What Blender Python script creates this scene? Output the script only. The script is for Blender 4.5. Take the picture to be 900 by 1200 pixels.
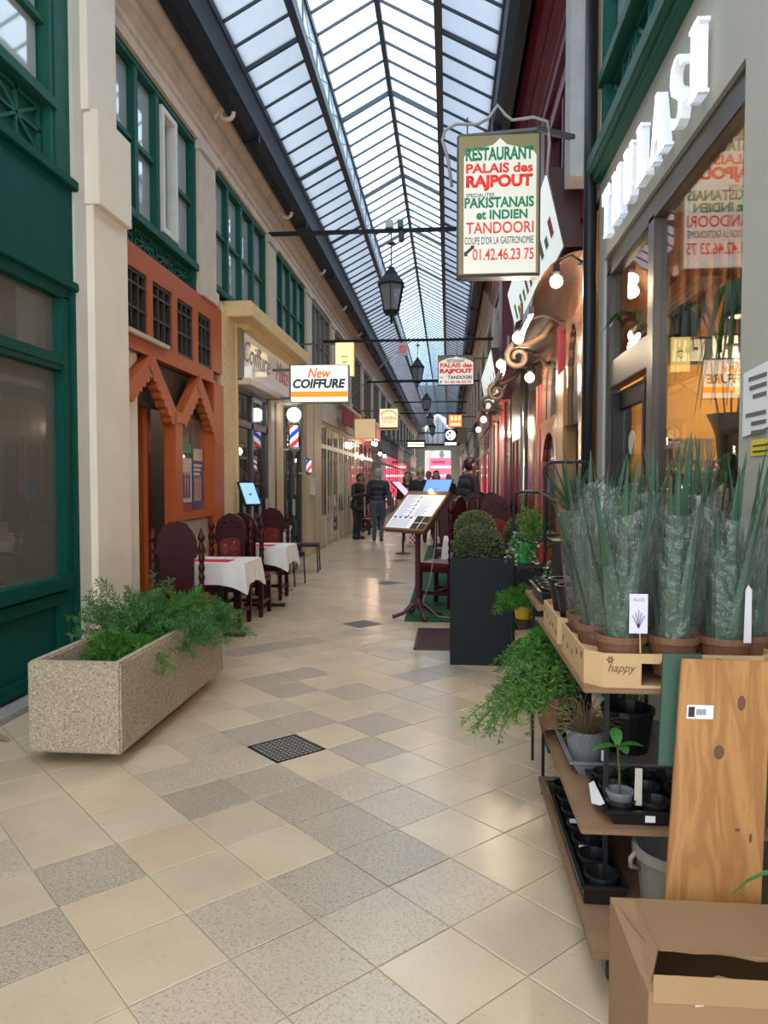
import bpy, bmesh, math, random
from mathutils import Vector, Matrix
from math import sin, cos, pi, radians as R
for o in list(bpy.data.objects): bpy.data.objects.remove(o)
SC = bpy.context.scene; COL = SC.collection
rnd = random.Random(7)

# ------------------------------------------------------------------ camera, sky, exposure
cam = bpy.data.cameras.new('camera'); cam.sensor_fit = 'VERTICAL'; cam.sensor_height = 36.0
cam.lens = 865 / 1200 * 36; cam.clip_start = .02; cam.clip_end = 300
co = bpy.data.objects.new('camera', cam); COL.objects.link(co)
co.location = (0, 0, 1.5); co.rotation_euler = (R(90 - 2.25), 0, R(4.96)); SC.camera = co
SC.view_settings.view_transform = 'Standard'; SC.view_settings.look = 'None'
SC.view_settings.gamma = 1; SC.view_settings.use_curve_mapping = False
SC.view_settings.exposure = 1.02
W = bpy.data.worlds.new('overcast_sky'); SC.world = W; W.use_nodes = True
nt = W.node_tree; bg = nt.nodes['Background']
tc = nt.nodes.new('ShaderNodeTexCoord'); nz = nt.nodes.new('ShaderNodeTexNoise')
nz.inputs['Scale'].default_value = 2.2; nz.inputs['Detail'].default_value = 4
rp = nt.nodes.new('ShaderNodeValToRGB')
rp.color_ramp.elements[0].position = .32; rp.color_ramp.elements[0].color = (.64, .80, 1.0, 1)
rp.color_ramp.elements[1].position = .66; rp.color_ramp.elements[1].color = (1, .965, .91, 1)
nt.links.new(tc.outputs['Generated'], nz.inputs['Vector']); nt.links.new(nz.outputs['Fac'], rp.inputs['Fac'])
nt.links.new(rp.outputs['Color'], bg.inputs['Color']); bg.inputs['Strength'].default_value = 2.2

# ------------------------------------------------------------------ materials
MATS = {}
def newmat(name):
    m = bpy.data.materials.new(name); m.use_nodes = True
    n = m.node_tree; b = n.nodes['Principled BSDF']; return m, n, b
def M(name, col=None, rough=.55, metal=0, ns=6, na=.12, bs=0, bst=.2, emit=None, es=0, spec=.5, rand=0, detail=6):
    """plain coloured surface with noise variation, optional bump, optional own light"""
    if name in MATS: return MATS[name]
    m, n, b = newmat(name); L = n.links.new
    b.inputs['Roughness'].default_value = rough; b.inputs['Metallic'].default_value = metal
    b.inputs['Specular IOR Level'].default_value = spec
    t = n.nodes.new('ShaderNodeTexCoord'); g = n.nodes.new('ShaderNodeNewGeometry')
    z = n.nodes.new('ShaderNodeTexNoise'); z.inputs['Scale'].default_value = ns; z.inputs['Detail'].default_value = detail
    L(g.outputs['Position'], z.inputs['Vector'])
    mx = n.nodes.new('ShaderNodeMix'); mx.data_type = 'RGBA'
    c = Vector(col[:3]); mx.inputs['A'].default_value = (*(c * (1 - na)), 1); mx.inputs['B'].default_value = (*[min(1, v * (1 + na)) for v in c], 1)
    L(z.outputs['Fac'], mx.inputs['Factor']); out = mx.outputs['Result']
    if rand:
        oi = n.nodes.new('ShaderNodeObjectInfo'); mr = n.nodes.new('ShaderNodeMapRange')
        mr.inputs['To Min'].default_value = 1 - rand; mr.inputs['To Max'].default_value = 1 + rand
        L(oi.outputs['Random'], mr.inputs['Value']); hs = n.nodes.new('ShaderNodeHueSaturation')
        L(mr.outputs['Result'], hs.inputs['Value']); L(out, hs.inputs['Color']); out = hs.outputs['Color']
    L(out, b.inputs['Base Color'])
    if bs:
        z2 = n.nodes.new('ShaderNodeTexNoise'); z2.inputs['Scale'].default_value = bs; L(g.outputs['Position'], z2.inputs['Vector'])
        bp = n.nodes.new('ShaderNodeBump'); bp.inputs['Strength'].default_value = bst; bp.inputs['Distance'].default_value = .01
        L(z2.outputs['Fac'], bp.inputs['Height']); L(bp.outputs['Normal'], b.inputs['Normal'])
    if emit: b.inputs['Emission Color'].default_value = (*emit, 1); b.inputs['Emission Strength'].default_value = es
    MATS[name] = m; return m
def M_speck(name, base, dark, rough, scale, thr, amt=1, rand=0, light=None):
    """stone with dark grains (and pale ones)"""
    if name in MATS: return MATS[name]
    m, n, b = newmat(name); L = n.links.new; b.inputs['Roughness'].default_value = rough
    g = n.nodes.new('ShaderNodeNewGeometry')
    z = n.nodes.new('ShaderNodeTexNoise'); z.inputs['Scale'].default_value = 3; z.inputs['Detail'].default_value = 8; L(g.outputs['Position'], z.inputs['Vector'])
    mx = n.nodes.new('ShaderNodeMix'); mx.data_type = 'RGBA'; c = Vector(base)
    mx.inputs['A'].default_value = (*(c * .82), 1); mx.inputs['B'].default_value = (*[min(1, v * 1.14) for v in c], 1); L(z.outputs['Fac'], mx.inputs['Factor'])
    out = mx.outputs['Result']
    for k, (sc, th, cc) in enumerate([(scale, thr, dark), (scale * 2.1, thr - .02, dark)] + ([(scale * 1.3, thr, light)] if light else [])):
        v = n.nodes.new('ShaderNodeTexNoise'); v.inputs['Scale'].default_value = sc; v.inputs['Detail'].default_value = 2
        mp = n.nodes.new('ShaderNodeVectorMath'); mp.operation = 'ADD'; mp.inputs[1].default_value = (k * 7.3, k * 3.1, k * 5.7)
        L(g.outputs['Position'], mp.inputs[0]); L(mp.outputs[0], v.inputs['Vector'])
        r = n.nodes.new('ShaderNodeValToRGB'); r.color_ramp.elements[0].position = th; r.color_ramp.elements[0].color = (0, 0, 0, 1)
        r.color_ramp.elements[1].position = th + .06; r.color_ramp.elements[1].color = (amt, amt, amt, 1); L(v.outputs['Fac'], r.inputs['Fac'])
        m2 = n.nodes.new('ShaderNodeMix'); m2.data_type = 'RGBA'; L(r.outputs['Color'], m2.inputs['Factor']); L(out, m2.inputs['A']); m2.inputs['B'].default_value = (*cc, 1)
        out = m2.outputs['Result']
    if rand:
        oi = n.nodes.new('ShaderNodeObjectInfo'); mr = n.nodes.new('ShaderNodeMapRange'); mr.inputs['To Min'].default_value = 1 - rand; mr.inputs['To Max'].default_value = 1 + rand
        L(oi.outputs['Random'], mr.inputs['Value']); hs = n.nodes.new('ShaderNodeHueSaturation'); L(mr.outputs['Result'], hs.inputs['Value']); L(out, hs.inputs['Color']); out = hs.outputs['Color']
    L(out, b.inputs['Base Color']); MATS[name] = m; return m
def M_glass(name, tint, ior=1.5, rough=.0, wrinkle=0, haze=0, hazecol=(.8, .8, .8), translucent=0):
    """window glass: clear or hazy transmission under a Fresnel reflection"""
    if name in MATS: return MATS[name]
    m = bpy.data.materials.new(name); m.use_nodes = True; n = m.node_tree; n.nodes.clear(); L = n.links.new
    out = n.nodes.new('ShaderNodeOutputMaterial'); t = n.nodes.new('ShaderNodeBsdfTransparent'); t.inputs['Color'].default_value = (*tint, 1)
    sh = t.outputs[0]
    if haze:
        d = n.nodes.new('ShaderNodeBsdfTranslucent' if translucent else 'ShaderNodeBsdfDiffuse'); d.inputs['Color'].default_value = (*hazecol, 1)
        z = n.nodes.new('ShaderNodeTexNoise'); z.inputs['Scale'].default_value = 1.3; z.inputs['Detail'].default_value = 5
        g = n.nodes.new('ShaderNodeNewGeometry'); L(g.outputs['Position'], z.inputs['Vector'])
        mr = n.nodes.new('ShaderNodeMapRange'); mr.inputs['To Min'].default_value = haze * .75; mr.inputs['To Max'].default_value = min(1, haze * 1.25); L(z.outputs['Fac'], mr.inputs['Value'])
        x = n.nodes.new('ShaderNodeMixShader'); L(mr.outputs['Result'], x.inputs[0]); L(sh, x.inputs[1]); L(d.outputs[0], x.inputs[2]); sh = x.outputs[0]
    fr = n.nodes.new('ShaderNodeFresnel'); gb_ = n.nodes.new('ShaderNodeNewGeometry'); iv = n.nodes.new('ShaderNodeMapRange')   # same reflection on both faces of a thin pane
    iv.inputs['To Min'].default_value = ior; iv.inputs['To Max'].default_value = 1 / ior; L(gb_.outputs['Backfacing'], iv.inputs['Value']); L(iv.outputs['Result'], fr.inputs['IOR'])
    gl = n.nodes.new('ShaderNodeBsdfGlossy'); gl.inputs['Roughness'].default_value = rough
    if wrinkle:
        g2 = n.nodes.new('ShaderNodeNewGeometry'); z2 = n.nodes.new('ShaderNodeTexNoise'); z2.inputs['Scale'].default_value = 22; z2.inputs['Detail'].default_value = 3; L(g2.outputs['Position'], z2.inputs['Vector'])
        bp = n.nodes.new('ShaderNodeBump'); bp.inputs['Strength'].default_value = wrinkle; bp.inputs['Distance'].default_value = .03; L(z2.outputs['Fac'], bp.inputs['Height']); L(bp.outputs[0], gl.inputs['Normal']); L(bp.outputs[0], fr.inputs['Normal'])
    x = n.nodes.new('ShaderNodeMixShader'); L(fr.outputs[0], x.inputs[0]); L(sh, x.inputs[1]); L(gl.outputs[0], x.inputs[2]); L(x.outputs[0], out.inputs['Surface'])
    MATS[name] = m; return m
def M_wood(name, c1, c2, scale=(9, 1, 1), rough=.5, axis='Z'):
    if name in MATS: return MATS[name]
    m, n, b = newmat(name); L = n.links.new; b.inputs['Roughness'].default_value = rough
    t = n.nodes.new('ShaderNodeTexCoord'); mp = n.nodes.new('ShaderNodeMapping'); mp.inputs['Scale'].default_value = scale; L(t.outputs['Object'], mp.inputs['Vector'])
    w = n.nodes.new('ShaderNodeTexNoise'); w.inputs['Scale'].default_value = 3; w.inputs['Detail'].default_value = 5; w.inputs['Distortion'].default_value = .6; L(mp.outputs[0], w.inputs['Vector'])
    wv = n.nodes.new('ShaderNodeMath'); wv.operation = 'MULTIPLY'; wv.inputs[1].default_value = 26; L(w.outputs['Fac'], wv.inputs[0])
    s = n.nodes.new('ShaderNodeMath'); s.operation = 'SINE'; L(wv.outputs[0], s.inputs[0])
    r = n.nodes.new('ShaderNodeValToRGB'); r.color_ramp.elements[0].position = .0; r.color_ramp.elements[0].color = (*c1, 1); r.color_ramp.elements[1].color = (*c2, 1)
    mr = n.nodes.new('ShaderNodeMapRange'); mr.inputs['From Min'].default_value = -1; L(s.outputs[0], mr.inputs['Value']); L(mr.outputs['Result'], r.inputs['Fac']); L(r.outputs['Color'], b.inputs['Base Color'])
    MATS[name] = m; return m
def M_emit(name, col, s):
    if name in MATS: return MATS[name]
    return M(name, [min(.9, c) for c in col], .4, na=.02, emit=col, es=s)

GREEN = M('green_paint', (.003, .060, .046), .5, spec=.08, na=.14, ns=4, bs=30, bst=.05)
GREEN2 = M('green_paint_window', (.014, .088, .062), .5, spec=.12, na=.2, ns=7, bs=30, bst=.08)
CREAM = M('cream_plaster', (.76, .67, .54), .8, na=.10, ns=2.5, bs=18, bst=.15)
CREAMG = M('cream_plaster_side_shade', (.58, .55, .48), .8, na=.08, ns=2.5, bs=18, bst=.15)  # greyer copy of the cream plaster, shade of the pier's side painted in
STONE = M('old_stucco', (.60, .45, .335), .85, na=.35, ns=5, bs=14, bst=.5)
STONE2 = M('aged_stucco_pale', (.58, .475, .36), .85, na=.22, ns=3, bs=14, bst=.3)
ORANGE = M('orange_paint', (.41, .088, .02), .45, spec=.28, na=.12, ns=4, bs=25, bst=.06)
MAROON = M('maroon_paint', (.13, .008, .014), .35, na=.15)
RED = M('red_lacquer', (.26, .012, .018), .3, na=.2, ns=3)
REDUP = M('red_upper_paint', (.145, .008, .022), .4, na=.2)
BLACKM = M('black_metal', (.013, .014, .017), .45, na=.2, spec=.3)
GUTTER = M('dark_gutter_paint', (.012, .015, .021), .5, spec=.2, na=.3, ns=3)
IRON = M('roof_iron', (.045, .058, .075), .55, na=.2)
GREYIRON = M('grey_iron', (.12, .12, .12), .5, metal=.3)
ALU = M('aluminium', (.5, .5, .5), .35, metal=.9, na=.05)
BRONZE = M('bronze_frame', (.045, .036, .03), .4, na=.1)
MAHOG = M('mahogany', (.040, .004, .006), .36, spec=.3, na=.3, ns=14)
MAHOG2 = M('mahogany_red', (.06, .008, .010), .22, na=.3, ns=14)
LEATHER = M('red_leather', (.17, .007, .013), .3, na=.12)
CLOTH = M('white_cloth', (.74, .72, .69), .85, na=.04, bs=60, bst=.1)
REDCLOTH = M('red_napkin', (.55, .02, .03), .8)
YELLOWW = M('yellow_stucco', (.70, .51, .25), .8, na=.12, ns=8)
CREAMP = M('cream_paint_joinery', (.56, .45, .28), .45, na=.1)
CREAMP2 = M('pale_joinery', (.60, .52, .40), .4, na=.08)
DARKIN = M('dark_interior', (.05, .045, .04), .8)
SLATE = M('anthracite_planter', (.018, .022, .026), .6, spec=.15, na=.12, ns=20, bs=60, bst=.12)
SOIL = M('potting_soil', (.03, .02, .013), .95, na=.4, ns=40, bs=60, bst=.8)
PLY = M('worn_plywood', (.24, .145, .08), .75, spec=.2, na=.3, ns=9, bs=30, bst=.15)
CARD = M('corrugated_card', (.29, .168, .083), .8, na=.09, ns=4, bs=70, bst=.06)
CARD2 = M('printed_carton', (.52, .34, .17), .75, na=.06, ns=4)
INK = M('brown_ink', (.13, .075, .035), .8)
BLACKP = M('black_plastic', (.012, .012, .013), .35, na=.1)
GREYP = M('grey_plastic', (.17, .18, .19), .45, na=.08)
GREYB = M('grey_bucket_plastic', (.20, .19, .165), .5, na=.06)
TERRA = M('brown_pot', (.16, .07, .035), .6, na=.2, ns=14)
WHITE = M('white_paper', (.78, .78, .78), .7, na=.03)
PRINT = M('print_black', (.03, .03, .035), .7)
LEAFD = M('boxwood_leaf', (.085, .125, .035), .5, na=.4, ns=30, rand=.1)
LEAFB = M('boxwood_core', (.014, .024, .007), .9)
FERN = M('asparagus_fern', (.065, .20, .025), .6, spec=.2, na=.45, ns=12)
FERN2 = M('asparagus_fern_bluish', (.06, .17, .04), .6, spec=.2, na=.4, ns=12)
FERNY = M('fern_bright', (.11, .22, .04), .6, spec=.2, na=.4, ns=10)
STEMM = M('green_stem', (.05, .10, .03), .6)
DRYP = M('dry_plant', (.16, .11, .05), .8, na=.4, ns=20)
ALOE = M('aloe_leaf', (.042, .085, .05), .45, spec=.3, na=.35, ns=9)
TOOTH = M('aloe_tooth', (.24, .30, .20), .6)
IVY = M('ivy_leaf', (.10, .19, .06), .5, na=.5, ns=25)
IVY2 = M('ivy_leaf_pale', (.42, .48, .30), .5, na=.3, ns=25)
SLEEVE = M_glass('clear_film', (.95, .96, .96), 1.55, .07, wrinkle=1.0, haze=.032, hazecol=(.75, .8, .78))
GLASSW = M_glass('shop_glass', (.82, .84, .82), 2.0, .0)
GLASSN = M_glass('plain_shop_glass', (.84, .85, .83), 1.5, .0)
GLASSF = M_glass('shop_glass_hazed', (.72, .73, .68), 1.8, .02, haze=.14, hazecol=(.55, .53, .47))  # pale haze mixed in to paint the grey reflections on the panes
GLASSU = M_glass('upper_window_glass', (.6, .64, .64), 2.3, .04, haze=.6, hazecol=(.62, .66, .65))  # strong diffuse haze stands in for the bright roof mirrored in the panes
GLASSR1 = M_glass('clear_roof_glass', (.84, .93, 1.0), 1.3, .1)
GLASSR2 = M_glass('frosted_roof_glass', (.34, .37, .40), 1.3, .2, haze=.6, hazecol=(.52, .55, .60), translucent=1)
SKIN = M('skin', (.48, .27, .19), .5, na=.06)
SKIN2 = M('skin_tan', (.30, .16, .10), .5, na=.06)

# ------------------------------------------------------------------ mesh building
ORG = {}
def link(o): COL.objects.link(o); return o
def props(o, label=None, cat=None, group=None, kind=None):
    if label: o['label'] = label
    if cat: o['category'] = cat
    if group: o['group'] = group
    if kind: o['kind'] = kind
    return o
def thing(name, label, cat, loc=(0, 0, 0), rz=0, group=None, kind=None):
    o = link(bpy.data.objects.new(name, None)); o.empty_display_size = .05
    o.location = loc; o.rotation_euler = (0, 0, rz); ORG[o.name] = Vector(loc)
    return props(o, label, cat, group, kind)
def struct(name, loc=(0, 0, 0)):
    o = link(bpy.data.objects.new(name, None)); o.empty_display_size = .05; o.location = loc; ORG[o.name] = Vector(loc); o['kind'] = 'structure'; return o
class MB:
    def __init__(s): s.v = []; s.f = []; s.m = []; s.cm = 0
    def add(s, vs, fs):
        k = len(s.v); s.v += [Vector(p) for p in vs]
        for f in fs: s.f.append([k + i for i in f]); s.m.append(s.cm)
        return s
    def box(s, x0, x1, y0, y1, z0, z1):
        if x0 > x1: x0, x1 = x1, x0
        if y0 > y1: y0, y1 = y1, y0
        if z0 > z1: z0, z1 = z1, z0
        return s.add([(x0, y0, z0), (x1, y0, z0), (x1, y1, z0), (x0, y1, z0), (x0, y0, z1), (x1, y0, z1), (x1, y1, z1), (x0, y1, z1)],
                     [(0, 3, 2, 1), (4, 5, 6, 7), (0, 1, 5, 4), (1, 2, 6, 5), (2, 3, 7, 6), (3, 0, 4, 7)])
    def bar(s, a, b, w, h=None, up=(0, 0, 1)):
        h = h or w; a = Vector(a); b = Vector(b); d = (b - a).normalized(); u = Vector(up)
        if abs(d.dot(u)) > .98: u = Vector((0, 1, 0))
        r = d.cross(u).normalized() * w / 2; u = r.cross(d).normalized() * h / 2
        vs = [p + q for p in (a, b) for q in (-r - u, r - u, r + u, -r + u)]
        return s.add(vs, [(3, 2, 1, 0), (4, 5, 6, 7), (0, 1, 5, 4), (1, 2, 6, 5), (2, 3, 7, 6), (3, 0, 4, 7)])
    def tube(s, pts, r, n=8, caps=True):
        pts = [Vector(p) for p in pts]; rs = r if isinstance(r, (list, tuple)) else [r] * len(pts); k = len(s.v); prev = None
        for i, p in enumerate(pts):
            d = (pts[min(i + 1, len(pts) - 1)] - pts[max(i - 1, 0)]).normalized()
            if prev is None:
                u = Vector((0, 0, 1)) if abs(d.z) < .9 else Vector((1, 0, 0)); a = d.cross(u).normalized()
            else: a = (prev - d * prev.dot(d)).normalized()
            prev = a; b = d.cross(a)
            for j in range(n): s.v.append(p + (a * cos(2 * pi * j / n) + b * sin(2 * pi * j / n)) * rs[i])
        for i in range(len(pts) - 1):
            for j in range(n):
                s.f.append([k + i * n + j, k + i * n + (j + 1) % n, k + (i + 1) * n + (j + 1) % n, k + (i + 1) * n + j]); s.m.append(s.cm)
        if caps:
            s.f.append([k + j for j in range(n)][::-1]); s.m.append(s.cm)
            e = k + (len(pts) - 1) * n; s.f.append([e + j for j in range(n)]); s.m.append(s.cm)
        return s
    def lathe(s, prof, c=(0, 0, 0), n=16, caps=True):
        return s.tube_prof(prof, c, n, caps)
    def tube_prof(s, prof, c, n, caps):
        k = len(s.v); c = Vector(c)
        for r, z in prof:
            for j in range(n): s.v.append(c + Vector((r * cos(2 * pi * j / n), r * sin(2 * pi * j / n), z)))
        for i in range(len(prof) - 1):
            for j in range(n):
                s.f.append([k + i * n + j, k + i * n + (j + 1) % n, k + (i + 1) * n + (j + 1) % n, k + (i + 1) * n + j]); s.m.append(s.cm)
        if caps:
            s.f.append([k + j for j in range(n)][::-1]); s.m.append(s.cm); e = k + (len(prof) - 1) * n
            s.f.append([e + j for j in range(n)]); s.m.append(s.cm)
        return s
    def prism(s, poly, o, a, b, d):
        """polygon (u,v) in the plane o + u*a + v*b, extruded by vector d"""
        o = Vector(o); a = Vector(a); b = Vector(b); d = Vector(d); n = len(poly)
        p0 = [o + a * u + b * v for u, v in poly]
        return s.add(p0 + [p + d for p in p0], [list(range(n))[::-1], [n + i for i in range(n)]] + [[i, (i + 1) % n, n + (i + 1) % n, n + i] for i in range(n)])
    def frame(s, y0, y1, z0, z1, w, x0, x1):
        """rectangular frame in a wall plane of constant x"""
        s.box(x0, x1, y0, y1, z0, z0 + w); s.box(x0, x1, y0, y1, z1 - w, z1); s.box(x0, x1, y0, y0 + w, z0 + w, z1 - w); s.box(x0, x1, y1 - w, y1, z0 + w, z1 - w); return s
    def mesh(s, name, mats, org=Vector((0, 0, 0)), smooth=False, bevel=0):
        me = bpy.data.meshes.new(name); me.from_pydata([p - org for p in s.v], [], s.f)
        for m in (mats if isinstance(mats, (list, tuple)) else [mats]): me.materials.append(m)
        if any(s.m): me.polygons.foreach_set('material_index', s.m)
        bm = bmesh.new(); bm.from_mesh(me); bmesh.ops.recalc_face_normals(bm, faces=bm.faces)
        if bevel:
            es = [e for e in bm.edges if len(e.link_faces) == 2 and e.calc_face_angle(0) > .6]
            bmesh.ops.bevel(bm, geom=es, offset=bevel, segments=2, affect='EDGES', clamp_overlap=True)
        bm.to_mesh(me); bm.free()
        if smooth: me.shade_smooth()
        me.update(); return me
    def build(s, name, mats, parent=None, smooth=False, bevel=0, label=None, cat=None, group=None, kind=None):
        org = ORG.get(parent.name, Vector((0, 0, 0))) if parent else Vector((0, 0, 0))
        o = link(bpy.data.objects.new(name, s.mesh(name, mats, org, smooth, bevel)))
        if parent: o.parent = parent; ORG[o.name] = org
        return props(o, label, cat, group, kind)
def box(name, mat, parent, x0, x1, y0, y1, z0, z1, bevel=0, **k): return MB().box(x0, x1, y0, y1, z0, z1).build(name, mat, parent, bevel=bevel, **k)
def inst(src, parent, loc=(0, 0, 0), rot=None, scale=None, name=None):
    o = src.copy(); link(o); o.parent = parent; o.location = loc
    if rot: o.rotation_euler = rot
    if scale: o.scale = scale
    return o
def from_mesh(name, me, parent, loc=(0, 0, 0), rot=(0, 0, 0), scale=(1, 1, 1)):
    o = link(bpy.data.objects.new(name, me)); o.parent = parent; o.rotation_euler = rot; o.scale = scale
    o.location = Vector(loc) - (ORG.get(parent.name, Vector()) if parent else Vector()); return o
def copy_tree(o, parent=None):
    c = o.copy(); link(c)
    if parent: c.parent = parent
    for ch in o.children: copy_tree(ch, c)
    return c
def arc(c, r, a0, a1, n, u, v):
    c = Vector(c); u = Vector(u); v = Vector(v)
    return [c + u * r * cos(a0 + (a1 - a0) * i / n) + v * r * sin(a0 + (a1 - a0) * i / n) for i in range(n + 1)]
X_, Y_, Z_ = Vector((1, 0, 0)), Vector((0, 1, 0)), Vector((0, 0, 1))
def text(name, s, parent, c, w, h, mat, right=X_, up=Z_, depth=.004, bold=0, shear=0, mirror=False, kind=None, space=1.0):
    """lettering fitted into a box w x h centred at c, standing proud of its panel"""
    cu = bpy.data.curves.new(name, 'FONT'); cu.body = s; cu.size = 1; cu.offset = bold; cu.shear = shear; cu.space_character = space; cu.resolution_u = 3
    t = link(bpy.data.objects.new('tmp_text', cu)); dg = bpy.context.evaluated_depsgraph_get()
    me = bpy.data.meshes.new_from_object(t.evaluated_get(dg)); bpy.data.objects.remove(t); bpy.data.curves.remove(cu)
    xs = [v.co.x for v in me.vertices]; ys = [v.co.y for v in me.vertices]
    x0, x1, y0, y1 = min(xs), max(xs), min(ys), max(ys); right = Vector(right); up = Vector(up); nrm = right.cross(up)
    bm = bmesh.new(); bm.from_mesh(me)
    ex = bmesh.ops.extrude_face_region(bm, geom=bm.faces[:]); top = [g for g in ex['geom'] if isinstance(g, bmesh.types.BMVert)]
    for v in top: v.co.z = 1
    org = ORG.get(parent.name, Vector()) if parent else Vector()
    for v in bm.verts:
        fx = (v.co.x - (x0 + x1) / 2) / (x1 - x0) * w; fy = (v.co.y - (y0 + y1) / 2) / (y1 - y0) * h
        v.co = Vector(c) + right * fx + up * fy + nrm * v.co.z * depth - org
    bmesh.ops.recalc_face_normals(bm, faces=bm.faces); bm.to_mesh(me); bm.free(); me.materials.clear(); me.materials.append(mat)
    o = link(bpy.data.objects.new(name, me)); o.parent = parent; ORG[o.name] = org
    return o
def lamp(name, loc, power, col=(1, .82, .6), size=.06, parent=None):
    l = bpy.data.lights.new(name, 'POINT'); l.energy = power; l.color = col; l.shadow_soft_size = size
    o = link(bpy.data.objects.new(name, l)); o.location = Vector(loc) - (ORG.get(parent.name, Vector()) if parent else Vector()); o.parent = parent; return o
def alamp(name, loc, rot, sx, sy, power, col=(1, .85, .65)):
    l = bpy.data.lights.new(name, 'AREA'); l.shape = 'RECTANGLE'; l.size = sx; l.size_y = sy; l.energy = power; l.color = col
    o = link(bpy.data.objects.new(name, l)); o.location = loc; o.rotation_euler = rot; return o
XL, XR = -2.9, 1.07      # the two wall planes of the passage
YE = 66.0                # its far end
XC = -.925               # centre line

# ------------------------------------------------------------------ floor of square slabs laid diagonally
JOINT = M('slab_joint', (.44, .36, .26), .8)
TCREAM = M_speck('cream_slab', (.57, .455, .31), (.40, .30, .20), .24, 46, .70, .7, rand=.07)
TPEACH = M_speck('peach_slab', (.58, .44, .29), (.42, .30, .20), .24, 46, .71, .7, rand=.05)
TGREYL = M_speck('pale_grey_slab', (.52, .425, .31), (.28, .22, .165), .27, 85, .60, .7, rand=.05)
TGREY = M_speck('speckled_grey_slab', (.45, .37, .275), (.20, .16, .12), .3, 95, .56, .75, rand=.05, light=(.47, .40, .31))
TSLATE = M('slate_slab', (.05, .048, .05), .5)
floor = struct('floor')
MB().box(XL - 2.6, XR + 2.6, -3, 60, -.10, -.005).build('floor_bed', JOINT, floor)
S = .327; O2 = (.015, 2.451); q = .70710678
def cellpt(i, j): return (O2[0] + S * q * (i + j), O2[1] + S * q * (i - j))
GREYS = {(0, -2): 'd', (-1, -2): 'd', (-1, -1): 'l', (0, -1): 'l', (-2, -1): 'l', (-2, -2): 'l', (0, -5): 'd', (0, -4): 'd', (0, -3): 'd', (-1, -5): 'd',
         (-1, -6): 'l', (-3, -4): 'd', (-4, -3): 'd', (0, -6): 'l', (1, -7): 'd', (0, -7): 'l', (2, -5): 'd', (3, -6): 'd', (2, -7): 'd', (1, -3): 'l', (1, -4): 'l', (4, -4): 'l',
         (-3, -1): 'l', (3, -9): 'd', (5, -7): 'l', (4, -8): 'd', (6, -8): 'd', (-4, -5): 'l', (-5, -4): 'l', (-2, 0): 'l', (2, -8): 'l'}
SLATES = {(9, -14), (16, -21), (23, -28), (30, -35), (37, -42)}
GRATE = (1, -6); r2 = random.Random(3); cells = []
for i in range(-30, 140):
    for j in range(-145, 30):
        cx, cy = cellpt(i + .5, j + .5)
        if cx < XL - .1 or cx > XR + .1 or cy < -1.6 or cy > YE + 3 or (i, j) == GRATE: continue
        k = GREYS.get((i, j))
        if k is None:
            t = r2.random(); dc = abs(cx - XC)
            if cy > 5.2: k = 'd' if (t < (.09 if cy < 8 else .05) and dc < 1.2) else 'l' if t < .2 else 'p' if t < .4 else 'c'
            else: k = 'p' if t < .22 else 'c'
        if (i, j) in SLATES: k = 's'
        vis = cy > 1.6 and abs(cx / max(cy, .1) + .085) < .62
        cells.append((i, j, cx, cy, k, vis))
cells.sort(key=lambda c: (not c[5], c[3])); g = .0016
TM = {'c': TCREAM, 'p': TPEACH, 'l': TGREYL, 'd': TGREY, 's': TSLATE}; TME = {}
def tilemb(mb, cx, cy, h=0):
    a = (S / 2 - g) * 1.41421356; b = a - .006
    p = [(cx + a, cy), (cx, cy + a), (cx - a, cy), (cx, cy - a)]; t = [(cx + b, cy), (cx, cy + b), (cx - b, cy), (cx, cy - b)]
    mb.add([(x, y, -.02 + h) for x, y in p] + [(x, y, -.0012 + h) for x, y in p] + [(x, y, h) for x, y in t],
           [(4, 5, 1, 0), (5, 6, 2, 1), (6, 7, 3, 2), (7, 4, 0, 3), (8, 9, 5, 4), (9, 10, 6, 5), (10, 11, 7, 6), (11, 8, 4, 7), (8, 9, 10, 11)])
for k in TM:
    mb = MB(); tilemb(mb, 0, 0); TME[k] = mb.mesh('slab_' + k, TM[k])
far = {k: MB() for k in TM}
for n, (i, j, cx, cy, k, vis) in enumerate(cells):
    if n < 300: from_mesh('tile', TME[k], floor, (cx, cy, r2.uniform(-.0008, .0008)))
    else: tilemb(far[k], cx, cy, r2.uniform(-.0008, .0008))
allm = MB()
for n, k in enumerate(TM):
    allm.cm = n; allm.add(far[k].v, far[k].f)
allm.build('distant_tiles', [TM[k] for k in TM], floor, kind='stuff')
gx, gy = cellpt(GRATE[0] + .5, GRATE[1] + .5)
dg_ = thing('drain_grate', 'square black steel drain grating set diagonally in the floor slabs', 'drain', (gx, gy, 0))
u = Vector((q, q, 0)); v = Vector((q, -q, 0)); o = Vector((gx, gy, -.012)); hh = S / 2 - .004
mb = MB()
for a, b in ((u, v), (v, u)):
    for sgn in (-1, 1): mb.bar(o + a * sgn * (hh - .006) - b * hh, o + a * sgn * (hh - .006) + b * hh, .012, .024)
mb.build('frame', BLACKM, dg_)
mb = MB(); mb.bar(o - u * hh - Z_ * .0, o + u * hh, hh * 2, .003); mb.build('pit', M('pit_black', (.004, .004, .005), .9), dg_)
GB1 = MB().bar((-hh, 0, 0), (hh, 0, 0), .005, .018).mesh('grating_bar', M('grate_steel', (.10, .105, .12), .4, metal=.5))
for n in range(11):
    d = -hh + .012 + (2 * hh - .024) * n / 10
    for a, rz in ((v, R(45)), (u, R(-45))): from_mesh('grating_bar', GB1, dg_, o + a * d + Z_ * .003, (0, 0, rz))

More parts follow.
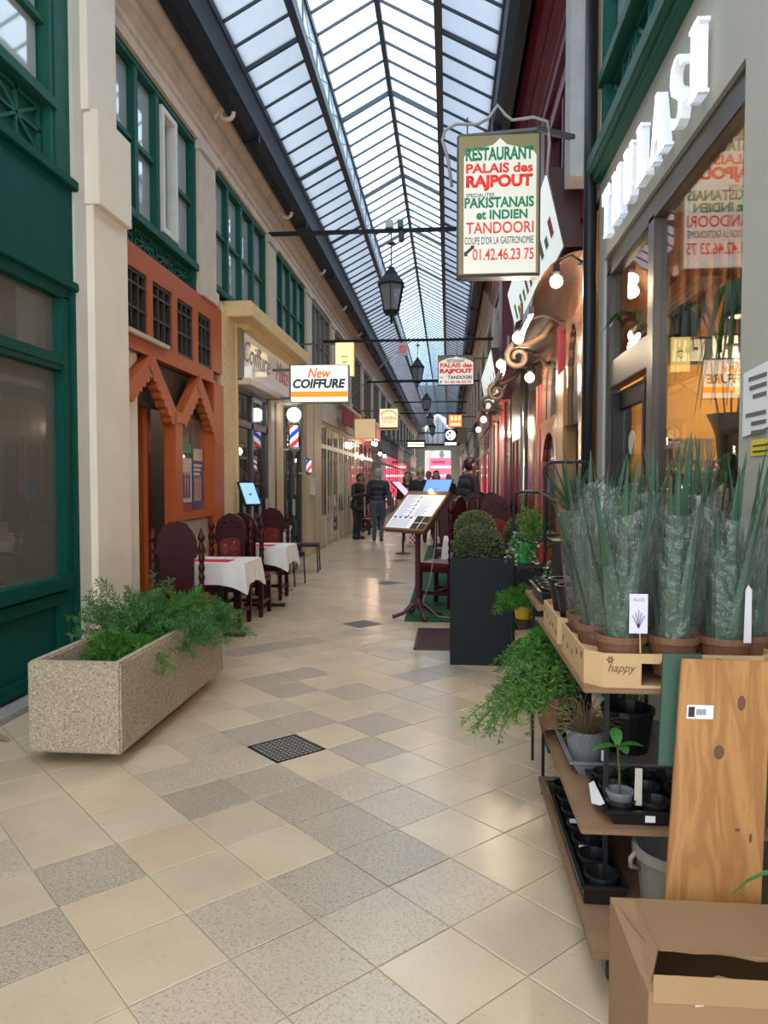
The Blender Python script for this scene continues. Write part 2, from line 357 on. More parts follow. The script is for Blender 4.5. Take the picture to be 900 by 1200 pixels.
# ------------------------------------------------------------------ roof: two hazy lower slopes, lantern with clear upper slopes
roof = struct('ceiling')
RS = [((-2.4, 6.35), (-1.72, 6.71)), ((-1.72, 7.23), (XC, 7.66)), ((-.13, 7.23), (XC, 7.66)), ((.55, 6.35), (-.13, 6.71))]
Y0R, DY = 1.05, .45; NB = int((YE - Y0R) / DY)
for name, pts in (('ridge_beam', [(XC, 7.66, .07, .12)]), ('purlin', [(-1.72, 6.71, .09, .14), (-.13, 6.71, .09, .14)]), ('lantern_rail', [(-1.72, 7.23, .06, .09), (-.13, 7.23, .06, .09)])):
    for x, z, w, h in pts: box(name, IRON, roof, x - w / 2, x + w / 2, Y0R, YE, z - h / 2, z + h / 2)
for si, ((xa, za), (xb, zb)) in enumerate(RS):
    G = GLASSR1 if si in (1, 2) else GLASSR2
    bar = MB().bar((xa, 0, za), (xb, 0, zb), .020, .036).mesh('glazing_bar', IRON)
    heavy = MB().bar((xa, 0, za), (xb, 0, zb), .036, .07).mesh('rafter', IRON)
    pane = MB().bar((xa, DY / 2, za + .015), (xb, DY / 2, zb + .015), DY - .02, .006, up=(0, 0, 1)).mesh('glass_pane', G)
    fb, fp = MB(), MB()
    for n in range(NB + 1):
        y = Y0R + n * DY
        if n < 52:
            from_mesh('rafter' if n % 7 == 3 else 'glazing_bar', heavy if n % 7 == 3 else bar, roof, (0, y, 0))
            from_mesh('glass_pane', pane, roof, (0, y, 0))
        else:
            fb.bar((xa, y, za), (xb, y, zb), .017, .03)
            if n < NB: fp.bar((xa, y + DY / 2, za + .015), (xb, y + DY / 2, zb + .015), DY - .02, .006)
    fb.build('distant_glazing_bars', IRON, roof, kind='stuff'); fp.build('distant_glass_panes', G, roof, kind='stuff')
for x in (-1.72, -.13):                    # open lattice sides of the lantern
    for n in range(68):
        y = Y0R + .1 + n * .95; mb = MB()
        mb.bar((x, y, 6.75), (x, y, 7.2), .025); mb.bar((x, y, 6.78), (x, y + .95, 7.18), .014)
        mb.bar((x, y, 7.18), (x, y + .95, 6.78), .014); mb.build('lantern_lattice', IRON, roof)
    box('mesh_strip', M_glass('lantern_side_film', (.5, .56, .64), 1.3, .3, haze=.45, hazecol=(.6, .66, .74), translucent=1), roof, x - .004, x + .004, Y0R, YE, 6.78, 7.19)
for sx, xi, xo in ((-1, -2.4, -2.62), (1, .55, .74)):
    gt = struct('trim_1' if sx < 0 else 'trim_2')
    mb = MB(); mb.prism([(0, 5.95), (-.12 * -sx * 0 + (xo - xi) * .45, 5.85), (xo - xi, 5.85), (xo - xi, 6.42), (0, 6.42)], (xi, Y0R, 0), X_, Z_, (0, YE - Y0R, 0))
    mb.build('gutter', GUTTER, gt)
    box('gutter_lip', IRON, gt, xi - .015, xi + .015, Y0R, YE, 6.30, 6.40)
    for n in range(18): box('gutter_joint', GUTTER, gt, xi - .012, xo, 3.1 + n * 3.15, 3.16 + n * 3.15, 5.835, 6.1)
# roof side aprons from gutter to masonry, closing the hall
ap = struct('trim_3'); box('apron_left', GUTTER, ap, -4.6, -2.6, Y0R, YE, 6.40, 6.46); box('apron_right', GUTTER, ap, .72, 3.2, Y0R, YE, 6.40, 6.46)
for n, (y, z) in enumerate(((11.7, 5.45), (17.2, 4.80), (22.2, 5.75), (26, 5.05), (31.5, 5.85), (38, 5.64), (43, 5.54))):   # iron tie rods across the passage
    t = thing('tie_rod', 'black iron rod spanning the passage, %s from the entrance' % ('first', 'second', 'third', 'fourth', 'fifth', 'sixth', 'seventh')[n], 'rod', (XC, y, z), group='tie rods')
    MB().bar((XL, y, z), (XR, y, z), .045, .06).build('rod', GUTTER, t)
    for xx in (XL + .04, XR - .04): MB().lathe([(.06, -.02), (.06, .02)], (xx, y, z), 10).build('wall_plate', GUTTER, t)

# ------------------------------------------------------------------ walls
wl = struct('wall_left'); wr = struct('wall_right')
# back masonry, upper storey only where no window; lower storey = shop partitions
def wallboxes(par, x0, x1, segs, mat, name='masonry'):
    for (ya, yb, za, zb) in segs: box(name, mat, par, x0, x1, ya, yb, za, zb)
BAYL = [(2.6, 5.30), (6.20, 8.38), (8.95, 11.62), (12.15, 14.80)] + [(15.35 + 3.17 * k, 17.98 + 3.17 * k) for k in range(15)]
gaps = []; p = -1.6
for a, b in BAYL: gaps.append((p, a)); p = b
gaps.append((p, YE)); ZS, ZT = 3.70, 5.42
for n, (a, b) in enumerate(gaps): box('pier', STONE2 if n > 1 else CREAM, wl, XL - .4, XL - .0, a, b, ZS - .02, 5.5)
box('masonry', STONE, wl, XL - .4, XL - .0, -1.6, YE, ZT, 6.42); 
mb = MB(); prof = [(0, 5.42), (.05, 5.42), (.05, 5.52), (.075, 5.54), (.075, 5.60), (.12, 5.63), (.12, 5.70), (.15, 5.72), (.15, 5.80), (.21, 5.86), (.25, 5.92), (.27, 5.94), (.27, 6.06), (0, 6.06)]
mb.prism(prof, (XL, -1.6, 0), X_, Z_, (0, YE + 1.6, 0)).build('cornice', STONE, wl)
box('string_course', STONE2, wl, XL - .4, XL + .02, 8.4, YE, 3.64, 3.72)
mb = MB(); mb.prism([(-u_, z_) for u_, z_ in prof], (XR, 5.8, 0), X_, Z_, (0, 11.5, 0)).build('cornice', REDUP, wr)
mb = MB(); mb.prism([(-u_, z_) for u_, z_ in prof], (XR, 17.3, 0), X_, Z_, (0, YE - 17.3, 0)).build('cornice', STONE2, wr)
mb = MB(); mb.prism([(-u_, z_) for u_, z_ in prof], (XR, -1.6, 0), X_, Z_, (0, 7.3, 0)).build('cornice', STONE2, wr)
box('masonry', STONE, wr, XR, XR + .4, -1.6, YE, 5.42, 6.42)
# outer enclosure so that daylight comes only by the glass and the entrance
box('rear_wall', DARKIN, wl, -5.7, -5.6, -1.6, YE, 0, 6.46); box('rear_wall', DARKIN, wr, 3.6, 3.7, -1.6, YE, 0, 6.46)
box('storey_floor', DARKIN, wl, -5.6, XL - .05, -1.6, YE, 3.50, 3.62); box('storey_floor', DARKIN, wr, XR + .05, 3.6, -1.6, YE, 3.50, 3.62)
box('roof_slab', DARKIN, wl, -5.6, XL - .3, -1.6, YE, 6.36, 6.46); box('roof_slab', DARKIN, wr, XR + .3, 3.6, -1.6, YE, 6.36, 6.46)
for y in (4.3, 8.95, 13.2): box('party_wall', DARKIN, wl, -5.6, XL - .02, y - .05 + (1.45 if y < 5 else 0), y + .05 + (1.45 if y < 5 else 0), 0, 3.5)
box('party_wall', DARKIN, wl, -5.6, XL - .02, -1.6, -1.5, 0, 3.5); box('party_wall', M('interior_ochre', (.62, .33, .06), .7), wr, XR + .02, 3.6, 5.55, 5.65, 0, 3.5)
box('party_wall', DARKIN, wr, XR + .02, 3.6, -1.6, -1.5, 0, 3.5)
for side, x0, x1 in ((wl, -5.6, XL - .02), (wr, XR + .02, 3.6)):
    for y in (16.6, 24, 32, 40, 50, 58): box('party_wall', DARKIN, side, x0, x1, y, y + .1, 0, 3.5)
    for y in (-1.6, YE): box('party_wall', DARKIN, side, x0, x1, y, y + .1, 3.6, 6.4)

# scroll brackets under the left gutter
def cornice_scroll(y):
    mb = MB(); c = Vector((XL + .30, y, 5.84))
    pts = [Vector((XL + .06, y, 5.60)), Vector((XL + .1, y, 5.74)), Vector((XL + .2, y, 5.86))] + arc(c, .075, R(150), R(-190), 12, X_, Z_)
    mb.tube(pts, .028, 8); mb.build('cornice_scroll', STONE2, wl, smooth=True)
for y in (8.66, 11.88, 15.08, 18.2, 21.4): cornice_scroll(y)
def pier_face(par, y0, y1, z0, z1, m=STONE2, x=XL, d=.06):
    box('pier_face', m, par, x, x + d, y0, y1, z0, z1, bevel=.006); box('pier_cap', m, par, x, x + d * 1.5, y0 - .02, y1 + .02, z1 - .14, z1 - .03, bevel=.006); box('pier_base', m, par, x, x + d * 1.5, y0 - .02, y1 + .02, z0, z0 + .16, bevel=.006)
for n, (a, b) in enumerate(gaps[2:-1]): pier_face(wl, a, b, 3.66, 5.45)
# the big cream pier by the green shop
box('pier_shaft', CREAM, wl, XL - .05, XL + .11, 5.68, 6.30, 0, 3.72, bevel=.004)
box('pier_block', CREAM, wl, XL - .05, XL + .17, 5.66, 6.26, 3.69, 4.42, bevel=.006)
box('pier_upper', CREAM, wl, XL - .05, XL + .11, 5.62, 6.12, 4.40, 5.95, bevel=.004)
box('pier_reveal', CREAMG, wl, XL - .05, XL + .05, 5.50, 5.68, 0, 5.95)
box('recess_wall', CREAM, wl, XL - .05, XL + .0, 6.30, 6.72, 0, 2.75)

# upper windows, left
def lattice(par, y0, y1, z0, z1, x, mat, sx=1, d=.03):
    """Union-cross panel: frame, cross and diagonals"""
    mb = MB(); X0, X1 = x, x + sx * d; w = .022
    mb.frame(y0, y1, z0, z1, .03, X0, X1); cy, cz = (y0 + y1) / 2, (z0 + z1) / 2; xm = x + sx * d * .6
    mb.box(X0, X1, cy - w / 2, cy + w / 2, z0, z1); mb.box(X0, X1, y0, y1, cz - w / 2, cz + w / 2)
    for a, b in (((y0, z0), (y1, z1)), ((y0, z1), (y1, z0))):
        mb.bar((xm, a[0], a[1]), (xm, b[0], b[1]), w, d * .8, up=(1, 0, 0))
    mb.build('lattice_panel', mat, par)
WN = [0]
def bay_window(par_name, y0, y1, z0, zs, zt, cols, rows, mat, x=XL, sx=1, glass=None, white=None, lat=True):
    WN[0] += 1; w = struct('window_%d' % WN[0], (x, (y0 + y1) / 2, z0)); G = glass or GLASSU
    xo = x - sx * .02; xi = x - sx * .10
    MB().frame(y0, y1, z0, zt, .06, xi, xo + sx * .03).build('frame', mat, w)
    box('sill', mat, w, xi, xo + sx * .06, y0, y1, zs - .05, zs + .03, bevel=.005)
    box('apron_board', mat, w, xi, xi + sx * .03, y0 + .05, y1 - .05, z0 + .03, zs - .04)
    if lat:
        npan = max(3, round((y1 - y0) / .6))
        for k in range(npan):
            a = y0 + .08 + (y1 - y0 - .16) * k / npan; b = y0 + .08 + (y1 - y0 - .16) * (k + 1) / npan
            lattice(w, a + .02, b - .02, z0 + .07, zs - .07, xi + sx * .03, mat, sx)
    cw = (y1 - y0 - .12) / cols
    for k in range(cols):
        a = y0 + .06 + cw * k; b = a + cw
        if k: box('mullion', mat, w, xi, xo + sx * .02, a - .04, a + .04, zs + .03, zt - .06)
        if white is not None and k == white:
            MB().frame(a + .05, b - .05, zs + .06, zt - .12, .06, xi + sx * .03, xo + sx * .05).build('casement', M('white_window_paint', (.62, .58, .5), .5), w)
        rh = (zt - zs - .09) / rows
        for r_ in range(rows):
            za = zs + .03 + rh * r_
            if r_ and (white is None or k != white): box('glazing_rail', mat, w, xi + sx * .01, xo, a, b, za - .022, za + .022)
            box('pane', G, w, xi + sx * .02, xi + sx * .026, a + .03, b - .03, za + .01, za + rh - .01)
    box('blind', M('pale_net_curtain', (.50, .52, .50), .9), w, xi - sx * .12, xi - sx * .11, y0, y1, zs, zt)
    return w
GREYW = M('grey_window_paint', (.16, .14, .11), .6, na=.2)
for n, (a, b) in enumerate(BAYL):
    if n == 0: bay_window('', a, b, 3.78, 4.28, 5.42, 3, 2, GREEN2)
    elif n == 1: bay_window('', a, b, 3.64, 3.98, 5.42, 4, 2, GREEN2, white=2)
    elif n < 4: bay_window('', a, b, 3.64, 3.94, 5.42, 4, 2, GREEN2)
    else: bay_window('', a, b, 3.70, 3.86, 5.40, 4 if n < 8 else 3, 1 if n > 5 else 2, GREYW, lat=False)
box('spandrel', GREEN, wl, XL - .05, XL + .0, 2.6, 5.5, 3.60, 3.80)
box('jamb', GREEN2, wl, XL - .05, XL + .02, 5.30, 5.52, 3.7, 5.5)

# upper storey, right
box('pier', STONE2, wr, XR, XR + .4, 5.45, 5.85, 3.62, 5.5); box('pier_front', M('pale_grey_pier', (.42, .41, .39), .8, ns=9, na=.2), wr, XR - .19, XR, 5.60, 5.85, 3.75, 6.0)
bay_window('', 2.7, 5.38, 3.70, 4.30, 5.42, 4, 2, GREEN2, x=XR, sx=-1)
bay_window('', -.6, 2.5, 3.70, 4.30, 5.42, 4, 2, GREEN2, x=XR, sx=-1)
box('pier', STONE2, wr, XR, XR + .4, 2.48, 2.72, 3.62, 5.5); box('pier', STONE2, wr, XR, XR + .4, -1.6, -.6, 3.62, 5.5)
box('window_cornice', GREEN2, wr, XR - .10, XR + .02, -.6, 5.42, 3.68, 3.78, bevel=.01); box('window_cornice', GREEN2, wr, XR - .06, XR + .02, -.6, 5.42, 3.62, 3.68, bevel=.008)
def red_upper(y0, y1, mat, wins, glass):
    box('upper_panelling', mat, wr, XR, XR + .4, y0, y1, 3.55, 3.75); box('upper_panelling', mat, wr, XR, XR + .4, y0, y1, 5.2, 5.45)
    p = y0
    for a, b in wins: box('upper_post', mat, wr, XR - .05, XR + .4, p, a, 3.55, 5.45); p = b
    box('upper_post', mat, wr, XR - .05, XR + .4, p, y1, 3.55, 5.45)
    for a, b in wins:
        WN[0] += 1; w = struct('window_%d' % WN[0], (XR, a, 3.75)); MB().frame(a, b, 3.75, 5.2, .07, XR - .03, XR + .08).build('frame', mat, w)
        box('pane', glass, w, XR + .03, XR + .036, a + .05, b - .05, 3.8, 5.15); box('mullion', mat, w, XR - .01, XR + .06, (a + b) / 2 - .03, (a + b) / 2 + .03, 3.8, 5.15)
        box('backing', M('pale_blue_board', (.33, .42, .46), .8), w, XR + .2, XR + .22, a, b, 3.7, 5.25)
red_upper(5.85, 11.4, REDUP, [(6.2, 8.2), (8.7, 11.1)], M_glass('blue_window', (.7, .8, .85), 1.5, .02))
fl = MB(); fl.prism([(0, 3.82), (.9, 3.82), (.9, 4.3), (.75, 4.55), (.7, 4.35), (.6, 4.5), (.5, 4.9), (.42, 4.6), (.3, 4.75), (.2, 4.3), (.1, 4.5), (0, 4.2)], (XR + .01, 6.3, 0), Y_, Z_, (.006, 0, 0))
fl.build('pink_window_transfer', M('pink_transfer', (.55, .10, .16), .7), wr)
red_upper(11.4, 17.3, STONE2, [(11.9, 13.9), (14.4, 16.8)], GLASSU)
MB().box(XR - .18, XR - .0, 12.6, 13.4, 2.9, 5.6).build('upper_red_pilaster', REDUP, wr)
p = 17.3
for k in range(15):
    a = 17.8 + 3.2 * k; box('pier', STONE2, wr, XR, XR + .4, p, a, 3.55, 5.5); pier_face(wr, p, a, 3.6, 5.45, x=XR - .06); p = a + 2.6
    bay_window('', a, p, 3.62, 3.8, 5.4, 4, 1, GREYW, x=XR, sx=-1, lat=False)
box('pier', STONE2, wr, XR, XR + .4, p, YE, 3.55, 5.5)
# black downpipe and cables at the corner of the grey shop
MB().tube([(XR - .06, 5.50, 0), (XR - .06, 5.50, 6.2)], .045, 10).build('downpipe', BLACKM, wr, smooth=True)
for k in range(4): MB().tube([(XR - .03, 5.58 + .05 * k, .3), (XR - .03 - .01 * k, 5.58 + .05 * k, 2.4), (XR - .04, 5.57 + .05 * k, 3.7)], .012, 6).build('cable', BLACKM, wr, smooth=True)

# ------------------------------------------------------------------ end of the passage
we = struct('wall_end', (XC, YE, 0))
ENDM = M('end_stucco', (.40, .36, .30), .8)
box('pier', ENDM, we, XL - .4, XC - 1.15, YE, YE + .5, 0, 6.5); box('pier', ENDM, we, XC + 1.15, XR + .4, YE, YE + .5, 0, 6.5); box('lintel', ENDM, we, XC - 1.15, XC + 1.15, YE, YE + .5, 4.4, 4.9)
mb = MB(); mb.prism([(-1.15, 4.9), (1.15, 4.9), (1.15, 6.0), (0, 7.5), (-1.15, 6.0)], (XC, YE + .1, 0), X_, Z_, (0, .02, 0)); mb.build('gable_glass', GLASSR2, we)
for k in range(5): box('gable_bar', IRON, we, XC - .9 + k * .45 - .03, XC - .9 + k * .45 + .03, YE, YE + .1, 4.9, 7.2 - abs(k - 2) * .4)
box('gable_beam', GUTTER, we, XL, XR, YE - .1, YE + .05, 4.85, 5.0)
box('gable_beam', GUTTER, we, XL, XR, YE - .1, YE + .05, 5.9, 6.0)

# ------------------------------------------------------------------ left shopfronts
# green shop
g1 = thing('shopfront', 'dark green painted shopfront with large windows behind the concrete planter', 'shopfront', (XL, 3.5, 0))
box('fascia', GREEN, g1, XL - .06, XL + .03, -1.5, 5.50, 3.02, 3.74)
box('fascia_cap', GREEN, g1, XL - .06, XL + .08, -1.5, 5.52, 3.72, 3.80, bevel=.01)
box('fascia_moulding', GREEN, g1, XL - .06, XL + .07, -1.5, 5.52, 2.96, 3.03, bevel=.01); box('head_rail', GREEN, g1, XL - .08, XL + .03, -1.5, 5.50, 2.88, 2.97, bevel=.004)
for a, b in ((5.34, 5.50), (2.35, 2.5), (-1.5, -1.35)):
    box('post', GREEN, g1, XL - .08, XL + .03, a, b, 0.04, 2.9, bevel=.004); box('post_bead', GREEN, g1, XL + .02, XL + .05, a + .10, b, 0.04, 2.96, bevel=.004)
box('transom', GREEN, g1, XL - .08, XL + .02, -1.5, 5.36, 2.34, 2.46, bevel=.004); box('transom_bead', GREEN, g1, XL - .06, XL + .035, -1.5, 5.36, 2.38, 2.42, bevel=.004)
box('sill_rail', GREEN, g1, XL - .08, XL + .06, -1.5, 5.40, .70, .80, bevel=.006)
box('stall_riser', GREEN, g1, XL - .08, XL - .02, -1.5, 5.40, .04, .70)
for a, b in ((2.5, 5.34), (-1.35, 2.35)):
    MB().frame(a, b, .06, .68, .09, XL - .03, XL + .025).build('riser_moulding', GREEN, g1, bevel=.006)
    box('window_pane', GLASSF, g1, XL - .05, XL - .044, a, b, .80, 2.34); box('transom_pane', GLASSF, g1, XL - .05, XL - .044, a, b, 2.46, 2.88)
box('plinth', M_speck('kerb_stone', (.34, .32, .28), (.15, .14, .12), .6, 50, .6), g1, XL - .1, XL + .16, -1.5, 5.48, 0, .04)
# dim room behind it
box('room_lining', M('room_brown', (.10, .075, .055), .8), wl, -4.75, -4.7, -1.4, 5.6, 0, 3.5)
for y, h in ((2.9, 2.1), (4.9, 2.2), (5.4, 2.2)): box('room_panel', M('room_oak', (.26, .15, .075), .6), wl, -4.70, -4.66, y - .2, y + .22, .3, h)
lamp('room_lamp', (-3.9, 4.2, 3.1), 22, (1, .8, .6), .15)
it = thing('dining_table', 'small table with white cloth seen dimly through the green shop window', 'table', (-3.5, 4.75, 0))
box('table_top', CLOTH, it, -3.85, -3.15, 4.45, 5.05, .72, .75); box('cloth_drop', CLOTH, it, -3.15, -3.14, 4.45, 5.05, .5, .75); MB().lathe([(.2, .0), (.2, .02), (.03, .04), (.03, .72)], (-3.5, 4.75, 0), 12).build('pedestal', BLACKM, it)

# orange shop
o1 = thing('shopfront', 'orange wooden shopfront with pointed scalloped arches and dark lattice grilles', 'shopfront', (XL, 7.7, 0))
XO = XL + .06; PO = [(6.34, 6.84), (6.97, 7.47), (7.62, 8.10), (8.27, 8.74)]
box('fascia_rail', ORANGE, o1, XL - .08, XO, 6.30, 9.14, 3.45, 3.66); box('fascia_rail', ORANGE, o1, XL - .08, XO, 6.30, 8.8, 2.72, 2.86)
p = 6.30
for a, b in PO: box('fascia_stile', ORANGE, o1, XL - .08, XO, p, a, 2.86, 3.45); p = b
box('fascia_stile', ORANGE, o1, XL - .08, XO, p, 9.14, 2.86, 3.45)
DGR = M('dark_bronze_grille', (.028, .020, .016), .6, na=.3, ns=20)
for a, b in PO:
    gl = box('grille_panel', M('dark_textured_board', (.035, .028, .022), .8, ns=60, na=.5, bs=90, bst=.8), o1, XL - .06, XL - .01, a, b, 2.86, 3.45)
    for k in range(4):
        y = a + .02 + (b - a - .04) * k / 3; box('grille_bar', DGR, gl, XL - .01, XO - .015, y - .012, y + .012, 2.86, 3.45)
    for z in (2.88, 3.10, 3.32, 3.43): box('grille_bar', DGR, gl, XL - .01, XO - .012, a, b, z - .012, z + .012)
box('awning_rail', M('pale_awning_rail', (.48, .38, .26), .5), o1, XO, XO + .05, 6.32, 7.28, 2.83, 2.88, bevel=.008)
box('fascia_bead', ORANGE, o1, XO, XO + .025, 6.30, 8.8, 2.70, 2.735)
box('end_post', ORANGE, o1, XL - .1, XO + .02, 8.74, 9.14, 0, 2.72, bevel=.008); box('middle_post', ORANGE, o1, XL - .04, XO + .03, 7.44, 7.66, 0, 2.18, bevel=.012)
box('capital', ORANGE, o1, XL - .06, XO + .05, 7.42, 7.68, 2.12, 2.24, bevel=.01); box('end_capital', ORANGE, o1, XO, XO + .04, 8.72, 8.98, 1.98, 2.03, bevel=.006)
def scallop_arm(y0, z0, y1, z1, w=.17):
    """sloping board with a scalloped lower edge"""
    d = Vector((0, y1 - y0, z1 - z0)); ln = d.length; d.normalize(); nrm = Vector((0, -d.z, d.y));  nrm = nrm if nrm.z > 0 else -nrm
    n = 7; poly = [(0, w), (ln, w)]
    for k in range(n, 0, -1):
        a, b = ln * k / n, ln * (k - 1) / n
        poly += [(a, .02), (a * .75 + b * .25, -.012), (a * .5 + b * .5, -.018), (a * .25 + b * .75, -.012)]
    poly.append((0, .02))
    mb = MB(); mb.prism(poly, Vector((XL + .0, y0, z0)) - nrm * w, d, nrm, (.10, 0, 0)); return mb
for (ya, za, yb, zb) in ((6.28, 2.36, 6.86, 2.74), (6.86, 2.74, 7.50, 2.22), (7.60, 2.22, 8.20, 2.72), (8.20, 2.72, 8.80, 2.22)):
    scallop_arm(ya, za, yb, zb).build('scalloped_arch', ORANGE, o1)
for (yl, zl, ya, za, yr, zr) in ((6.28, 2.36, 6.86, 2.74, 7.50, 2.22), (7.60, 2.22, 8.20, 2.72, 8.80, 2.22)):
    n1 = Vector((-(za - zl), ya - yl)).normalized() * .17; n2 = Vector((za - zr, yr - ya)).normalized() * .17
    MB().prism([(ya, za), (ya - n1.x, za - n1.y), (ya, za - .215), (ya - n2.x, za - n2.y)], (XL, 0, 0), Y_, Z_, (.104, 0, 0)).build('arch_apex', ORANGE, o1)
box('inner_jamb', MAROON, o1, XL - .26, XL - .16, 6.74, 6.92, 0, 2.72); box('door_glass', GLASSF, o1, XL - .22, XL - .215, 6.9, 7.5, .1, 2.7)
box('inner_post', ORANGE, o1, XL - .2, XL - .12, 7.12, 7.22, 0, 2.72); box('door_stile', MAROON, o1, XL - .24, XL - .18, 7.36, 7.46, 0, 2.72)
box('header_board', M('dark_header', (.05, .03, .022), .6), o1, XL - .1, XL - .06, 6.3, 8.75, 2.25, 2.72)
box('window_pane', GLASSF, o1, XL - .05, XL - .045, 7.66, 8.74, 1.16, 2.3); box('window_sill', ORANGE, o1, XL - .06, XO, 7.66, 8.74, 1.10, 1.18, bevel=.006)
box('marble_panel', M('marble_panel', (.42, .38, .34), .4, na=.3, ns=8), o1, XL - .06, XL - .01, 7.66, 8.74, 0, 1.1)
PC = [(.40, .03, .05), (.5, .42, .5), (.05, .06, .25), (.06, .25, .12), (.55, .45, .35), (.30, .20, .08), (.45, .40, .42), (.25, .04, .05)]
for k, (a, b, z0, z1, c) in enumerate([(7.95, 8.28, 1.28, 1.78, 1), (8.32, 8.66, 1.24, 1.74, 2), (7.70, 7.92, 1.55, 1.85, 0), (7.70, 7.92, 1.2, 1.5, 3), (7.95, 8.3, 1.17, 1.27, 7), (8.35, 8.66, 1.76, 1.9, 4), (7.98, 8.28, 1.84, 1.94, 3)]):
    po = box('poster', M('poster_%d' % c, PC[c], .6, ns=9, na=.25), o1, XL - .043, XL - .04, a, b, z0, z1)
    if c in (1, 2):
        fig = M('poster_figure_%d' % c, ((.10, .05, .08), (.5, .25, .08))[c - 1], .6)
        for j in range(3): MB().prism([(0, 0), (.07, 0), (.06, .2), (.075, .24), (.035, .3), (0, .24), (.015, .2)], (XL - .04, a + .04 + j * .085, z0 + .05), Y_, Z_, (.002, 0, 0)).build('printed_figure', fig, po)
        for j in range(3): box('printed_line', M('poster_cream_ink', (.6, .52, .3), .6), po, XL - .04, XL - .038, a + .03, b - .03 - .04 * j, z1 - .05 - .05 * j, z1 - .02 - .05 * j)
for k in range(5): box('hanging_fabric', M('fabric_%d' % k, [(.40, .34, .22), (.35, .30, .16), (.5, .42, .33), (.3, .26, .2), (.45, .36, .24)][k], .8), o1, XL - .09, XL - .08, 7.76 + k * .18, 7.88 + k * .18, 1.85 - .03 * (k % 2), 2.2, bevel=.004)
lamp('shop_lamp', (-3.6, 8.0, 2.9), 26, (1, .75, .5), .1)
box('shop_back', M('shop_back_brown', (.14, .09, .06), .7), wl, -4.6, -4.55, 5.9, 8.85, 0, 3.5)
# yellow stucco pier
yp = struct('trim_4'); mb = MB(); mb.box(XL - .05, XL + .03, 9.16, 9.86, 0, 3.78); mb.build('mosaic_pier', M('pale_mosaic', (.70, .50, .26), .75, na=.5, ns=26, bs=30, bst=.9), yp)
MB().box(XL + .0, XL + .05, 9.14, 9.20, 0, 3.78).box(XL + .0, XL + .05, 9.84, 9.9, 0, 3.78).build('edge_strip', YELLOWW, yp)
# hairdresser
c1 = thing('shopfront', 'hairdresser shopfront with cream ledge, glossy white sign panel and dark glazed doors', 'shopfront', (XL, 11.5, 0))
box('ledge', YELLOWW, c1, XL - .05, XL + .36, 9.45, 13.35, 3.66, 3.86, bevel=.01); box('ledge_soffit', YELLOWW, c1, XL - .05, XL + .2, 9.9, 13.3, 3.58, 3.66)
sp = box('sign_panel', M('glossy_white_panel', (.74, .70, .67), .06, na=.04, spec=.9, emit=(1, .9, .85), es=.07), c1, XL + .05, XL + .10, 9.98, 12.9, 2.94, 3.57)
text('sign_lettering', 'Coiffure', c1, (XL + .103, 10.75, 3.33), 1.5, .30, M('grey_script', (.36, .35, .35), .5), right=Y_, up=Z_, shear=.35)
text('sign_lettering', 'Mixte', c1, (XL + .103, 12.35, 3.33), .9, .32, M('red_script', (.6, .12, .08), .5), right=Y_, up=Z_, shear=.35)
box('sign_end', M('taupe_panel', (.22, .18, .11), .5), c1, XL - .02, XL + .11, 9.88, 9.99, 2.9, 3.6); box('sign_bottom_rail', CREAMP2, c1, XL - .05, XL + .22, 9.88, 13.1, 2.84, 2.93, bevel=.008)
DKF = M('dark_alu_frame', (.03, .032, .04), .35, na=.1)
for y in (9.92, 10.85, 11.75): box('door_stile', DKF, c1, XL - .08, XL - .01, y - .05, y + .05, 0, 2.84)
for z in (.02, 2.30, 2.78): box('door_rail', DKF, c1, XL - .08, XL - .01, 9.9, 11.8, z, z + .09)
for a, b in ((9.97, 10.8), (10.9, 11.7)):
    box('door_pane', GLASSN, c1, XL - .05, XL - .044, a, b, .1, 2.30); box('transom_pane', GLASSN, c1, XL - .05, XL - .044, a, b, 2.38, 2.78)
    box('door_handle', ALU, c1, XL - .01, XL + .03, b - .1, b - .07, .95, 1.25)
box('jamb', CREAMP, c1, XL - .1, XL + .03, 11.85, 12.75, 0, 2.84); box('jamb_groove', DKF, c1, XL + .02, XL + .035, 12.1, 12.2, 0, 2.84)
box('shop_back', M('salon_brick', (.24, .20, .17), .7, na=.4, ns=9), wl, -4.3, -4.25, 9.05, 13.1, 0, 3.5)
for r_ in range(14):
    for k in range(7):
        if r_ > 2: box('brick', M('salon_brick_face', (.33, .29, .25), .7, na=.3, rand=.25), wl, -4.25, -4.235, 9.6 + k * .27 + (r_ % 2) * .13, 9.85 + k * .27 + (r_ % 2) * .13, .15 + r_ * .17, .30 + r_ * .17)
lamp('salon_lamp', (-3.6, 11.0, 3.1), 45, (1, .9, .78), .15)
rb_ = thing('hanging_robe', 'yellow robe hanging behind the hairdresser door glass', 'robe', (XL - .22, 10.1, 2)); box('cloth', M('yellow_fabric', (.65, .5, .02), .8), rb_, XL - .25, XL - .2, 9.98, 10.2, 1.25, 2.0, bevel=.02); MB().tube([(XL - .22, 10.0, 2.0), (XL - .22, 10.09, 2.06), (XL - .22, 10.18, 2.0)], .006, 6).tube([(XL - .22, 10.09, 2.06), (XL - .22, 10.09, 2.80)], .004, 5).build('hanger', ALU, rb_)
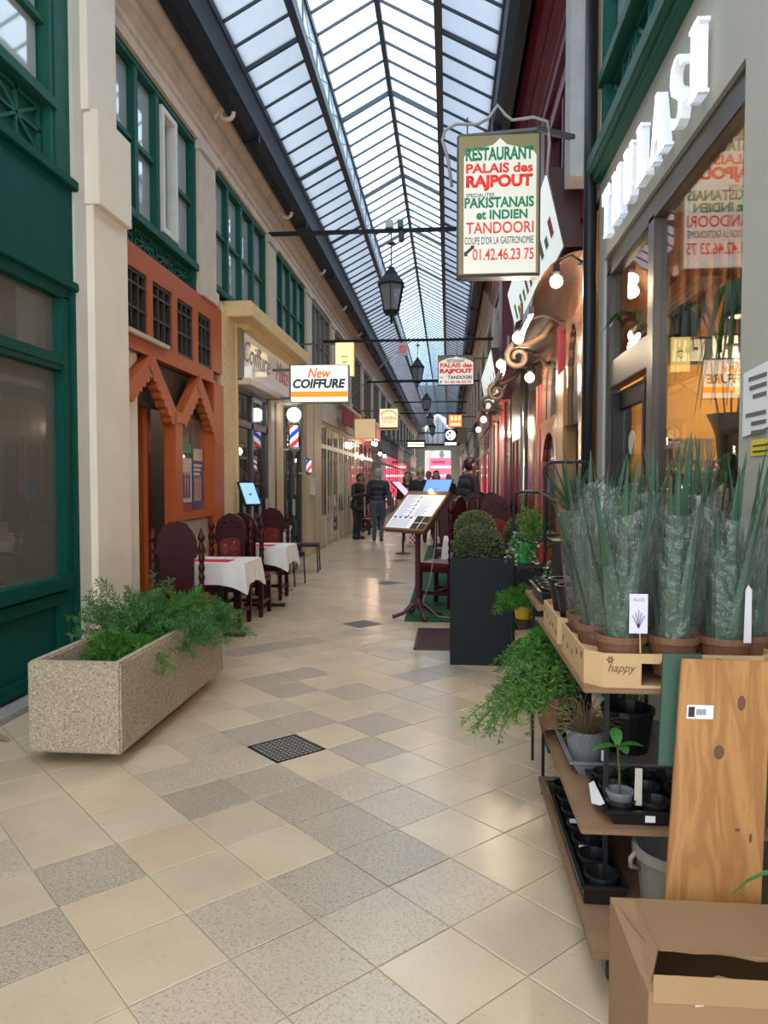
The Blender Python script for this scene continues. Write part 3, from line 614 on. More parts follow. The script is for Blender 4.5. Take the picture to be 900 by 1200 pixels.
# side door, then cream pier with meter box
d1 = thing('side_door', 'dark glazed side door between the barber pole and the cream pier', 'door', (XL, 13.8, 0))
box('frame', BLACKM, d1, XL - .12, XL - .06, 12.8, 14.7, 0, 2.9); MB().frame(12.95, 14.5, .05, 2.5, .09, XL - .06, XL + .0).build('leaf_frame', DKF, d1); box('pane', GLASSN, d1, XL - .05, XL - .045, 13.0, 14.45, .1, 2.4); box('centre_stile', DKF, d1, XL - .06, XL + .0, 13.7, 13.8, .1, 2.5); box('handle', ALU, d1, XL, XL + .05, 13.62, 13.66, .9, 1.2)
box('overdoor', M('grey_overdoor', (.20, .20, .19), .7), d1, XL - .1, XL - .02, 12.75, 14.75, 2.5, 3.6)
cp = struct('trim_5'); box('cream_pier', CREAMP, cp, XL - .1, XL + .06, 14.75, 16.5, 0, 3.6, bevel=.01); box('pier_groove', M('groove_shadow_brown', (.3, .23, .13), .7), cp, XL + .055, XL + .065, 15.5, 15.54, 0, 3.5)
mbx = thing('meter_box', 'small white electric meter box fixed on the cream pier', 'box', (XL + .06, 15.2, 1.3)); box('case', M('box_white', (.6, .57, .5), .5), mbx, XL + .06, XL + .17, 15.0, 15.4, 1.25, 1.62, bevel=.01); box('lid', M('box_lid', (.55, .52, .46), .5), mbx, XL + .17, XL + .18, 15.03, 15.37, 1.28, 1.59, bevel=.004)

def shopfront(y0, y1, side, mat, label, doors=1, sill=.75, head=2.3, top=2.85, fascia=None, ftop=3.55, glass=None, cols=4, light=8, lcol=(1, .82, .6), cat='shopfront', back=None):
    sx = 1 if side < 0 else -1; x = XL if side < 0 else XR
    t = thing('shopfront', label, cat, (x, (y0 + y1) / 2, 0)); xo, xi = x + sx * .03, x - sx * .07; G = glass or GLASSN
    w = (y1 - y0) / cols
    for k in range(cols + 1):
        y = y0 + w * k; box('post', mat, t, xi, xo, max(y0, y - .06), min(y1, y + .06), 0, top)
    box('head_rail', mat, t, xi, xo, y0, y1, head, head + .10); box('top_rail', mat, t, xi, xo, y0, y1, top - .06, top + .06)
    for k in range(cols):
        a, b = y0 + w * k + .06, y0 + w * (k + 1) - .06
        door = doors and k == cols // 2
        s = .3 if door else sill
        sp_ = box('stall_panel', mat, t, xi + sx * .02, xi + sx * .075, a, b, .02, s); MB().frame(a + .04, b - .04, .1, s - .06, .04, xi + sx * .075, xi + sx * .092).build('panel_moulding', mat, sp_)
        box('pane', G, t, xi + sx * .08, xi + sx * .086, a, b, s, head); box('transom_pane', G, t, xi + sx * .08, xi + sx * .086, a, b, head + .1, top - .06)
        if not door: box('glazing_bar', mat, t, xi + sx * .06, xo - sx * .006, (a + b) / 2 - .015, (a + b) / 2 + .015, s, top - .06)
        else: box('door_handle', ALU, t, xo, xo + sx * .04, a + .05, a + .08, .95, 1.2)
    box('fascia', fascia or mat, t, x - sx * .1, x + sx * .07, y0, y1, top + .06, ftop); box('fascia_cornice', mat, t, x - sx * .1, x + sx * .15, y0, y1, ftop, ftop + .1, bevel=.01)
    if light: lamp('shop_lamp', (x - sx * 1.0, (y0 + y1) / 2, 2.7), light * 2.2, lcol, .15)
    box('shop_back', back or M('shop_back_grey', (.2, .17, .14), .8), wl if side < 0 else wr, x - sx * 1.6, x - sx * 1.65, y0, y1, 0, 3.5)
    return t
DARKSH = M('dark_shop_paint', (.02, .02, .022), .4); REDSH = M('red_shop_paint', (.22, .012, .02), .35); BLUEG = M('blue_grey_paint', (.16, .17, .19), .5)
shopfront(16.5, 20.2, -1, CREAMP2, 'cream joinery shopfront with tall narrow panes next to the meter box', cols=4, light=10, fascia=STONE2)
shopfront(20.2, 23.6, -1, CREAMP2, 'cream joinery shopfront behind the man reading his phone', cols=4, light=16, fascia=STONE2)
shopfront(23.6, 27.4, -1, REDSH, 'deep red shopfront under the small red awning sign', cols=3, light=16, lcol=(1, .5, .35), fascia=REDSH)
shopfront(27.4, 31.6, -1, DARKSH, 'black shopfront beyond the deep red one', cols=3, light=12)
shopfront(31.6, 36.4, -1, BLUEG, 'grey shopfront under the green lit sign', cols=4, light=25, lcol=(.9, .95, 1))
shopfront(36.4, 42, -1, DARKSH, 'dark shopfront next to last on the left', cols=4, light=20)
shopfront(42, 47, -1, CREAMP2, 'pale shopfront past the black ones on the far left', cols=4, light=25)
shopfront(47, 56, -1, BLUEG, 'long grey shopfront on the left near the end of the passage', cols=6, light=30)
shopfront(56, YE - .1, -1, CREAMP2, 'last pale shopfront on the left of the passage', cols=6, light=30)

# ------------------------------------------------------------------ right: grey plaster florist
GP = M('grey_green_plaster', (.40, .395, .34), .75, na=.07, ns=3, bs=20, bst=.12)
GPE = wr
WY0, WY1, WZ = 2.84, 5.28, 3.04
box('plaster', GP, wr, XR, XR + .12, -1.5, WY0, 0, 3.64); box('plaster', GP, wr, XR, XR + .12, WY1, 5.46, 0, 3.64); box('plaster', GP, wr, XR, XR + .12, WY0, WY1, WZ, 3.64)
box('plaster', GP, wr, XR, XR + .12, WY0, 4.22, 0, .55)
f1 = thing('shop_window', 'large bronze framed florist window beside an open door in grey plaster', 'window', (XR, 4, 0))
BZ = BRONZE; gx0, gx1 = XR + .02, XR + .10
box('head', BZ, f1, gx0, gx1, WY0, WY1, WZ - .13, WZ, bevel=.004); box('jamb', BZ, f1, gx0, gx1, WY1 - .10, WY1, 0, WZ - .1); box('mullion', BZ, f1, gx0, gx1, 4.10, 4.22, 0, WZ - .1, bevel=.004); box('jamb', BZ, f1, gx0, gx1, WY0, WY0 + .02, .55, WZ - .1)
box('sill', BZ, f1, gx0 - .03, gx1, WY0, 4.12, .55, .62); box('door_transom', M('taupe_transom', (.14, .12, .095), .45), f1, gx0, gx1, 4.2, WY1 - .08, 2.14, 2.32, bevel=.004)
box('window_pane', GLASSW, f1, XR + .055, XR + .061, WY0 + .01, 4.11, .62, WZ - .12); box('transom_pane', GLASSW, f1, XR + .055, XR + .061, 4.21, WY1 - .09, 2.32, WZ - .12)
dl = MB(); dx, dy = .62, .70
a0 = Vector((XR + .09, 5.16, 0)); dv = Vector((.0, -1, 0))
for p0, p1, z0, z1 in ((0, .12, .02, 2.1), (.78, .9, .02, 2.1)): dl.bar(a0 + dv * (p0 + p1) / 2 + Z_ * z0, a0 + dv * (p0 + p1) / 2 + Z_ * z1, .12, .045, up=dv)
dl.bar(a0 + Z_ * .12, a0 + dv * .9 + Z_ * .12, .045, .24); dl.bar(a0 + Z_ * 2.05, a0 + dv * .9 + Z_ * 2.05, .045, .12)
dl.build('open_door_leaf', BLACKM, f1); MB().bar(a0 + dv * .12 + Z_ * 1.1, a0 + dv * .78 + Z_ * 1.1, .006, 1.8).build('door_pane', GLASSW, f1)
MB().prism([(.075 * cos(k * pi / 8), .075 * sin(k * pi / 8)) for k in range(16)], a0 + dv * .45 + Z_ * 1.75 + Vector((-.02, 0, 0)), dv, Z_, (-.008, 0, 0)).build('round_sticker', M('pale_sticker', (.6, .5, .35), .6), f1)
# interior of the florist
OCH = M('ochre_wall', (.72, .36, .045), .7, na=.06); ORI = M('orange_wood', (.52, .17, .04), .55, na=.12)
box('room_lining', OCH, wr, 3.0, 3.05, -1.4, 5.55, 0, 3.5); box('room_lining', ORI, wr, 2.0, 2.06, 2.0, 5.5, 2.35, 3.5); box('room_ceiling', M('ceiling_cream', (.6, .45, .3), .8), wr, XR + .12, 3.0, -1.4, 5.55, 3.42, 3.5)
lamp('florist_lamp', (2.1, 3.6, 3.2), 46, (1, .80, .55), .15); lamp('florist_lamp', (1.9, 4.9, 2.2), 20, (1, .75, .45), .15); lamp('florist_lamp', (1.6, 2.4, 2.6), 24, (1, .86, .66), .15)
st = thing('staircase', 'orange wooden staircase balustrade inside the florist window', 'staircase', (1.9, 5.3, 2))
box('rear_panel', ORI, st, 1.2, 2.6, 5.50, 5.54, 2.45, 3.42); MB().bar((1.35, 5.35, 2.28), (2.3, 5.35, 2.95), .05, .16).build('string', ORI, st); MB().bar((1.35, 5.35, 2.85), (2.2, 5.35, 3.38), .05, .05).build('handrail', ORI, st)
for k in range(9):
    x = 1.42 + k * .095; z = 2.3 + (x - 1.35) * .70; MB().lathe([(.014, 0), (.028, .1), (.014, .25), (.028, .4), (.014, .54)], (x, 5.35, z), 6).build('baluster', M('pale_orange_wood', (.6, .26, .09), .5), st)
def shelf_unit(x0, x1, y0, y1, z1, mat, label):
    t = thing('shelf_unit', label, 'shelf', ((x0 + x1) / 2, (y0 + y1) / 2, 0)); box('back', mat, t, x0, x1, y1 - .02, y1, 0, z1)
    for x in (x0, (x0 + x1) / 2 - .01, x1 - .02): box('side', mat, t, x, x + .02, y0, y1 - .02, 0, z1)
    for k in range(5): box('shelf', mat, t, x0, x1, y0, y1 - .02, z1 * k / 4.05, z1 * k / 4.05 + .02)
    return t
shelf_unit(1.36, 1.64, 4.70, 4.95, 1.58, M('cream_shelf', (.66, .56, .42), .6), 'cream shelf unit of boxes inside the florist window'); shelf_unit(1.66, 1.95, 4.70, 4.95, 1.62, M('blue_green_shelf', (.10, .22, .24), .5), 'blue green cubby shelf inside the florist window')
for k, (x, z, h, c) in enumerate([(1.43, 1.20, .25, (.62, .52, .36)), (1.57, 1.20, .24, (.55, .45, .3)), (1.44, .81, .28, (.6, .5, .4)), (1.73, 1.23, .26, (.5, .45, .38)), (1.88, 1.23, .24, (.1, .2, .12)), (1.58, .81, .26, (.5, .5, .45))]):
    t = thing('jar', ['tall cream box', 'beige box', 'rounded cream box', 'pale candle jar', 'dark green jar', 'white candle jar'][k] + ' on the florist shelf', 'jar', (x, 4.78, z)); MB().lathe([(.05, 0), (.055, .02), (.055, h - .04), (.04, h - .02)], (x, 4.78, z), 12).build('body', M('jar_%d' % k, c, .5), t); MB().lathe([(.045, h - .02), (.045, h)], (x, 4.78, z), 12).build('lid', BRONZE, t)
bk = thing('basket', 'white wooden planter box with slats on the florist shelf', 'box', (1.5, 4.8, 1.6)); CBX = M('cream_box', (.62, .54, .42), .6); box('base', CBX, bk, 1.38, 1.62, 4.72, 4.92, 1.60, 1.62); box('rear', CBX, bk, 1.38, 1.62, 4.90, 4.92, 1.62, 1.76)
for k in range(6): box('slat', CBX, bk, 1.385 + k * .04, 1.415 + k * .04, 4.715, 4.725, 1.60, 1.76)
box('rim', CBX, bk, 1.37, 1.63, 4.71, 4.93, 1.755, 1.775)
vs = thing('vase', 'brown flared vase of dry branches inside the florist window', 'vase', (1.76, 4.8, 1.64)); MB().lathe([(.07, 0), (.08, .05), (.09, .16), (.12, .24), (.145, .29), (.135, .29), (.08, .2)], (1.76, 4.8, 1.64), 18, False).build('body', M('vase_brown', (.09, .06, .045), .5), vs, smooth=True)
for k in range(5): MB().tube([(1.76 + .02 * k - .04, 4.8, 1.75), (1.76 + .05 * k - .1, 4.8, 2.05), (1.76 + .07 * k - .14, 4.76, 2.25 + .05 * (k % 2))], .006, 5).build('branch', DRYP, vs)
for k in range(2): MB().lathe([(.012, 0), (.03, .02), (.034, .1), (.012, .16), (.012, .24), (.03, .26)], (1.24 + .05 * k, 4.62 + .12 * k, 1.20), 10).build('glass_bottle', M('bottle_%d' % k, ((.35, .1, .05), (.4, .32, .2))[k], .2), label='%s bottle beside the slatted box in the florist window' % ('amber', 'cream')[k], cat='bottle')
box('side_counter', M('counter_wood', (.3, .12, .05), .5), None, 1.2, 1.34, 4.55, 4.9, 0, 1.20, label='narrow wooden counter carrying two bottles in the florist', cat='counter')
def strap_plant(name, label, loc, n, length, wid, mat, droop=1.0, up=.4, seed=1, pot=None, potcol=None):
    r = random.Random(seed); t = thing(name, label, 'plant', loc); c = Vector(loc)
    for k in range(n):
        a = 2 * pi * k / n + r.uniform(-.3, .3); L_ = length * r.uniform(.7, 1.1); pts = []
        for i in range(8):
            s = i / 7; rr = L_ * s * .55; zz = L_ * (up * s * 2 - droop * s * s * 1.6); pts.append(c + Vector((cos(a) * rr, sin(a) * rr, zz)))
        mb = MB(); side = Vector((-sin(a), cos(a), 0)); k0 = []
        for i, p_ in enumerate(pts):
            w_ = wid * (1 - .85 * (i / 7) ** 2) / 2; k0 += [p_ - side * w_, p_ - Z_ * w_ * .4, p_ + side * w_]
        mb.add(k0, [f for i in range(7) for f in ((i * 3, i * 3 + 1, i * 3 + 4, i * 3 + 3), (i * 3 + 1, i * 3 + 2, i * 3 + 5, i * 3 + 4))]); mb.build('leaf', mat, t, smooth=True)
    if 'hanging' in name: MB().tube([c, c + Z_ * (3.42 - c.z)], .004, 5).build('wire', BLACKM, t)
    if pot: MB().lathe([(pot * .7, -pot * 1.5), (pot, -.0), (pot * .9, -.01)], loc, 14).build('pot', potcol or BLACKP, t, smooth=False)
    return t
INL = M('indoor_leaf', (.05, .14, .035), .5, na=.4, ns=15)
strap_plant('hanging_spider_plant', 'spider plant hanging in the florist window top right', (1.60, 4.25, 2.55), 26, .55, .03, INL, 1.25, .45, 5, .09)
strap_plant('spider_plant', 'trailing spider plant in front of the florist shelf', (1.56, 4.2, 1.62), 18, .45, .022, INL, 1.3, .45, 6, .08)
strap_plant('hanging_spider_plant', 'bushy spider plant hanging left of centre in the florist window', (1.42, 4.6, 2.50), 22, .45, .022, INL, 1.1, .5, 8, .09)
strap_plant('rubber_plant', 'broad leaved plant behind the florist door transom', (1.30, 5.1, 2.50), 9, .5, .12, INL, .7, .6, 9, .09)
for k, (x, z) in enumerate(((1.55, 2.36), (1.80, 2.38))):
    t = thing('framed_card', ('left', 'right')[k] + ' framed card hanging on wires in the florist window', 'picture', (x, 4.98, z)); box('frame', BRONZE, t, x - .12, x + .12, 4.98, 5.0, z - .09, z + .09); box('card', WHITE, t, x - .10, x + .10, 4.977, 4.98, z - .07, z + .07); MB().bar((x, 4.99, z + .09), (x, 5.0, 3.4), .004).build('wire', BLACKM, t)
    for j in range(3): box('print', PRINT, t, x - .07 + j * .05, x - .04 + j * .05, 4.9755, 4.977, z - .04 + .02 * j, z + .02)
# illuminated letters
LET = M('lit_letter_face', (.9, .9, .9), .4, emit=(.86, .93, 1.0), es=1.0, na=.01); LETS = M('letter_return', (.75, .77, .8), .4, emit=(.86, .93, 1), es=.10)
def prism_letter(polys, y, w, h, z):
    o = bpy.data.objects
    body = MB(); face = MB()
    for poly in polys:
        P2 = [(-(u_ * w), v_ * h) for u_, v_ in poly]
        body.prism(P2, (XR - .02, y, z), Y_, Z_, (-.045, 0, 0)); face.prism(P2, (XR - .065, y, z), Y_, Z_, (-.006, 0, 0))
    b = body.build('letter', LETS, sg); face.build('letter_face', LET, b)
rect = lambda a, b, c, d: [(a, c), (b, c), (b, d), (a, d)]
def spoly():
    # thick-thin S as a swept band
    cs = [(.86, .80), (.80, .93), (.62, .985), (.42, .985), (.2, .90), (.16, .74), (.28, .60), (.52, .50), (.76, .40), (.86, .25), (.76, .08), (.56, .015), (.36, .015), (.2, .08), (.12, .22)]
    ws = [.05, .05, .03, .04, .10, .14, .16, .17, .16, .14, .10, .04, .03, .05, .05]; out = []
    L1, L2 = [], []
    for i, (x, y) in enumerate(cs):
        x0, y0 = cs[max(0, i - 1)]; x1, y1 = cs[min(len(cs) - 1, i + 1)]; d = Vector((x1 - x0, y1 - y0)).normalized(); n = Vector((-d.y, d.x)) * ws[i] / 2; L1.append((x + n.x, y + n.y)); L2.append((x - n.x, y - n.y))
    return [[L1[i], L1[i + 1], L2[i + 1], L2[i]] for i in range(len(cs) - 1)]
GLY = {'T': ([rect(.38, .66, 0, 1), rect(0, 1, .93, 1), rect(0, .08, .74, 1), rect(.92, 1, .74, 1), rect(.26, .78, 0, .05)], .21),
       'H': ([rect(.08, .32, 0, 1), rect(.68, .92, 0, 1), rect(.3, .7, .48, .55), rect(0, .4, 0, .05), rect(.6, 1, 0, .05), rect(0, .4, .95, 1), rect(.6, 1, .95, 1)], .23),
       'U': ([rect(.08, .34, .2, 1), [(.08, .2), (.14, .06), (.3, .0), (.55, -.01), (.74, .05), (.82, .2), (.74, .2), (.62, .08), (.46, .07), (.36, .12), (.34, .2)], rect(.74, .83, .2, 1), rect(0, .44, .95, 1), rect(.64, .94, .95, 1)], .22),
       'L': ([rect(.12, .42, 0, 1), rect(.4, .95, 0, .06), [(.95, .0), (.95, .28), (.88, .28), (.8, .06)], rect(0, .54, .95, 1), rect(0, .2, 0, .05)], .19),
       'A': ([[(.42, 1), (.56, 1), (.96, 0), (.68, 0)], [(.42, 1), (.48, .96), (.14, 0), (.06, 0)], rect(.24, .7, .28, .34), rect(0, .26, 0, .05), rect(.58, 1.04, 0, .05)], .25),
       'S': (spoly(), .20), 'I': ([rect(.25, .75, 0, 1), rect(.05, .95, 0, .05), rect(.05, .95, .95, 1)], .13)}
sg = thing('illuminated_sign', 'glowing white serif letters reading THULASI on the grey plaster', 'sign', (XR, 4.2, 3.2))
yy = 5.02
for ch in 'THULASI':
    polys, w_ = GLY[ch]; w_ *= .95; prism_letter(polys, yy, w_, .30, 3.085); yy -= w_ + .085
# notices by the shop window
np_ = thing('notice_sheet', 'white printed notice taped to the grey plaster', 'notice', (XR, 2.68, 1.8)); MB().prism([(0, 0), (.23, .025), (.23, .245), (.0, .23)], (XR - .004, 2.79, 1.665), -Y_, Z_, (-.003, 0, 0)).build('sheet', WHITE, np_)
for k, (a, b) in enumerate(((.05, .2), (.06, .2), (.09, .2), (.03, .2), (.08, .2), (.08, .19))):
    z = 1.665 + .2 - k * .032 - (.03 if k > 2 else 0); box('print_line', M('notice_ink', (.12, .12, .13), .7), np_, XR - .009, XR - .007, 2.79 - b, 2.79 - a, z - .006, z + .008)
ys = thing('sticker', 'yellow sticker below the white notice', 'sticker', (XR, 2.64, 1.62)); box('sheet', M('yellow_sticker', (.7, .55, .05), .6), ys, XR - .004, XR, 2.56, 2.72, 1.595, 1.65)
for k in range(2): box('print_line', PRINT, ys, XR - .006, XR - .004, 2.57, 2.70, 1.607 + k * .02, 1.612 + k * .02)

# ------------------------------------------------------------------ right: restaurant front
BRW = M('brown_varnish', (.135, .07, .045), .22, na=.3, ns=4); PINKB = M('pinkish_panel', (.28, .13, .09), .3, na=.2, ns=4); GOLDW = M('gold_brown_wood', (.27, .15, .05), .4, na=.2)
rs = thing('shopfront', 'red and brown carved restaurant front with arched panels next to the grey florist', 'shopfront', (XR, 9, 0))
def post(y0, y1, m, z1=2.95, d=.06, nm='post'): return box(nm, m, rs, XR - d, XR + .06, y0, y1, 0, z1, bevel=.008)
box('doorway_back', DARKIN, rs, XR + .5, XR + .55, 5.85, 6.75, 0, 2.9)
for k, c in enumerate([(.5, .28, .04), (.35, .03, .03), (.45, .24, .04), (.4, .05, .03), (.42, .3, .08), (.38, .03, .03)]): box('doorway_hanging', M('hanging_%d' % k, c, .7), rs, XR + .06, XR + .09, 6.0, 6.2, .6 + k * .3, .85 + k * .3, bevel=.01)
post(5.75, 5.9, BRW); post(6.66, 7.0, GOLDW, 2.5); post(7.0, 7.12, MAROON)
def ogee(y0, y1, z0, z1, n=9, sc=.0):
    c = (y0 + y1) / 2; h = (y1 - y0) / 2; L_ = []
    for k in range(n + 1):
        s = k / n; e = (1 - s); L_.append((c - h * (1 - s ** 1.7) + sc * (k % 2), z0 + (z1 - z0) * (sin(s * pi / 2) ** .8)))
    return L_ + [(2 * c - a, b) for a, b in L_[::-1][1:]]
def arch_panel(y0, y1, zb, zs, zt, mat, inner):
    box('panel_glass', inner, rs, XR + .0, XR + .01, y0, y1, zb, zt)
    og = ogee(y0 + .1, y1 - .1, zs, zt - .08, 10, .02); n = len(og) // 2
    left = [(y0, zb)] + [(y0 + .1, zb)] + og[:n + 1] + [((y0 + y1) / 2, zt), (y0, zt)]; right = [(y1, zb), (y1, zt), ((y0 + y1) / 2, zt)] + og[n:] + [(y1 - .1, zb)]
    mb = MB(); mb.prism(left, (XR - .045, 0, 0), Y_, Z_, (.04, 0, 0)); mb.prism(right, (XR - .045, 0, 0), Y_, Z_, (.04, 0, 0)); mb.build('scalloped_arch_panel', mat, rs)
SMK = M('smoked_glass', (.05, .045, .05), .08, na=.2)
arch_panel(7.12, 8.35, .2, 1.55, 2.1, M('rose_red_panel', (.24, .05, .05), .3, na=.15), SMK)
box('panel_head', GOLDW, rs, XR - .05, XR + .02, 7.12, 8.4, 2.1, 2.16); arch_panel(7.12, 8.35, 2.16, 2.5, 2.9, BRW, SMK)
arch_panel(5.92, 6.64, 2.0, 2.3, 2.9, BRW, DARKIN)
post(8.38, 9.0, RED, 2.6); box('post_strip', GOLDW, rs, XR - .075, XR - .06, 8.55, 8.6, 0, 2.6)
MB().tube([(XR - .14, 9.25, 0), (XR - .14, 9.25, 2.9)], .045, 12).build('steel_flue', M('polished_steel', (.45, .46, .46), .2, metal=.9), rs, smooth=True)
box('dark_pier', BRW, rs, XR - .04, XR + .06, 9.0, 9.6, 0, 2.9)
for k in range(4):
    a = 9.62 + k * .64; b = a + .6; MB().frame(a, b, .05, 2.25, .10, XR - .04, XR + .02).build('door_leaf', RED, rs, bevel=.004); box('door_panel', M('rose_red_panel'), rs, XR - .005, XR + .005, a + .1, b - .1, .15, .95); box('door_pane', SMK, rs, XR - .002, XR + .004, a + .1, b - .1, 1.0, 2.15); box('door_mid_rail', RED, rs, XR - .04, XR + .02, a + .1, b - .1, .93, 1.03); MB().lathe([(.012, -.04), (.03, 0), (.012, .04)], (XR - .06, b - .05, 1.0), 8).build('door_knob', GOLDW, rs)
box('panel_band', PINKB, rs, XR - .03, XR + .05, 9.6, 12.3, 2.25, 2.95)
for k in range(9): box('panel_board', PINKB, rs, XR - .04, XR - .03, 9.63 + k * .3, 9.9 + k * .3, 2.28, 2.92, bevel=.004)
post(12.25, 13.0, BRW, 2.95); post(13.0, 13.75, RED, 2.95, .10); post(13.75, 14.5, RED, 2.95, .06)
for k in range(3):
    a = 14.55 + k * 1.35; post(a, a + .12, M('white_strip', (.6, .56, .5), .5), 2.8, .07, 'white_strip'); box('pane', SMK, rs, XR, XR + .01, a + .1, a + 1.0, .6, 2.7); post(a + .95, a + 1.35, RED, 2.8, .05); box('stall_panel', RED, rs, XR - .02, XR + .02, a + .1, a + 1.0, 0, .6)
box('upper_band', BRW, rs, XR - .02, XR + .06, 14.5, 18.6, 2.8, 3.55); box('upper_band', BRW, rs, XR - .02, XR + .06, 5.75, 14.5, 2.9, 3.55)
shopfront(18.6, 21.8, 1, REDSH, 'red shopfront beyond the restaurant behind the waiter', cols=3, light=10)
shopfront(21.8, 25.2, 1, CREAMP, 'ochre shopfront under the brown sign board', cols=3, light=12)
shopfront(25.2, 30, 1, DARKSH, 'dark shopfront below the round black sign', cols=4, light=14)
shopfront(30, 36, 1, CREAMP2, 'pale right hand shopfront in the far half of the passage', cols=4, light=20)
shopfront(36, 41.5, 1, DARKSH, 'far dark right hand shopfront', cols=4, light=20)
shopfront(41.5, 47, 1, CREAMP2, 'pale shopfront past the far dark one on the right', cols=4, light=25)
shopfront(47, 56, 1, REDSH, 'red shopfront on the right near the end of the passage', cols=6, light=30)
shopfront(56, YE - .1, 1, CREAMP2, 'last pale shopfront on the right of the passage', cols=6, light=30)
# carved, varnished canopy with scrolls and lamps over the restaurant door
cn = thing('carved_canopy', 'varnished brown curved canopy with scrolls over the restaurant front', 'canopy', (XR, 8, 3))
def canopy(y0, y1, d, z0, z1):
    n = 9; prof = [(XR - d * sin(k / n * pi / 2), z1 - (z1 - z0) * (1 - cos(k / n * pi / 2))) for k in range(n + 1)]
    mb = MB(); ns = 14
    for i in range(n):
        for j in range(ns):
            ya, yb = y0 + (y1 - y0) * j / ns, y0 + (y1 - y0) * (j + 1) / ns
            (xa, za), (xb, zb) = prof[i], prof[i + 1]
            sag = lambda y: -.10 * abs(sin((y - y0) * pi / 1.25))
            mb.add([(xa, ya, za), (xa, yb, za), (xb, yb, zb + (sag(yb) if i == n - 1 else 0)), (xb, ya, zb + (sag(ya) if i == n - 1 else 0))], [(0, 1, 2, 3)])
    mb.build('canopy_shell', BRW, cn, smooth=True)
    MB().box(XR - d - .02, XR - d + .02, y0, y1, z0 - .03, z0 + .03).build('canopy_rail', BRW, cn)
canopy(5.95, 11.6, .42, 2.86, 3.32)
def scroll(y, x0, z0, s=1.0, m=None):
    c = Vector((x0, y, z0)); pts = [c + Vector((.30, 0, .34)) * s, c + Vector((.22, 0, .22)) * s, c + Vector((.10, 0, .16)) * s]
    for k in range(20):
        a = R(60) + k * R(27); rr = .13 * (1 - k / 26); pts.append(c + Vector((cos(a) * rr - .02, 0, sin(a) * rr + .02)) * s)
    MB().tube(pts, [.035 * s * (1 - .5 * i / len(pts)) for i in range(len(pts))], 8).build('scroll', m or M('gilt_brown', (.33, .21, .13), .3, na=.2), cn, smooth=True)
for k, (y, x) in enumerate(((7.4, .70), (10.2, .68), (11.9, .64))): scroll(y, x, 2.72 + .0 * k, 1.0)
for k, (y, x, z) in enumerate(((6.9, .66, 2.86), (8.4, .66, 2.86))): MB().prism([(0, 0), (.05, .0), (.16, .26), (.10, .22), (.08, .30), (.05, .2), (.02, .28), (0, .2)], (x, y, z), Y_, Z_, (.02, 0, 0)).build('palmette', M('gilt_brown'), cn)
WARM = M('lamp_glass_warm', (.9, .85, .75), .4, emit=(1, .86, .66), es=14, na=.01)
def wall_lamp(x, y, z, label, pw, xw=XR, r=.05, col=(1, .80, .56)):
    t = thing('wall_lamp', label, 'lamp', (x, y, z), group='globe wall lamps'); s = 1 if xw > x else -1
    MB().tube([(xw, y, z + .12), ((x + xw) / 2, y, z + .2), (x, y, z + .14)], .012, 6).build('bracket', BRONZE, t, smooth=True); MB().lathe([(.05, -.01), (.05, .01)], (xw - s * .02, y, z + .12), 10).build('wall_rose', BRONZE, t)
    MB().lathe([(.02, .05), (.035, .07), (.02, .14)], (x, y, z), 10).build('holder', BRONZE, t)
    MB().lathe([(.01, -r)] + [(r * cos(a), r * sin(a)) for a in [R(d) for d in range(-75, 76, 15)]] + [(.01, r)], (x, y, z), 14).build('globe', WARM, t, smooth=True)
    lamp('lamp_light', (x, y, z - r - .04), pw * 1.7, col, r, t)
wall_lamp(.84, 5.95, 3.08, 'globe wall lamp under the near end of the long lightbox', 7)
wall_lamp(.62, 6.75, 2.80, 'bright globe lamp in front of the carved canopy', 9)
wall_lamp(.62, 9.0, 2.92, 'globe lamp beyond the middle scroll of the canopy', 9)
wall_lamp(.62, 13.2, 2.62, 'right hand lamp of the bright pair on the red pillars', 10)
wall_lamp(.62, 15.4, 2.60, 'left hand lamp of the bright pair on the red pillars', 10)
wall_lamp(.86, 8.0, 2.62, 'globe lamp close to the brown arch panels', 7)
for k, (y, z) in enumerate(((24.2, 2.80), (25.0, 2.82), (26.5, 2.55), (28.5, 2.55))): wall_lamp(XL + .45, y, z, ['first', 'second', 'third', 'fourth'][k] + ' globe lamp along the deep red shopfront', 6, XL, .06, (1, .75, .5))
# long lightboxes on the right facade
LBX = M('lightbox_face', (.8, .8, .78), .3, emit=(.9, 1, .95), es=.3, na=.15, ns=3)
def fascia_box(y0, y1, z0, z1, label, stripes):
    t = thing('lightbox_sign', label, 'sign', (XR, (y0 + y1) / 2, z0)); mb = MB()
    mb.prism([(0, z0), (-.16, z0), (-.30, z1), (0, z1)], (XR, y0, 0), X_, Z_, (0, y1 - y0, 0)); mb.build('case', M('maroon_brown_case', (.06, .02, .018), .4), t)
    a = Vector((XR - .165, 0, z0 + .02)); b = Vector((XR - .305, 0, z1 - .02)); nrm = Vector((-.97, 0, -.22))
    MB().add([a + Y_ * (y0 + .04), a + Y_ * (y1 - .04), b + Y_ * (y1 - .04), b + Y_ * (y0 + .04)], [(0, 1, 2, 3)]).build('lit_face', LBX, t)
    for k in range(stripes):
        ya = y0 + .25 + (y1 - y0 - .5) * k / stripes; h = (.25, .15, .3, .2)[k % 4]; c = M('lightbox_ink_%d' % (k % 3), [(.5, .06, .06), (.06, .3, .12), (.2, .15, .12)][k % 3], .5)
        p0 = a.lerp(b, .3) + nrm * .004; p1 = a.lerp(b, .3 + h) + nrm * .004
        MB().add([p0 + Y_ * ya, p0 + Y_ * (ya + .16), p1 + Y_ * (ya + .16), p1 + Y_ * ya], [(0, 1, 2, 3)]).build('painted_mark', c, t)
fascia_box(6.0, 9.9, 3.36, 3.98, 'long slanted lightbox sign above the carved canopy', 11)
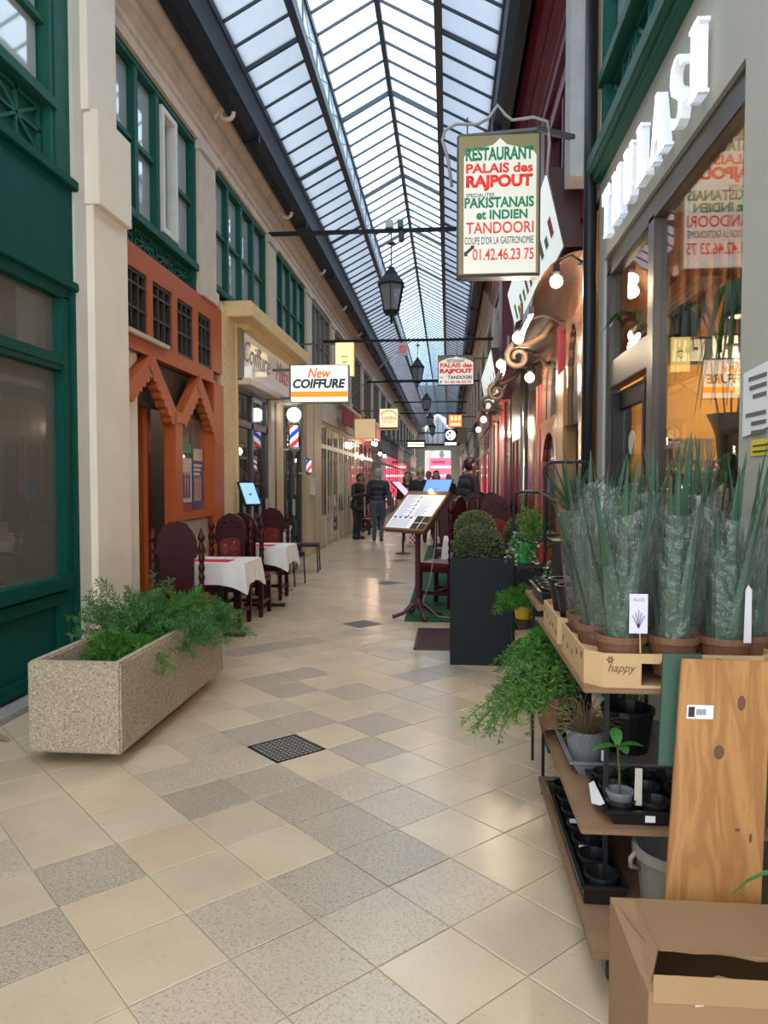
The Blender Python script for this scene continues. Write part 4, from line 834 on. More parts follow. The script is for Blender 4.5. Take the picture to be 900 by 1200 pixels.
fascia_box(13.6, 17.6, 3.1, 3.95, 'second slanted lightbox sign further along the right wall', 8)

# ------------------------------------------------------------------ hanging signs
T_G = M('sign_green', (.005, .20, .09), .5, na=.02, emit=(.005, .2, .09), es=.15); T_R = M('sign_red', (.70, .03, .015), .5, na=.02, emit=(.7, .03, .015), es=.25); T_K = M('sign_black', (.03, .03, .035), .5, na=.02)
T_B = M('sign_navy', (.03, .04, .09), .5, na=.02); T_O = M('sign_orange', (.95, .22, .01), .5, na=.02, emit=(1, .2, .01), es=.7); T_OS = M('sign_orange_script', (.9, .14, .03), .5, na=.02, emit=(1, .12, .02), es=.5); T_S = M('sign_slate', (.07, .11, .14), .5, na=.02)
OLIVE = M('olive_gold', (.27, .21, .08), .5, na=.06)
def lightbox(name, label, x0, x1, y, z0, z1, d, face, case, cat='sign'):
    t = thing(name, label, cat, ((x0 + x1) / 2, y, z0))
    box('case', case, t, x0, x1, y, y + d, z0, z1, bevel=.008); box('face', face, t, x0 + .015, x1 - .015, y - .006, y + .001, z0 + .015, z1 - .015)
    return t
FACE1 = M('lit_cream_face', (.68, .65, .54), .4, emit=(1, .95, .78), es=.13, na=.03)
k_ = 5.4 / 865; zz = lambda y: 1.5 + (566 - y) * k_
rj = lightbox('lightbox_sign', 'tall restaurant lightbox reading PALAIS des RAJPOUT PAKISTANAIS et INDIEN with phone number', .055, .648, 5.4, 2.98, 3.985, .13, OLIVE, M('dark_brown_case', (.035, .025, .02), .4))
cx_ = .355; yf = 5.392
mb = MB(); mb.prism([(-.255, 0), (.255, 0), (.255, .82), (.235, .85), (.15, .875), (.05, .90), (0, .945), (-.05, .90), (-.15, .875), (-.235, .85), (-.255, .82)], (cx_ + .005, yf, 3.0), X_, Z_, (0, -.004, 0)); rjp = mb.build('arched_panel', FACE1, rj)
yt = yf - .0045
for s, a, b, w, m, bo, off in (('RESTAURANT', 184, 199, .475, T_G, .035, 0), ('PALAIS des', 202, 213, .47, T_R, .03, 0), ('RAJPOUT', 215, 233, .47, T_R, .05, 0), ('SPECIALITES', 235.5, 239.5, .2, T_K, 0, -.135), ('PAKISTANAIS', 240, 252, .49, T_G, .03, 0), ('et INDIEN', 254.5, 265, .36, T_G, .03, 0.02), ('TANDOORI', 268, 281, .475, T_R, .01, .005), ("COUPE D'OR LA GASTRONOMIE", 284.5, 293, .485, T_K, 0, .0), ('01.42.46.23 75', 298, 311, .43, T_R, .01, .03)):
    text('lettering', s, rjp, (cx_ + off, yt, zz((a + b) / 2)), w, (b - a) * k_, m, depth=.003, bold=bo)
mb = MB(); mb.bar((cx_ - .235, yt, zz(303)), (cx_ - .185, yt, zz(296)), .02, .004, up=(0, 1, 0)); mb.box(cx_ - .247, cx_ - .222, yt - .003, yt, zz(306), zz(301)); mb.box(cx_ - .2, cx_ - .175, yt - .003, yt, zz(298), zz(294)); mb.build('telephone_mark', T_K, rjp)
MB().bar((.62, 5.45, 4.03), (XR - .1, 5.65, 4.03), .035).build('bracket_arm', GREYIRON, rj); MB().bar((.08, 5.46, 4.0), (.62, 5.46, 4.03), .02).build('bracket_arm', GREYIRON, rj)
PIPEM = M('pale_conduit', (.34, .32, .31), .5)
pts = [(.70, 5.5, 3.72), (.72, 5.5, 3.95), (.70, 5.48, 4.09), (.6, 5.47, 4.12), (.45, 5.46, 4.10), (.40, 5.46, 4.14), (.345, 5.46, 4.21), (.28, 5.46, 4.12), (.2, 5.46, 4.08), (.05, 5.46, 4.09), (-.03, 5.46, 4.05), (-.05, 5.46, 3.98), (-.01, 5.47, 3.85), (.02, 5.47, 3.65)]
MB().tube(pts, .012, 8).build('scroll_conduit', PIPEM, rj, smooth=True); MB().tube([(.13, 5.46, 4.0), (.13, 5.46, 4.13)], .006, 6).build('hanger', GREYIRON, rj)
# second restaurant sign
FACE2 = M('lit_white_face', (.8, .76, .7), .4, emit=(1, .93, .8), es=.2, na=.03)
k2 = 18 / 865; z2 = lambda y: 1.5 + (566 - y) * k2; x2 = lambda x: (x - 525) * k2 * 1.0
r2s = lightbox('lightbox_sign', 'smaller white restaurant sign PALAIS des RAJPOUT hanging deeper in the passage', -.255, .615, 18, 3.86, 4.58, .12, OLIVE, M('dark_brown_case'))
MB().prism([(-.415, 0), (.415, 0), (.415, .52), (.34, .57), (.2, .62), (.06, .64), (0, .67), (-.06, .64), (-.2, .62), (-.34, .57), (-.415, .52)], (.18, 17.992, 3.88), X_, Z_, (0, -.004, 0)).build('arched_panel', FACE2, r2s)
for s, zc, h, w, m, bo, off in (('RESTAURANT', 4.44, .075, .42, T_S, .02, 0), ('PALAIS des', 4.335, .11, .76, T_R, .04, 0), ('RAJPOUT', 4.185, .14, .78, T_R, .06, 0), ('TANDOORI', 4.045, .085, .58, T_B, .03, .09), ('SPEC.', 4.04, .04, .1, T_K, 0, -.34), ('01.42.46.23.75', 3.935, .065, .64, T_R, .03, .05)):
    text('lettering', s, [c for c in r2s.children if c.name.startswith('arched')][0], (.18 + off, 17.987, zc), w, h, m, depth=.003, bold=bo)
MB().bar((-.2, 17.985, 3.92), (-.16, 17.985, 3.96), .03, .004, up=(0, 1, 0)).build('telephone_mark', T_K, r2s); MB().bar((.6, 18.05, 4.5), (XR, 18.05, 4.5), .035).build('bracket_arm', GREYIRON, r2s); MB().tube([(.2, 18.05, 4.58), (.2, 17.25, 4.80)], .01, 6).build('hanger', GREYIRON, r2s)
# hairdresser lightbox
FACEC = M('lit_warm_white_face', (.85, .85, .8), .4, emit=(1, .99, .88), es=.36, na=.02)
nc = lightbox('lightbox_sign', 'lit white sign reading New COIFFURE with an orange stripe', -2.50, -1.565, 11.6, 2.77, 3.37, .16, FACEC, M('grey_alu_case', (.30, .29, .27), .4))
text('lettering', 'New', nc, (-2.03, 11.592, 3.235), .37, .16, T_OS, depth=.003, shear=.25, bold=.02); text('lettering', 'COIFFURE', nc, (-2.035, 11.592, 3.07), .84, .15, T_S, depth=.003, shear=.18, bold=.045)
box('orange_stripe', T_O, nc, -2.485, -1.58, 11.589, 11.594, 2.86, 2.945); MB().bar((XL, 11.68, 3.3), (-2.5, 11.68, 3.3), .04).build('bracket_arm', GREYIRON, nc); MB().bar((XL, 11.68, 2.85), (-2.5, 11.68, 2.85), .04).build('bracket_arm', GREYIRON, nc)
MB().tube([(-1.6, 11.68, 2.80), (-1.15, 13.5, 3.7), (-.85, 17.1, 4.78)], .008, 6).build('stay_cable', GREYIRON, nc)
# yellow sign
FACEY = M('lit_yellow_face', (.8, .62, .25), .4, emit=(1, .74, .26), es=.75, na=.12, ns=4)
yl = lightbox('lightbox_sign', 'small glowing yellow sign with a cup mark above the hairdresser sign', -2.15, -1.78, 14.0, 3.52, 4.17, .1, FACEY, M('yellow_case', (.6, .45, .2), .4))
MB().tube(arc((-1.965, 13.99, 3.84), .07, R(30), R(150), 8, X_, Z_), .010, 6).build('cup_mark', INK, yl); MB().tube(arc((-1.965, 13.99, 3.83), .045, R(200), R(340), 8, X_, Z_), .009, 6).build('cup_mark', INK, yl)
MB().bar((XL, 14.05, 4.15), (-2.15, 14.05, 4.15), .03).build('bracket_arm', GREYIRON, yl)
# further signs
FACEP = M('lit_peach_face', (.8, .62, .42), .4, emit=(1, .70, .40), es=.55, na=.06)
ys_ = lightbox('lightbox_sign', 'peach coloured lit sign with domed border and dark red foot', -2.24, -1.62, 24, 3.22, 3.92, .12, FACEP, M('taupe_case', (.2, .16, .12), .5))
text('lettering', 'YASMIN', ys_, (-1.93, 23.99, 3.60), .46, .12, INK, depth=.003); text('lettering', 'RESTAURANT', ys_, (-1.93, 23.99, 3.48), .38, .05, T_R, depth=.003); box('foot_band', M('dark_red_band', (.3, .05, .05), .5), ys_, -2.22, -1.64, 23.985, 23.992, 3.24, 3.31)
MB().tube(arc((-1.93, 23.99, 3.55), .30, R(30), R(150), 10, X_, Z_), .012, 6).build('dome_mark', INK, ys_); MB().bar((XL, 24.06, 3.85), (-2.24, 24.06, 3.85), .04).build('bracket_arm', GREYIRON, ys_)
rd = lightbox('lightbox_sign', 'glowing orange red sign high on the right', .0, .5, 27, 3.52, 3.98, .12, M('lit_red_face', (.8, .12, .05), .4, emit=(1, .13, .04), es=1.1), BLACKM)
for a in (0, .14, .28): box('mark', M('lit_orange_mark', (.9, .4, .2), .4, emit=(1, .45, .2), es=1), rd, .08 + a, .17 + a, 26.99, 26.994, 3.76, 3.93)
box('mark', M('lit_orange_mark'), rd, .06, .44, 26.99, 26.994, 3.58, 3.68); MB().bar((.5, 27.06, 3.9), (XR, 27.06, 3.9), .04).build('bracket_arm', GREYIRON, rd)
WMARK = M('lit_white_mark', (.9, .9, .9), .4, emit=(1, 1, 1), es=1.0)
bs_ = lightbox('lightbox_sign', 'black square sign with a round white emblem', -.15, .32, 27.5, 2.88, 3.50, .1, M('sign_black_face', (.02, .025, .03), .4), BLACKM)
mb = MB(); c_ = Vector((.085, 27.49, 3.27))
for k in range(20):
    a, b = 2 * pi * k / 20, 2 * pi * (k + 1) / 20; mb.bar(c_ + Vector((cos(a), 0, sin(a))) * .165, c_ + Vector((cos(b), 0, sin(b))) * .165, .045, .004, up=(0, 1, 0))
mb.build('emblem_ring', WMARK, bs_); mb = MB(); mb.box(.10, .13, 27.487, 27.49, 3.14, 3.40); mb.box(.16, .19, 27.487, 27.49, 3.17, 3.37); mb.bar((-.03, 27.489, 3.22), (.06, 27.489, 3.20), .04, .004, up=(0, 1, 0)); mb.bar((-.02, 27.489, 3.36), (.03, 27.489, 3.30), .04, .004, up=(0, 1, 0)); mb.bar((.05, 27.489, 3.20), (.05, 27.489, 3.30), .04, .004, up=(0, 1, 0)); mb.build('emblem_strokes', WMARK, bs_)
box('white_band', WMARK, bs_, -.12, .30, 27.487, 27.494, 2.90, 3.0); MB().bar((.32, 27.55, 3.4), (XR, 27.55, 3.4), .04).build('bracket_arm', GREYIRON, bs_)
bb = lightbox('hanging_board', 'plain brown sign board beside the round emblem sign', .34, .66, 26.4, 2.9, 3.47, .06, M('brown_board', (.22, .16, .10), .6), M('brown_board_edge', (.15, .11, .07), .6)); MB().bar((.66, 26.42, 3.4), (XR, 26.42, 3.4), .03).build('bracket_arm', GREYIRON, bb)
gs = lightbox('lightbox_sign', 'narrow black sign with glowing pale green bars far left', -1.85, -1.02, 33, 3.05, 3.42, .1, M('sign_black_face'), BLACKM)
for z in (3.12, 3.24): box('lit_bar', M('lit_green_bar', (.7, .9, .5), .4, emit=(.75, 1, .6), es=1.3), gs, -1.8, -1.07, 32.985, 32.994, z, z + .07)
MB().bar((XL, 33.05, 3.38), (-1.85, 33.05, 3.38), .04).build('bracket_arm', GREYIRON, gs)
aw = thing('awning_sign', 'small red banner sign hung along the left facade', 'sign', (XL, 19.5, 3.2)); MB().prism([(0, 0), (1.9, 0), (1.9, .42), (0, .42)], (XL + .22, 18.6, 3.02), Y_, Z_, (.05, 0, 0)).build('banner', M('banner_red', (.38, .03, .03), .7), aw); MB().bar((XL, 18.7, 3.4), (XL + .3, 18.7, 3.4), .03).bar((XL, 20.3, 3.4), (XL + .3, 20.3, 3.4), .03).build('bracket', GREYIRON, aw)
pb = lightbox('lightbox_sign', 'tan square sign below the red banner on the left', -2.80, -2.15, 22, 2.82, 3.42, .1, M('lit_tan_face', (.6, .45, .25), .5, emit=(1, .7, .35), es=.22), M('taupe_case'))
rb = thing('lightbox_sign', 'pinkish red lit box sign above the bright bulbs on the left', 'sign', (XL, 24.5, 3)); MB().box(XL, XL + .55, 22.9, 25.6, 2.95, 3.5).build('case', M('lit_pink_face', (.6, .15, .12), .5, emit=(1, .22, .16), es=.35), rb); box('band', WHITE, rb, XL + .552, XL + .56, 23, 25.5, 3.3, 3.42)

# ------------------------------------------------------------------ lanterns
def make_lantern():
    t = thing('hanging_lantern', 'x', 'lantern', (0, 0, 0), group='black street lanterns along the passage')
    MB().tube([(0, 0, .78), (0, 0, 1.38)], .011, 6).build('chain', BLACKM, t); MB().lathe([(.08, 1.17), (.02, 1.22)], (0, 0, 0), 8).build('rain_cap', BLACKM, t)
    MB().lathe([(.02, .82), (.05, .80), (.05, .77), (.075, .75), (.075, .72), (.05, .72)], (0, 0, 0), 12).build('crown', BLACKM, t)
    def ring(r, z): return [(r * cos(k * pi / 3 + pi / 6), r * sin(k * pi / 3 + pi / 6), z) for k in range(6)]
    mb = MB(); mb.add(ring(.09, .74) + ring(.12, .68) + ring(.235, .54) + ring(.24, .515) + ring(.20, .51), [[a * 6 + k, a * 6 + (k + 1) % 6, a * 6 + 6 + (k + 1) % 6, a * 6 + 6 + k] for a in range(4) for k in range(6)] + [[0, 1, 2, 3, 4, 5]]); mb.build('roof', BLACKM, t)
    A, B = ring(.205, .51), ring(.125, .12)
    for k in range(6):
        MB().bar(A[k], B[k], .018).build('corner_bar', BLACKM, t)
        a, b, c, d = [Vector(p_) for p_ in (A[k], A[(k + 1) % 6], B[(k + 1) % 6], B[k])]; MB().add([a, b, c, d], [(0, 1, 2, 3)]).build('pane', M_glass('lantern_glass', (.45, .46, .48), 1.5, .15, haze=.5, hazecol=(.36, .37, .38)), t)
    mb = MB(); mb.add(ring(.14, .13) + ring(.14, .105) + ring(.09, .06), [[a * 6 + k, a * 6 + (k + 1) % 6, a * 6 + 6 + (k + 1) % 6, a * 6 + 6 + k] for a in range(2) for k in range(6)] + [[12, 13, 14, 15, 16, 17], [0, 1, 2, 3, 4, 5]]); mb.build('base', BLACKM, t)
    MB().lathe([(.02, .06), (.03, .03), (.012, .01), (.03, -.02), (.02, -.05), (.004, -.07)], (0, 0, 0), 8).build('finial', BLACKM, t)
    MB().lathe([(.012, .13), (.03, .2), (.03, .32), (.01, .36)], (0, 0, 0), 8).build('bulb_holder', GREYP, t)
    return t
ln0 = make_lantern()
for n, (x, y, z) in enumerate(((-.90, 11.7, 4.08), (-.92, 22.2, 4.42), (-.92, 31.5, 4.5), (-.92, 38, 4.3), (-.92, 43, 4.2))):
    l_ = ln0 if n == 0 else copy_tree(ln0); l_.location = (x, y, z)
    l_['label'] = ['large black street lantern hanging nearest, in front of the glass roof', 'second black street lantern, left of the small restaurant sign', 'third black street lantern along the passage', 'fourth black street lantern along the passage', 'last and smallest black street lantern'][n]
box('junction_box', M('box_beige', (.5, .48, .44), .5), None, -.99, -.87, 11.62, 11.74, 5.48, 5.60, bevel=.006, label='small beige junction box on top of the first tie rod', cat='box'); box('junction_box', M('box_green', (.05, .13, .12), .5), None, -.80, -.71, 11.62, 11.72, 5.48, 5.60, bevel=.006, label='small dark green box on top of the first tie rod', cat='box')
cm = thing('security_camera', 'brown camera hanging below the first tie rod', 'camera', (-.74, 11.68, 5.42)); box('mount', GREYP, cm, -.76, -.72, 11.66, 11.70, 5.40, 5.43); MB().lathe([(.02, -.16), (.045, -.14), (.045, 0)], (-.74, 11.68, 5.42), 10).build('camera_body', M('camera_brown', (.06, .05, .06), .5), cm)
ns_ = thing('no_smoking_sign', 'round red and white prohibition sign hanging from the second rod', 'sign', (-1.06, 17.2, 4.5)); box('plate', M('grey_white_plate', (.45, .45, .45), .6), ns_, -1.17, -.95, 17.18, 17.19, 4.44, 4.74); mb = MB()
for k in range(16):
    a, b = 2 * pi * k / 16, 2 * pi * (k + 1) / 16; mb.bar(Vector((-1.06 + .075 * cos(a), 17.175, 4.6 + .075 * sin(a))), Vector((-1.06 + .075 * cos(b), 17.175, 4.6 + .075 * sin(b))), .022, .004, up=(0, 1, 0))
mb.bar((-1.11, 17.175, 4.65), (-1.01, 17.175, 4.55), .022, .004, up=(0, 1, 0)); mb.build('red_ring', T_R, ns_)

# barber poles
def barber(x, y, z, label, s=1.0, globe=True):
    t = thing('barber_pole', label, 'barber pole', (x, y, z)); m, n, b = newmat('barber_stripes') if 'barber_stripes' not in MATS else (MATS['barber_stripes'], None, None)
    if n:
        MATS['barber_stripes'] = m; L = n.links.new; tcn = n.nodes.new('ShaderNodeTexCoord'); sep = n.nodes.new('ShaderNodeSeparateXYZ'); L(tcn.outputs['Object'], sep.inputs[0])
        at = n.nodes.new('ShaderNodeMath'); at.operation = 'ARCTAN2'; L(sep.outputs['Y'], at.inputs[0]); L(sep.outputs['X'], at.inputs[1])
        mu = n.nodes.new('ShaderNodeMath'); mu.operation = 'DIVIDE'; mu.inputs[1].default_value = 2 * pi; L(at.outputs[0], mu.inputs[0])
        mz = n.nodes.new('ShaderNodeMath'); mz.operation = 'MULTIPLY_ADD'; mz.inputs[1].default_value = -2.9; L(sep.outputs['Z'], mz.inputs[0]); L(mu.outputs[0], mz.inputs[2])
        fr = n.nodes.new('ShaderNodeMath'); fr.operation = 'FRACT'; L(mz.outputs[0], fr.inputs[0]); cr = n.nodes.new('ShaderNodeValToRGB'); cr.color_ramp.interpolation = 'CONSTANT'
        e = cr.color_ramp.elements; e[0].position = 0; e[0].color = (.02, .05, .5, 1); e[1].position = .26; e[1].color = (.9, .9, .95, 1)
        for ps, c in ((.5, (.75, .03, .04, 1)), (.76, (.9, .9, .95, 1))): q_ = e.new(ps); q_.color = c
        L(fr.outputs[0], cr.inputs['Fac']); L(cr.outputs['Color'], b.inputs['Base Color']); L(cr.outputs['Color'], b.inputs['Emission Color']); b.inputs['Emission Strength'].default_value = .75
    MB().lathe([(.075 * s, 0), (.075 * s, .40 * s)], (x, y, z), 18).build('striped_tube', m, t, smooth=True)
    for zz_ in (-.03, .42): MB().lathe([(.06 * s, (zz_ - .06) * s), (.10 * s, (zz_ - .03) * s), (.11 * s, zz_ * s), (.10 * s, (zz_ + .02) * s), (.06 * s, (zz_ + .04) * s)], (x, y, z), 16).build('collar', ALU, t, smooth=True)
    if globe: MB().lathe([(.01, .46 * s)] + [((.13 * cos(R(d))) * s, (.57 + .13 * sin(R(d))) * s) for d in range(-60, 90, 15)] + [(.005, .70 * s)], (x, y, z), 18).build('globe', M('lit_globe', (.9, .9, .9), .4, emit=(1, 1, .98), es=2.0, na=.01), t, smooth=True)
    MB().lathe([(.01, -.14 * s), (.04 * s, -.10 * s), (.06 * s, -.06 * s)], (x, y, z), 12).build('foot', ALU, t, smooth=True)
    MB().bar((x, y, z - .05 * s), (XL if x < XC else XR, y, z - .05 * s), .03).build('arm', ALU, t); return t
barber(-2.62, 12.45, 2.12, 'barber pole with white globe under the hairdresser sign', .95)
barber(-2.70, 14.2, 1.72, 'small second barber pole on the dark side door', .6, False)
barber(.62, 24.5, 1.95, 'distant barber pole on the right side', 1.0, False)

# ------------------------------------------------------------------ far end street
FY = 72.0
st_ = thing('shop', 'far red shop with pale bands and a stone arch across the end of the passage', 'shop', (XC, FY, 0))
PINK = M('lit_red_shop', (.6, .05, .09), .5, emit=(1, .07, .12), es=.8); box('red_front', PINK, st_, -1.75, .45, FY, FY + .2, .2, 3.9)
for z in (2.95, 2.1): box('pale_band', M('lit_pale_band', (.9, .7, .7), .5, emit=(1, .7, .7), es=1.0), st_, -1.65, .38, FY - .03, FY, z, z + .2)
box('dark_lettering', M('dark_red_letters', (.25, .02, .04), .5), st_, -1.55, -.3, FY - .03, FY, 3.4, 3.65)
mb = MB(); mb.prism([(-1.1, 3.92)] + [(1.1 * cos(R(a)), 3.92 + .9 * sin(R(a))) for a in range(165, 10, -15)] + [(1.1, 3.92)], (-.62, FY, 0), X_, Z_, (0, .2, 0)); mb.build('stone_arch', M('pale_arch', (.5, .48, .44), .7), st_); MB().lathe([(.1, 3.95), (.25, 4.2), (.12, 4.6), (.02, 4.7)], (-.62, FY - .05, 0), 10).build('keystone', M('dark_keystone', (.12, .11, .1), .7), st_)
box('facade', M('street_facade', (.36, .33, .29), .8), st_, -8, 6, FY + .3, FY + .5, 0, 11)

# ------------------------------------------------------------------ concrete planter with asparagus fern
CONC = M_speck('washed_concrete', (.40, .33, .225), (.17, .135, .09), .85, 75, .56, .8, light=(.52, .45, .34))
cp_ = thing('concrete_planter', 'long washed concrete planter trough in front of the green shop', 'planter', (-1.955, 4.55, 0))
x0, x1, y0, y1, zb, zt = -2.21, -1.70, 3.68, 5.44, .075, .56; w = .055
mb = MB(); ob = [(x0, y0), (x1, y0), (x1, y1), (x0, y1)]; ib = [(x0 + w, y0 + w), (x1 - w, y0 + w), (x1 - w, y1 - w), (x0 + w, y1 - w)]
V = [(x, y, zb) for x, y in ob] + [(x, y, zt) for x, y in ob] + [(x, y, zt) for x, y in ib] + [(x, y, zb + .08) for x, y in ib]
mb.add(V, [(0, 1, 2, 3)] + [(k, (k + 1) % 4, 4 + (k + 1) % 4, 4 + k) for k in range(4)] + [(4 + k, 4 + (k + 1) % 4, 8 + (k + 1) % 4, 8 + k) for k in range(4)] + [(8 + k, 8 + (k + 1) % 4, 12 + (k + 1) % 4, 12 + k) for k in range(4)] + [(12, 13, 14, 15)])
mb.build('trough', CONC, cp_, bevel=.010)
for y in (3.98, 5.12): box('foot', M('foot_stone', (.22, .19, .14), .9), cp_, -2.1, -1.80, y - .06, y + .06, 0, .078, bevel=.008)
box('soil', SOIL, cp_, x0 + w, x1 - w, y0 + w, y1 - w, .38, .43)
def fern(name, label, loc, n, length, mat, seed, droop=.8, spread=1.0, needle=.035, lift=1.0, cat='plant', pot=None, dirs=None, group=None, nd=26):
    r = random.Random(seed); t = thing(name, label, cat, loc, group=group); c = Vector(loc); mb = MB(); sm = MB()
    for k in range(n):
        a = r.uniform(*dirs) if dirs else r.uniform(0, 2 * pi); L_ = length * r.uniform(.55, 1.12); el = r.uniform(.35, 1.25); pts = []
        b0 = c + Vector((r.uniform(-.06, .06), r.uniform(-.06, .06), 0)) * spread
        for i in range(11):
            s = i / 10; h = Vector((cos(a + .4 * s), sin(a + .4 * s), 0)) * (L_ * s * cos(el) * spread * (1 - .1 * s)); pts.append(b0 + h + Z_ * (L_ * s * sin(el) * lift - droop * L_ * s * s * .7))
        sm.tube(pts, .0018, 4, caps=False)
        for i in range(nd):
            s = .15 + .85 * i / nd; f_ = s * 10; i0 = min(9, int(f_)); p_ = pts[i0].lerp(pts[i0 + 1], f_ - i0); d = (pts[i0 + 1] - pts[i0]).normalized()
            for j in range(4):
                v_ = Vector((r.gauss(0, 1), r.gauss(0, 1), r.gauss(0, 1) + .2)); v_ = (v_ - d * v_.dot(d)).normalized() + d * r.uniform(.3, .9); v_.normalize(); ln = needle * 1.2 * r.uniform(.6, 1.15)
                sd = v_.cross(Vector((r.gauss(0, 1), r.gauss(0, 1), r.gauss(0, 1)))).normalized() * .0031; mid = p_ + v_ * ln * .55
                mb.add([p_, mid - sd, p_ + v_ * ln, mid + sd], [(0, 1, 2, 3)])
    mb.build('needles', mat, t, kind='stuff'); sm.build('stems', STEMM, t, kind='stuff')
    if pot:
        pr, ph, pm = pot; MB().lathe([(pr * .75, -ph), (pr, -.01), (pr * 1.06, -.01), (pr * 1.06, .015), (pr * .95, .015), (pr * .9, -.02), (.005, -.02)], loc, 18, False).build('pot', pm, t, smooth=False)
    return t
fr = [(-1.95, 4.30, 'bright asparagus fern at the near end of the concrete trough', FERN, 150, .38, .8), (-2.02, 4.62, 'tall arching asparagus fern against the cream pier in the trough', FERN2, 110, .66, .45), (-1.88, 4.78, 'dense asparagus fern in the middle of the concrete trough', FERN2, 150, .52, .65), (-1.97, 5.08, 'bushy asparagus fern behind the middle of the trough', FERN, 150, .56, .6), (-1.86, 5.28, 'asparagus fern spilling over the far end of the trough', FERN2, 120, .46, .75)]
for k, (x, y, lb, m, n, L_, dr) in enumerate(fr): fern('asparagus_fern', lb, (x, y, .43), n, L_, m, 20 + k, dr, 1.0, .036, group='ferns in the concrete trough')
lf = thing('dry_leaf', 'curled brown leaf on the floor by the green shop', 'leaf', (-2.62, 4.0, 0)); MB().add([(-2.8, 4.08, .015), (-2.66, 4.03, .002), (-2.5, 4.0, .02), (-2.64, 4.09, .03), (-2.7, 4.12, .012)], [(0, 1, 4), (1, 3, 4), (1, 2, 3)]).build('blade', M('dead_leaf', (.28, .17, .09), .8), lf)

# ------------------------------------------------------------------ carved chairs and tables
def make_chair(legs='mahogany'):
    t = thing('carved_chair', 'x', 'chair', (0, 0, 0)); m = MAHOG      # faces -Y (sitter looks to -Y), back at +Y
    box('seat_frame', m, t, -.22, .22, -.22, .20, .38, .43, bevel=.008); box('seat_cushion', LEATHER, t, -.21, .21, -.22, .19, .43, .48, bevel=.018)
    tw = [(.026 + .005 * sin(z * 75), z) for z in [.48 + .02 * k for k in range(27)]]
    for s in (-1, 1):
        MB().box(s * .20 - .022, s * .20 + .022, -.21, -.165, 0, .38).build('leg', m, t, bevel=.006); MB().box(s * .20 - .024, s * .20 + .024, .16, .21, 0, .48).build('leg', m, t, bevel=.006)
        MB().lathe(tw, (s * .215, .20, 0), 8).build('back_post', m, t, smooth=True); MB().lathe([(.012, 1.0), (.03, 1.02), (.034, 1.05), (.02, 1.08), (.008, 1.12)], (s * .215, .20, 0), 8).build('finial', m, t, smooth=True)
        box('stretcher', m, t, s * .20 - .012, s * .20 + .012, -.17, .17, .14, .18)
    box('stretcher', m, t, -.2, .2, -.012, .012, .14, .18)
    arch = [(-.17, .86)] + [(.17 * cos(R(a)) * 1.0, .98 + .20 * sin(R(a)) + .010 * (i % 2)) for i, a in enumerate(range(180, -1, -12))] + [(.17, .86)]
    MB().prism(arch, (0, .185, 0), X_, Z_, (0, .035, 0)).build('carved_crest', m, t); MB().prism([(-.15, .50), (.15, .50), (.15, .88), (-.15, .88)], (0, .19, 0), X_, Z_, (0, .025, 0)).build('back_panel', m, t)
    cush = [(-.115, .56)] + [(.115 * cos(R(a)), .86 + .06 * sin(R(a))) for a in range(180, -1, -20)] + [(.115, .56)]
    MB().prism(cush, (0, .155, 0), X_, Z_, (0, .04, 0)).build('back_cushion', LEATHER, t, bevel=.01)
    for s in (-1, 1): box('back_rail', m, t, s * .2 - .05, s * .2 + .0 if s > 0 else s * .2 + .05, .19, .215, .90, .95)
    box('lower_rail', m, t, -.2, .2, .19, .215, .5, .55)
    for k in range(5):
        a = R(30 + 30 * k); MB().lathe([(.0, -.01), (.022, 0), (.0, .01)], (.12 * cos(a), .18, .97 + .13 * sin(a)), 8, False).build('carved_boss', m, t)
    return t
ch0 = make_chair()
CH = [(-2.33, 6.38, pi, 'dark carved chair with its back to the planter, nearest on the left'), (-2.34, 7.60, 0, 'carved chair with red leather back facing the first left table'), (-2.28, 8.24, pi, 'carved chair standing back to back behind the first left table'), (-2.33, 9.42, 0, 'carved chair with red back at the far side of the second left table'),
      (-.06, 8.95, R(245), 'carved chair on the green carpet right behind the menu stand'), (.62, 9.4, 0, 'carved chair with red cushion behind the paired topiary planters'), (.05, 10.9, pi, 'carved chair half hidden behind the front topiary ball'), (.66, 11.0, pi, 'carved chair beside the red doors on the terrace'), (.45, 12.4, 0, 'carved chair at the far side of the terrace table'), (.75, 12.9, 0, 'carved chair close to the broad red pillar'), (-2.45, 21.2, R(90), 'red chair by the left wall behind the walking man', ), (-2.4, 22.4, R(90), 'second distant red chair by the left wall'), (-2.4, 23.6, R(90), 'third distant red chair by the left wall')]
for n, c in enumerate(CH):
    o = ch0 if n == 0 else copy_tree(ch0); o.location = (c[0], c[1], .012 if 7.9 < c[1] < 17 and c[0] > -.5 else 0); o.rotation_euler = (0, 0, c[2]); o.scale = (1, 1, .99) if c[0] < -.5 else (1.1, 1.05, 1.12); o['label'] = c[3]; o['group'] = 'carved restaurant chairs'
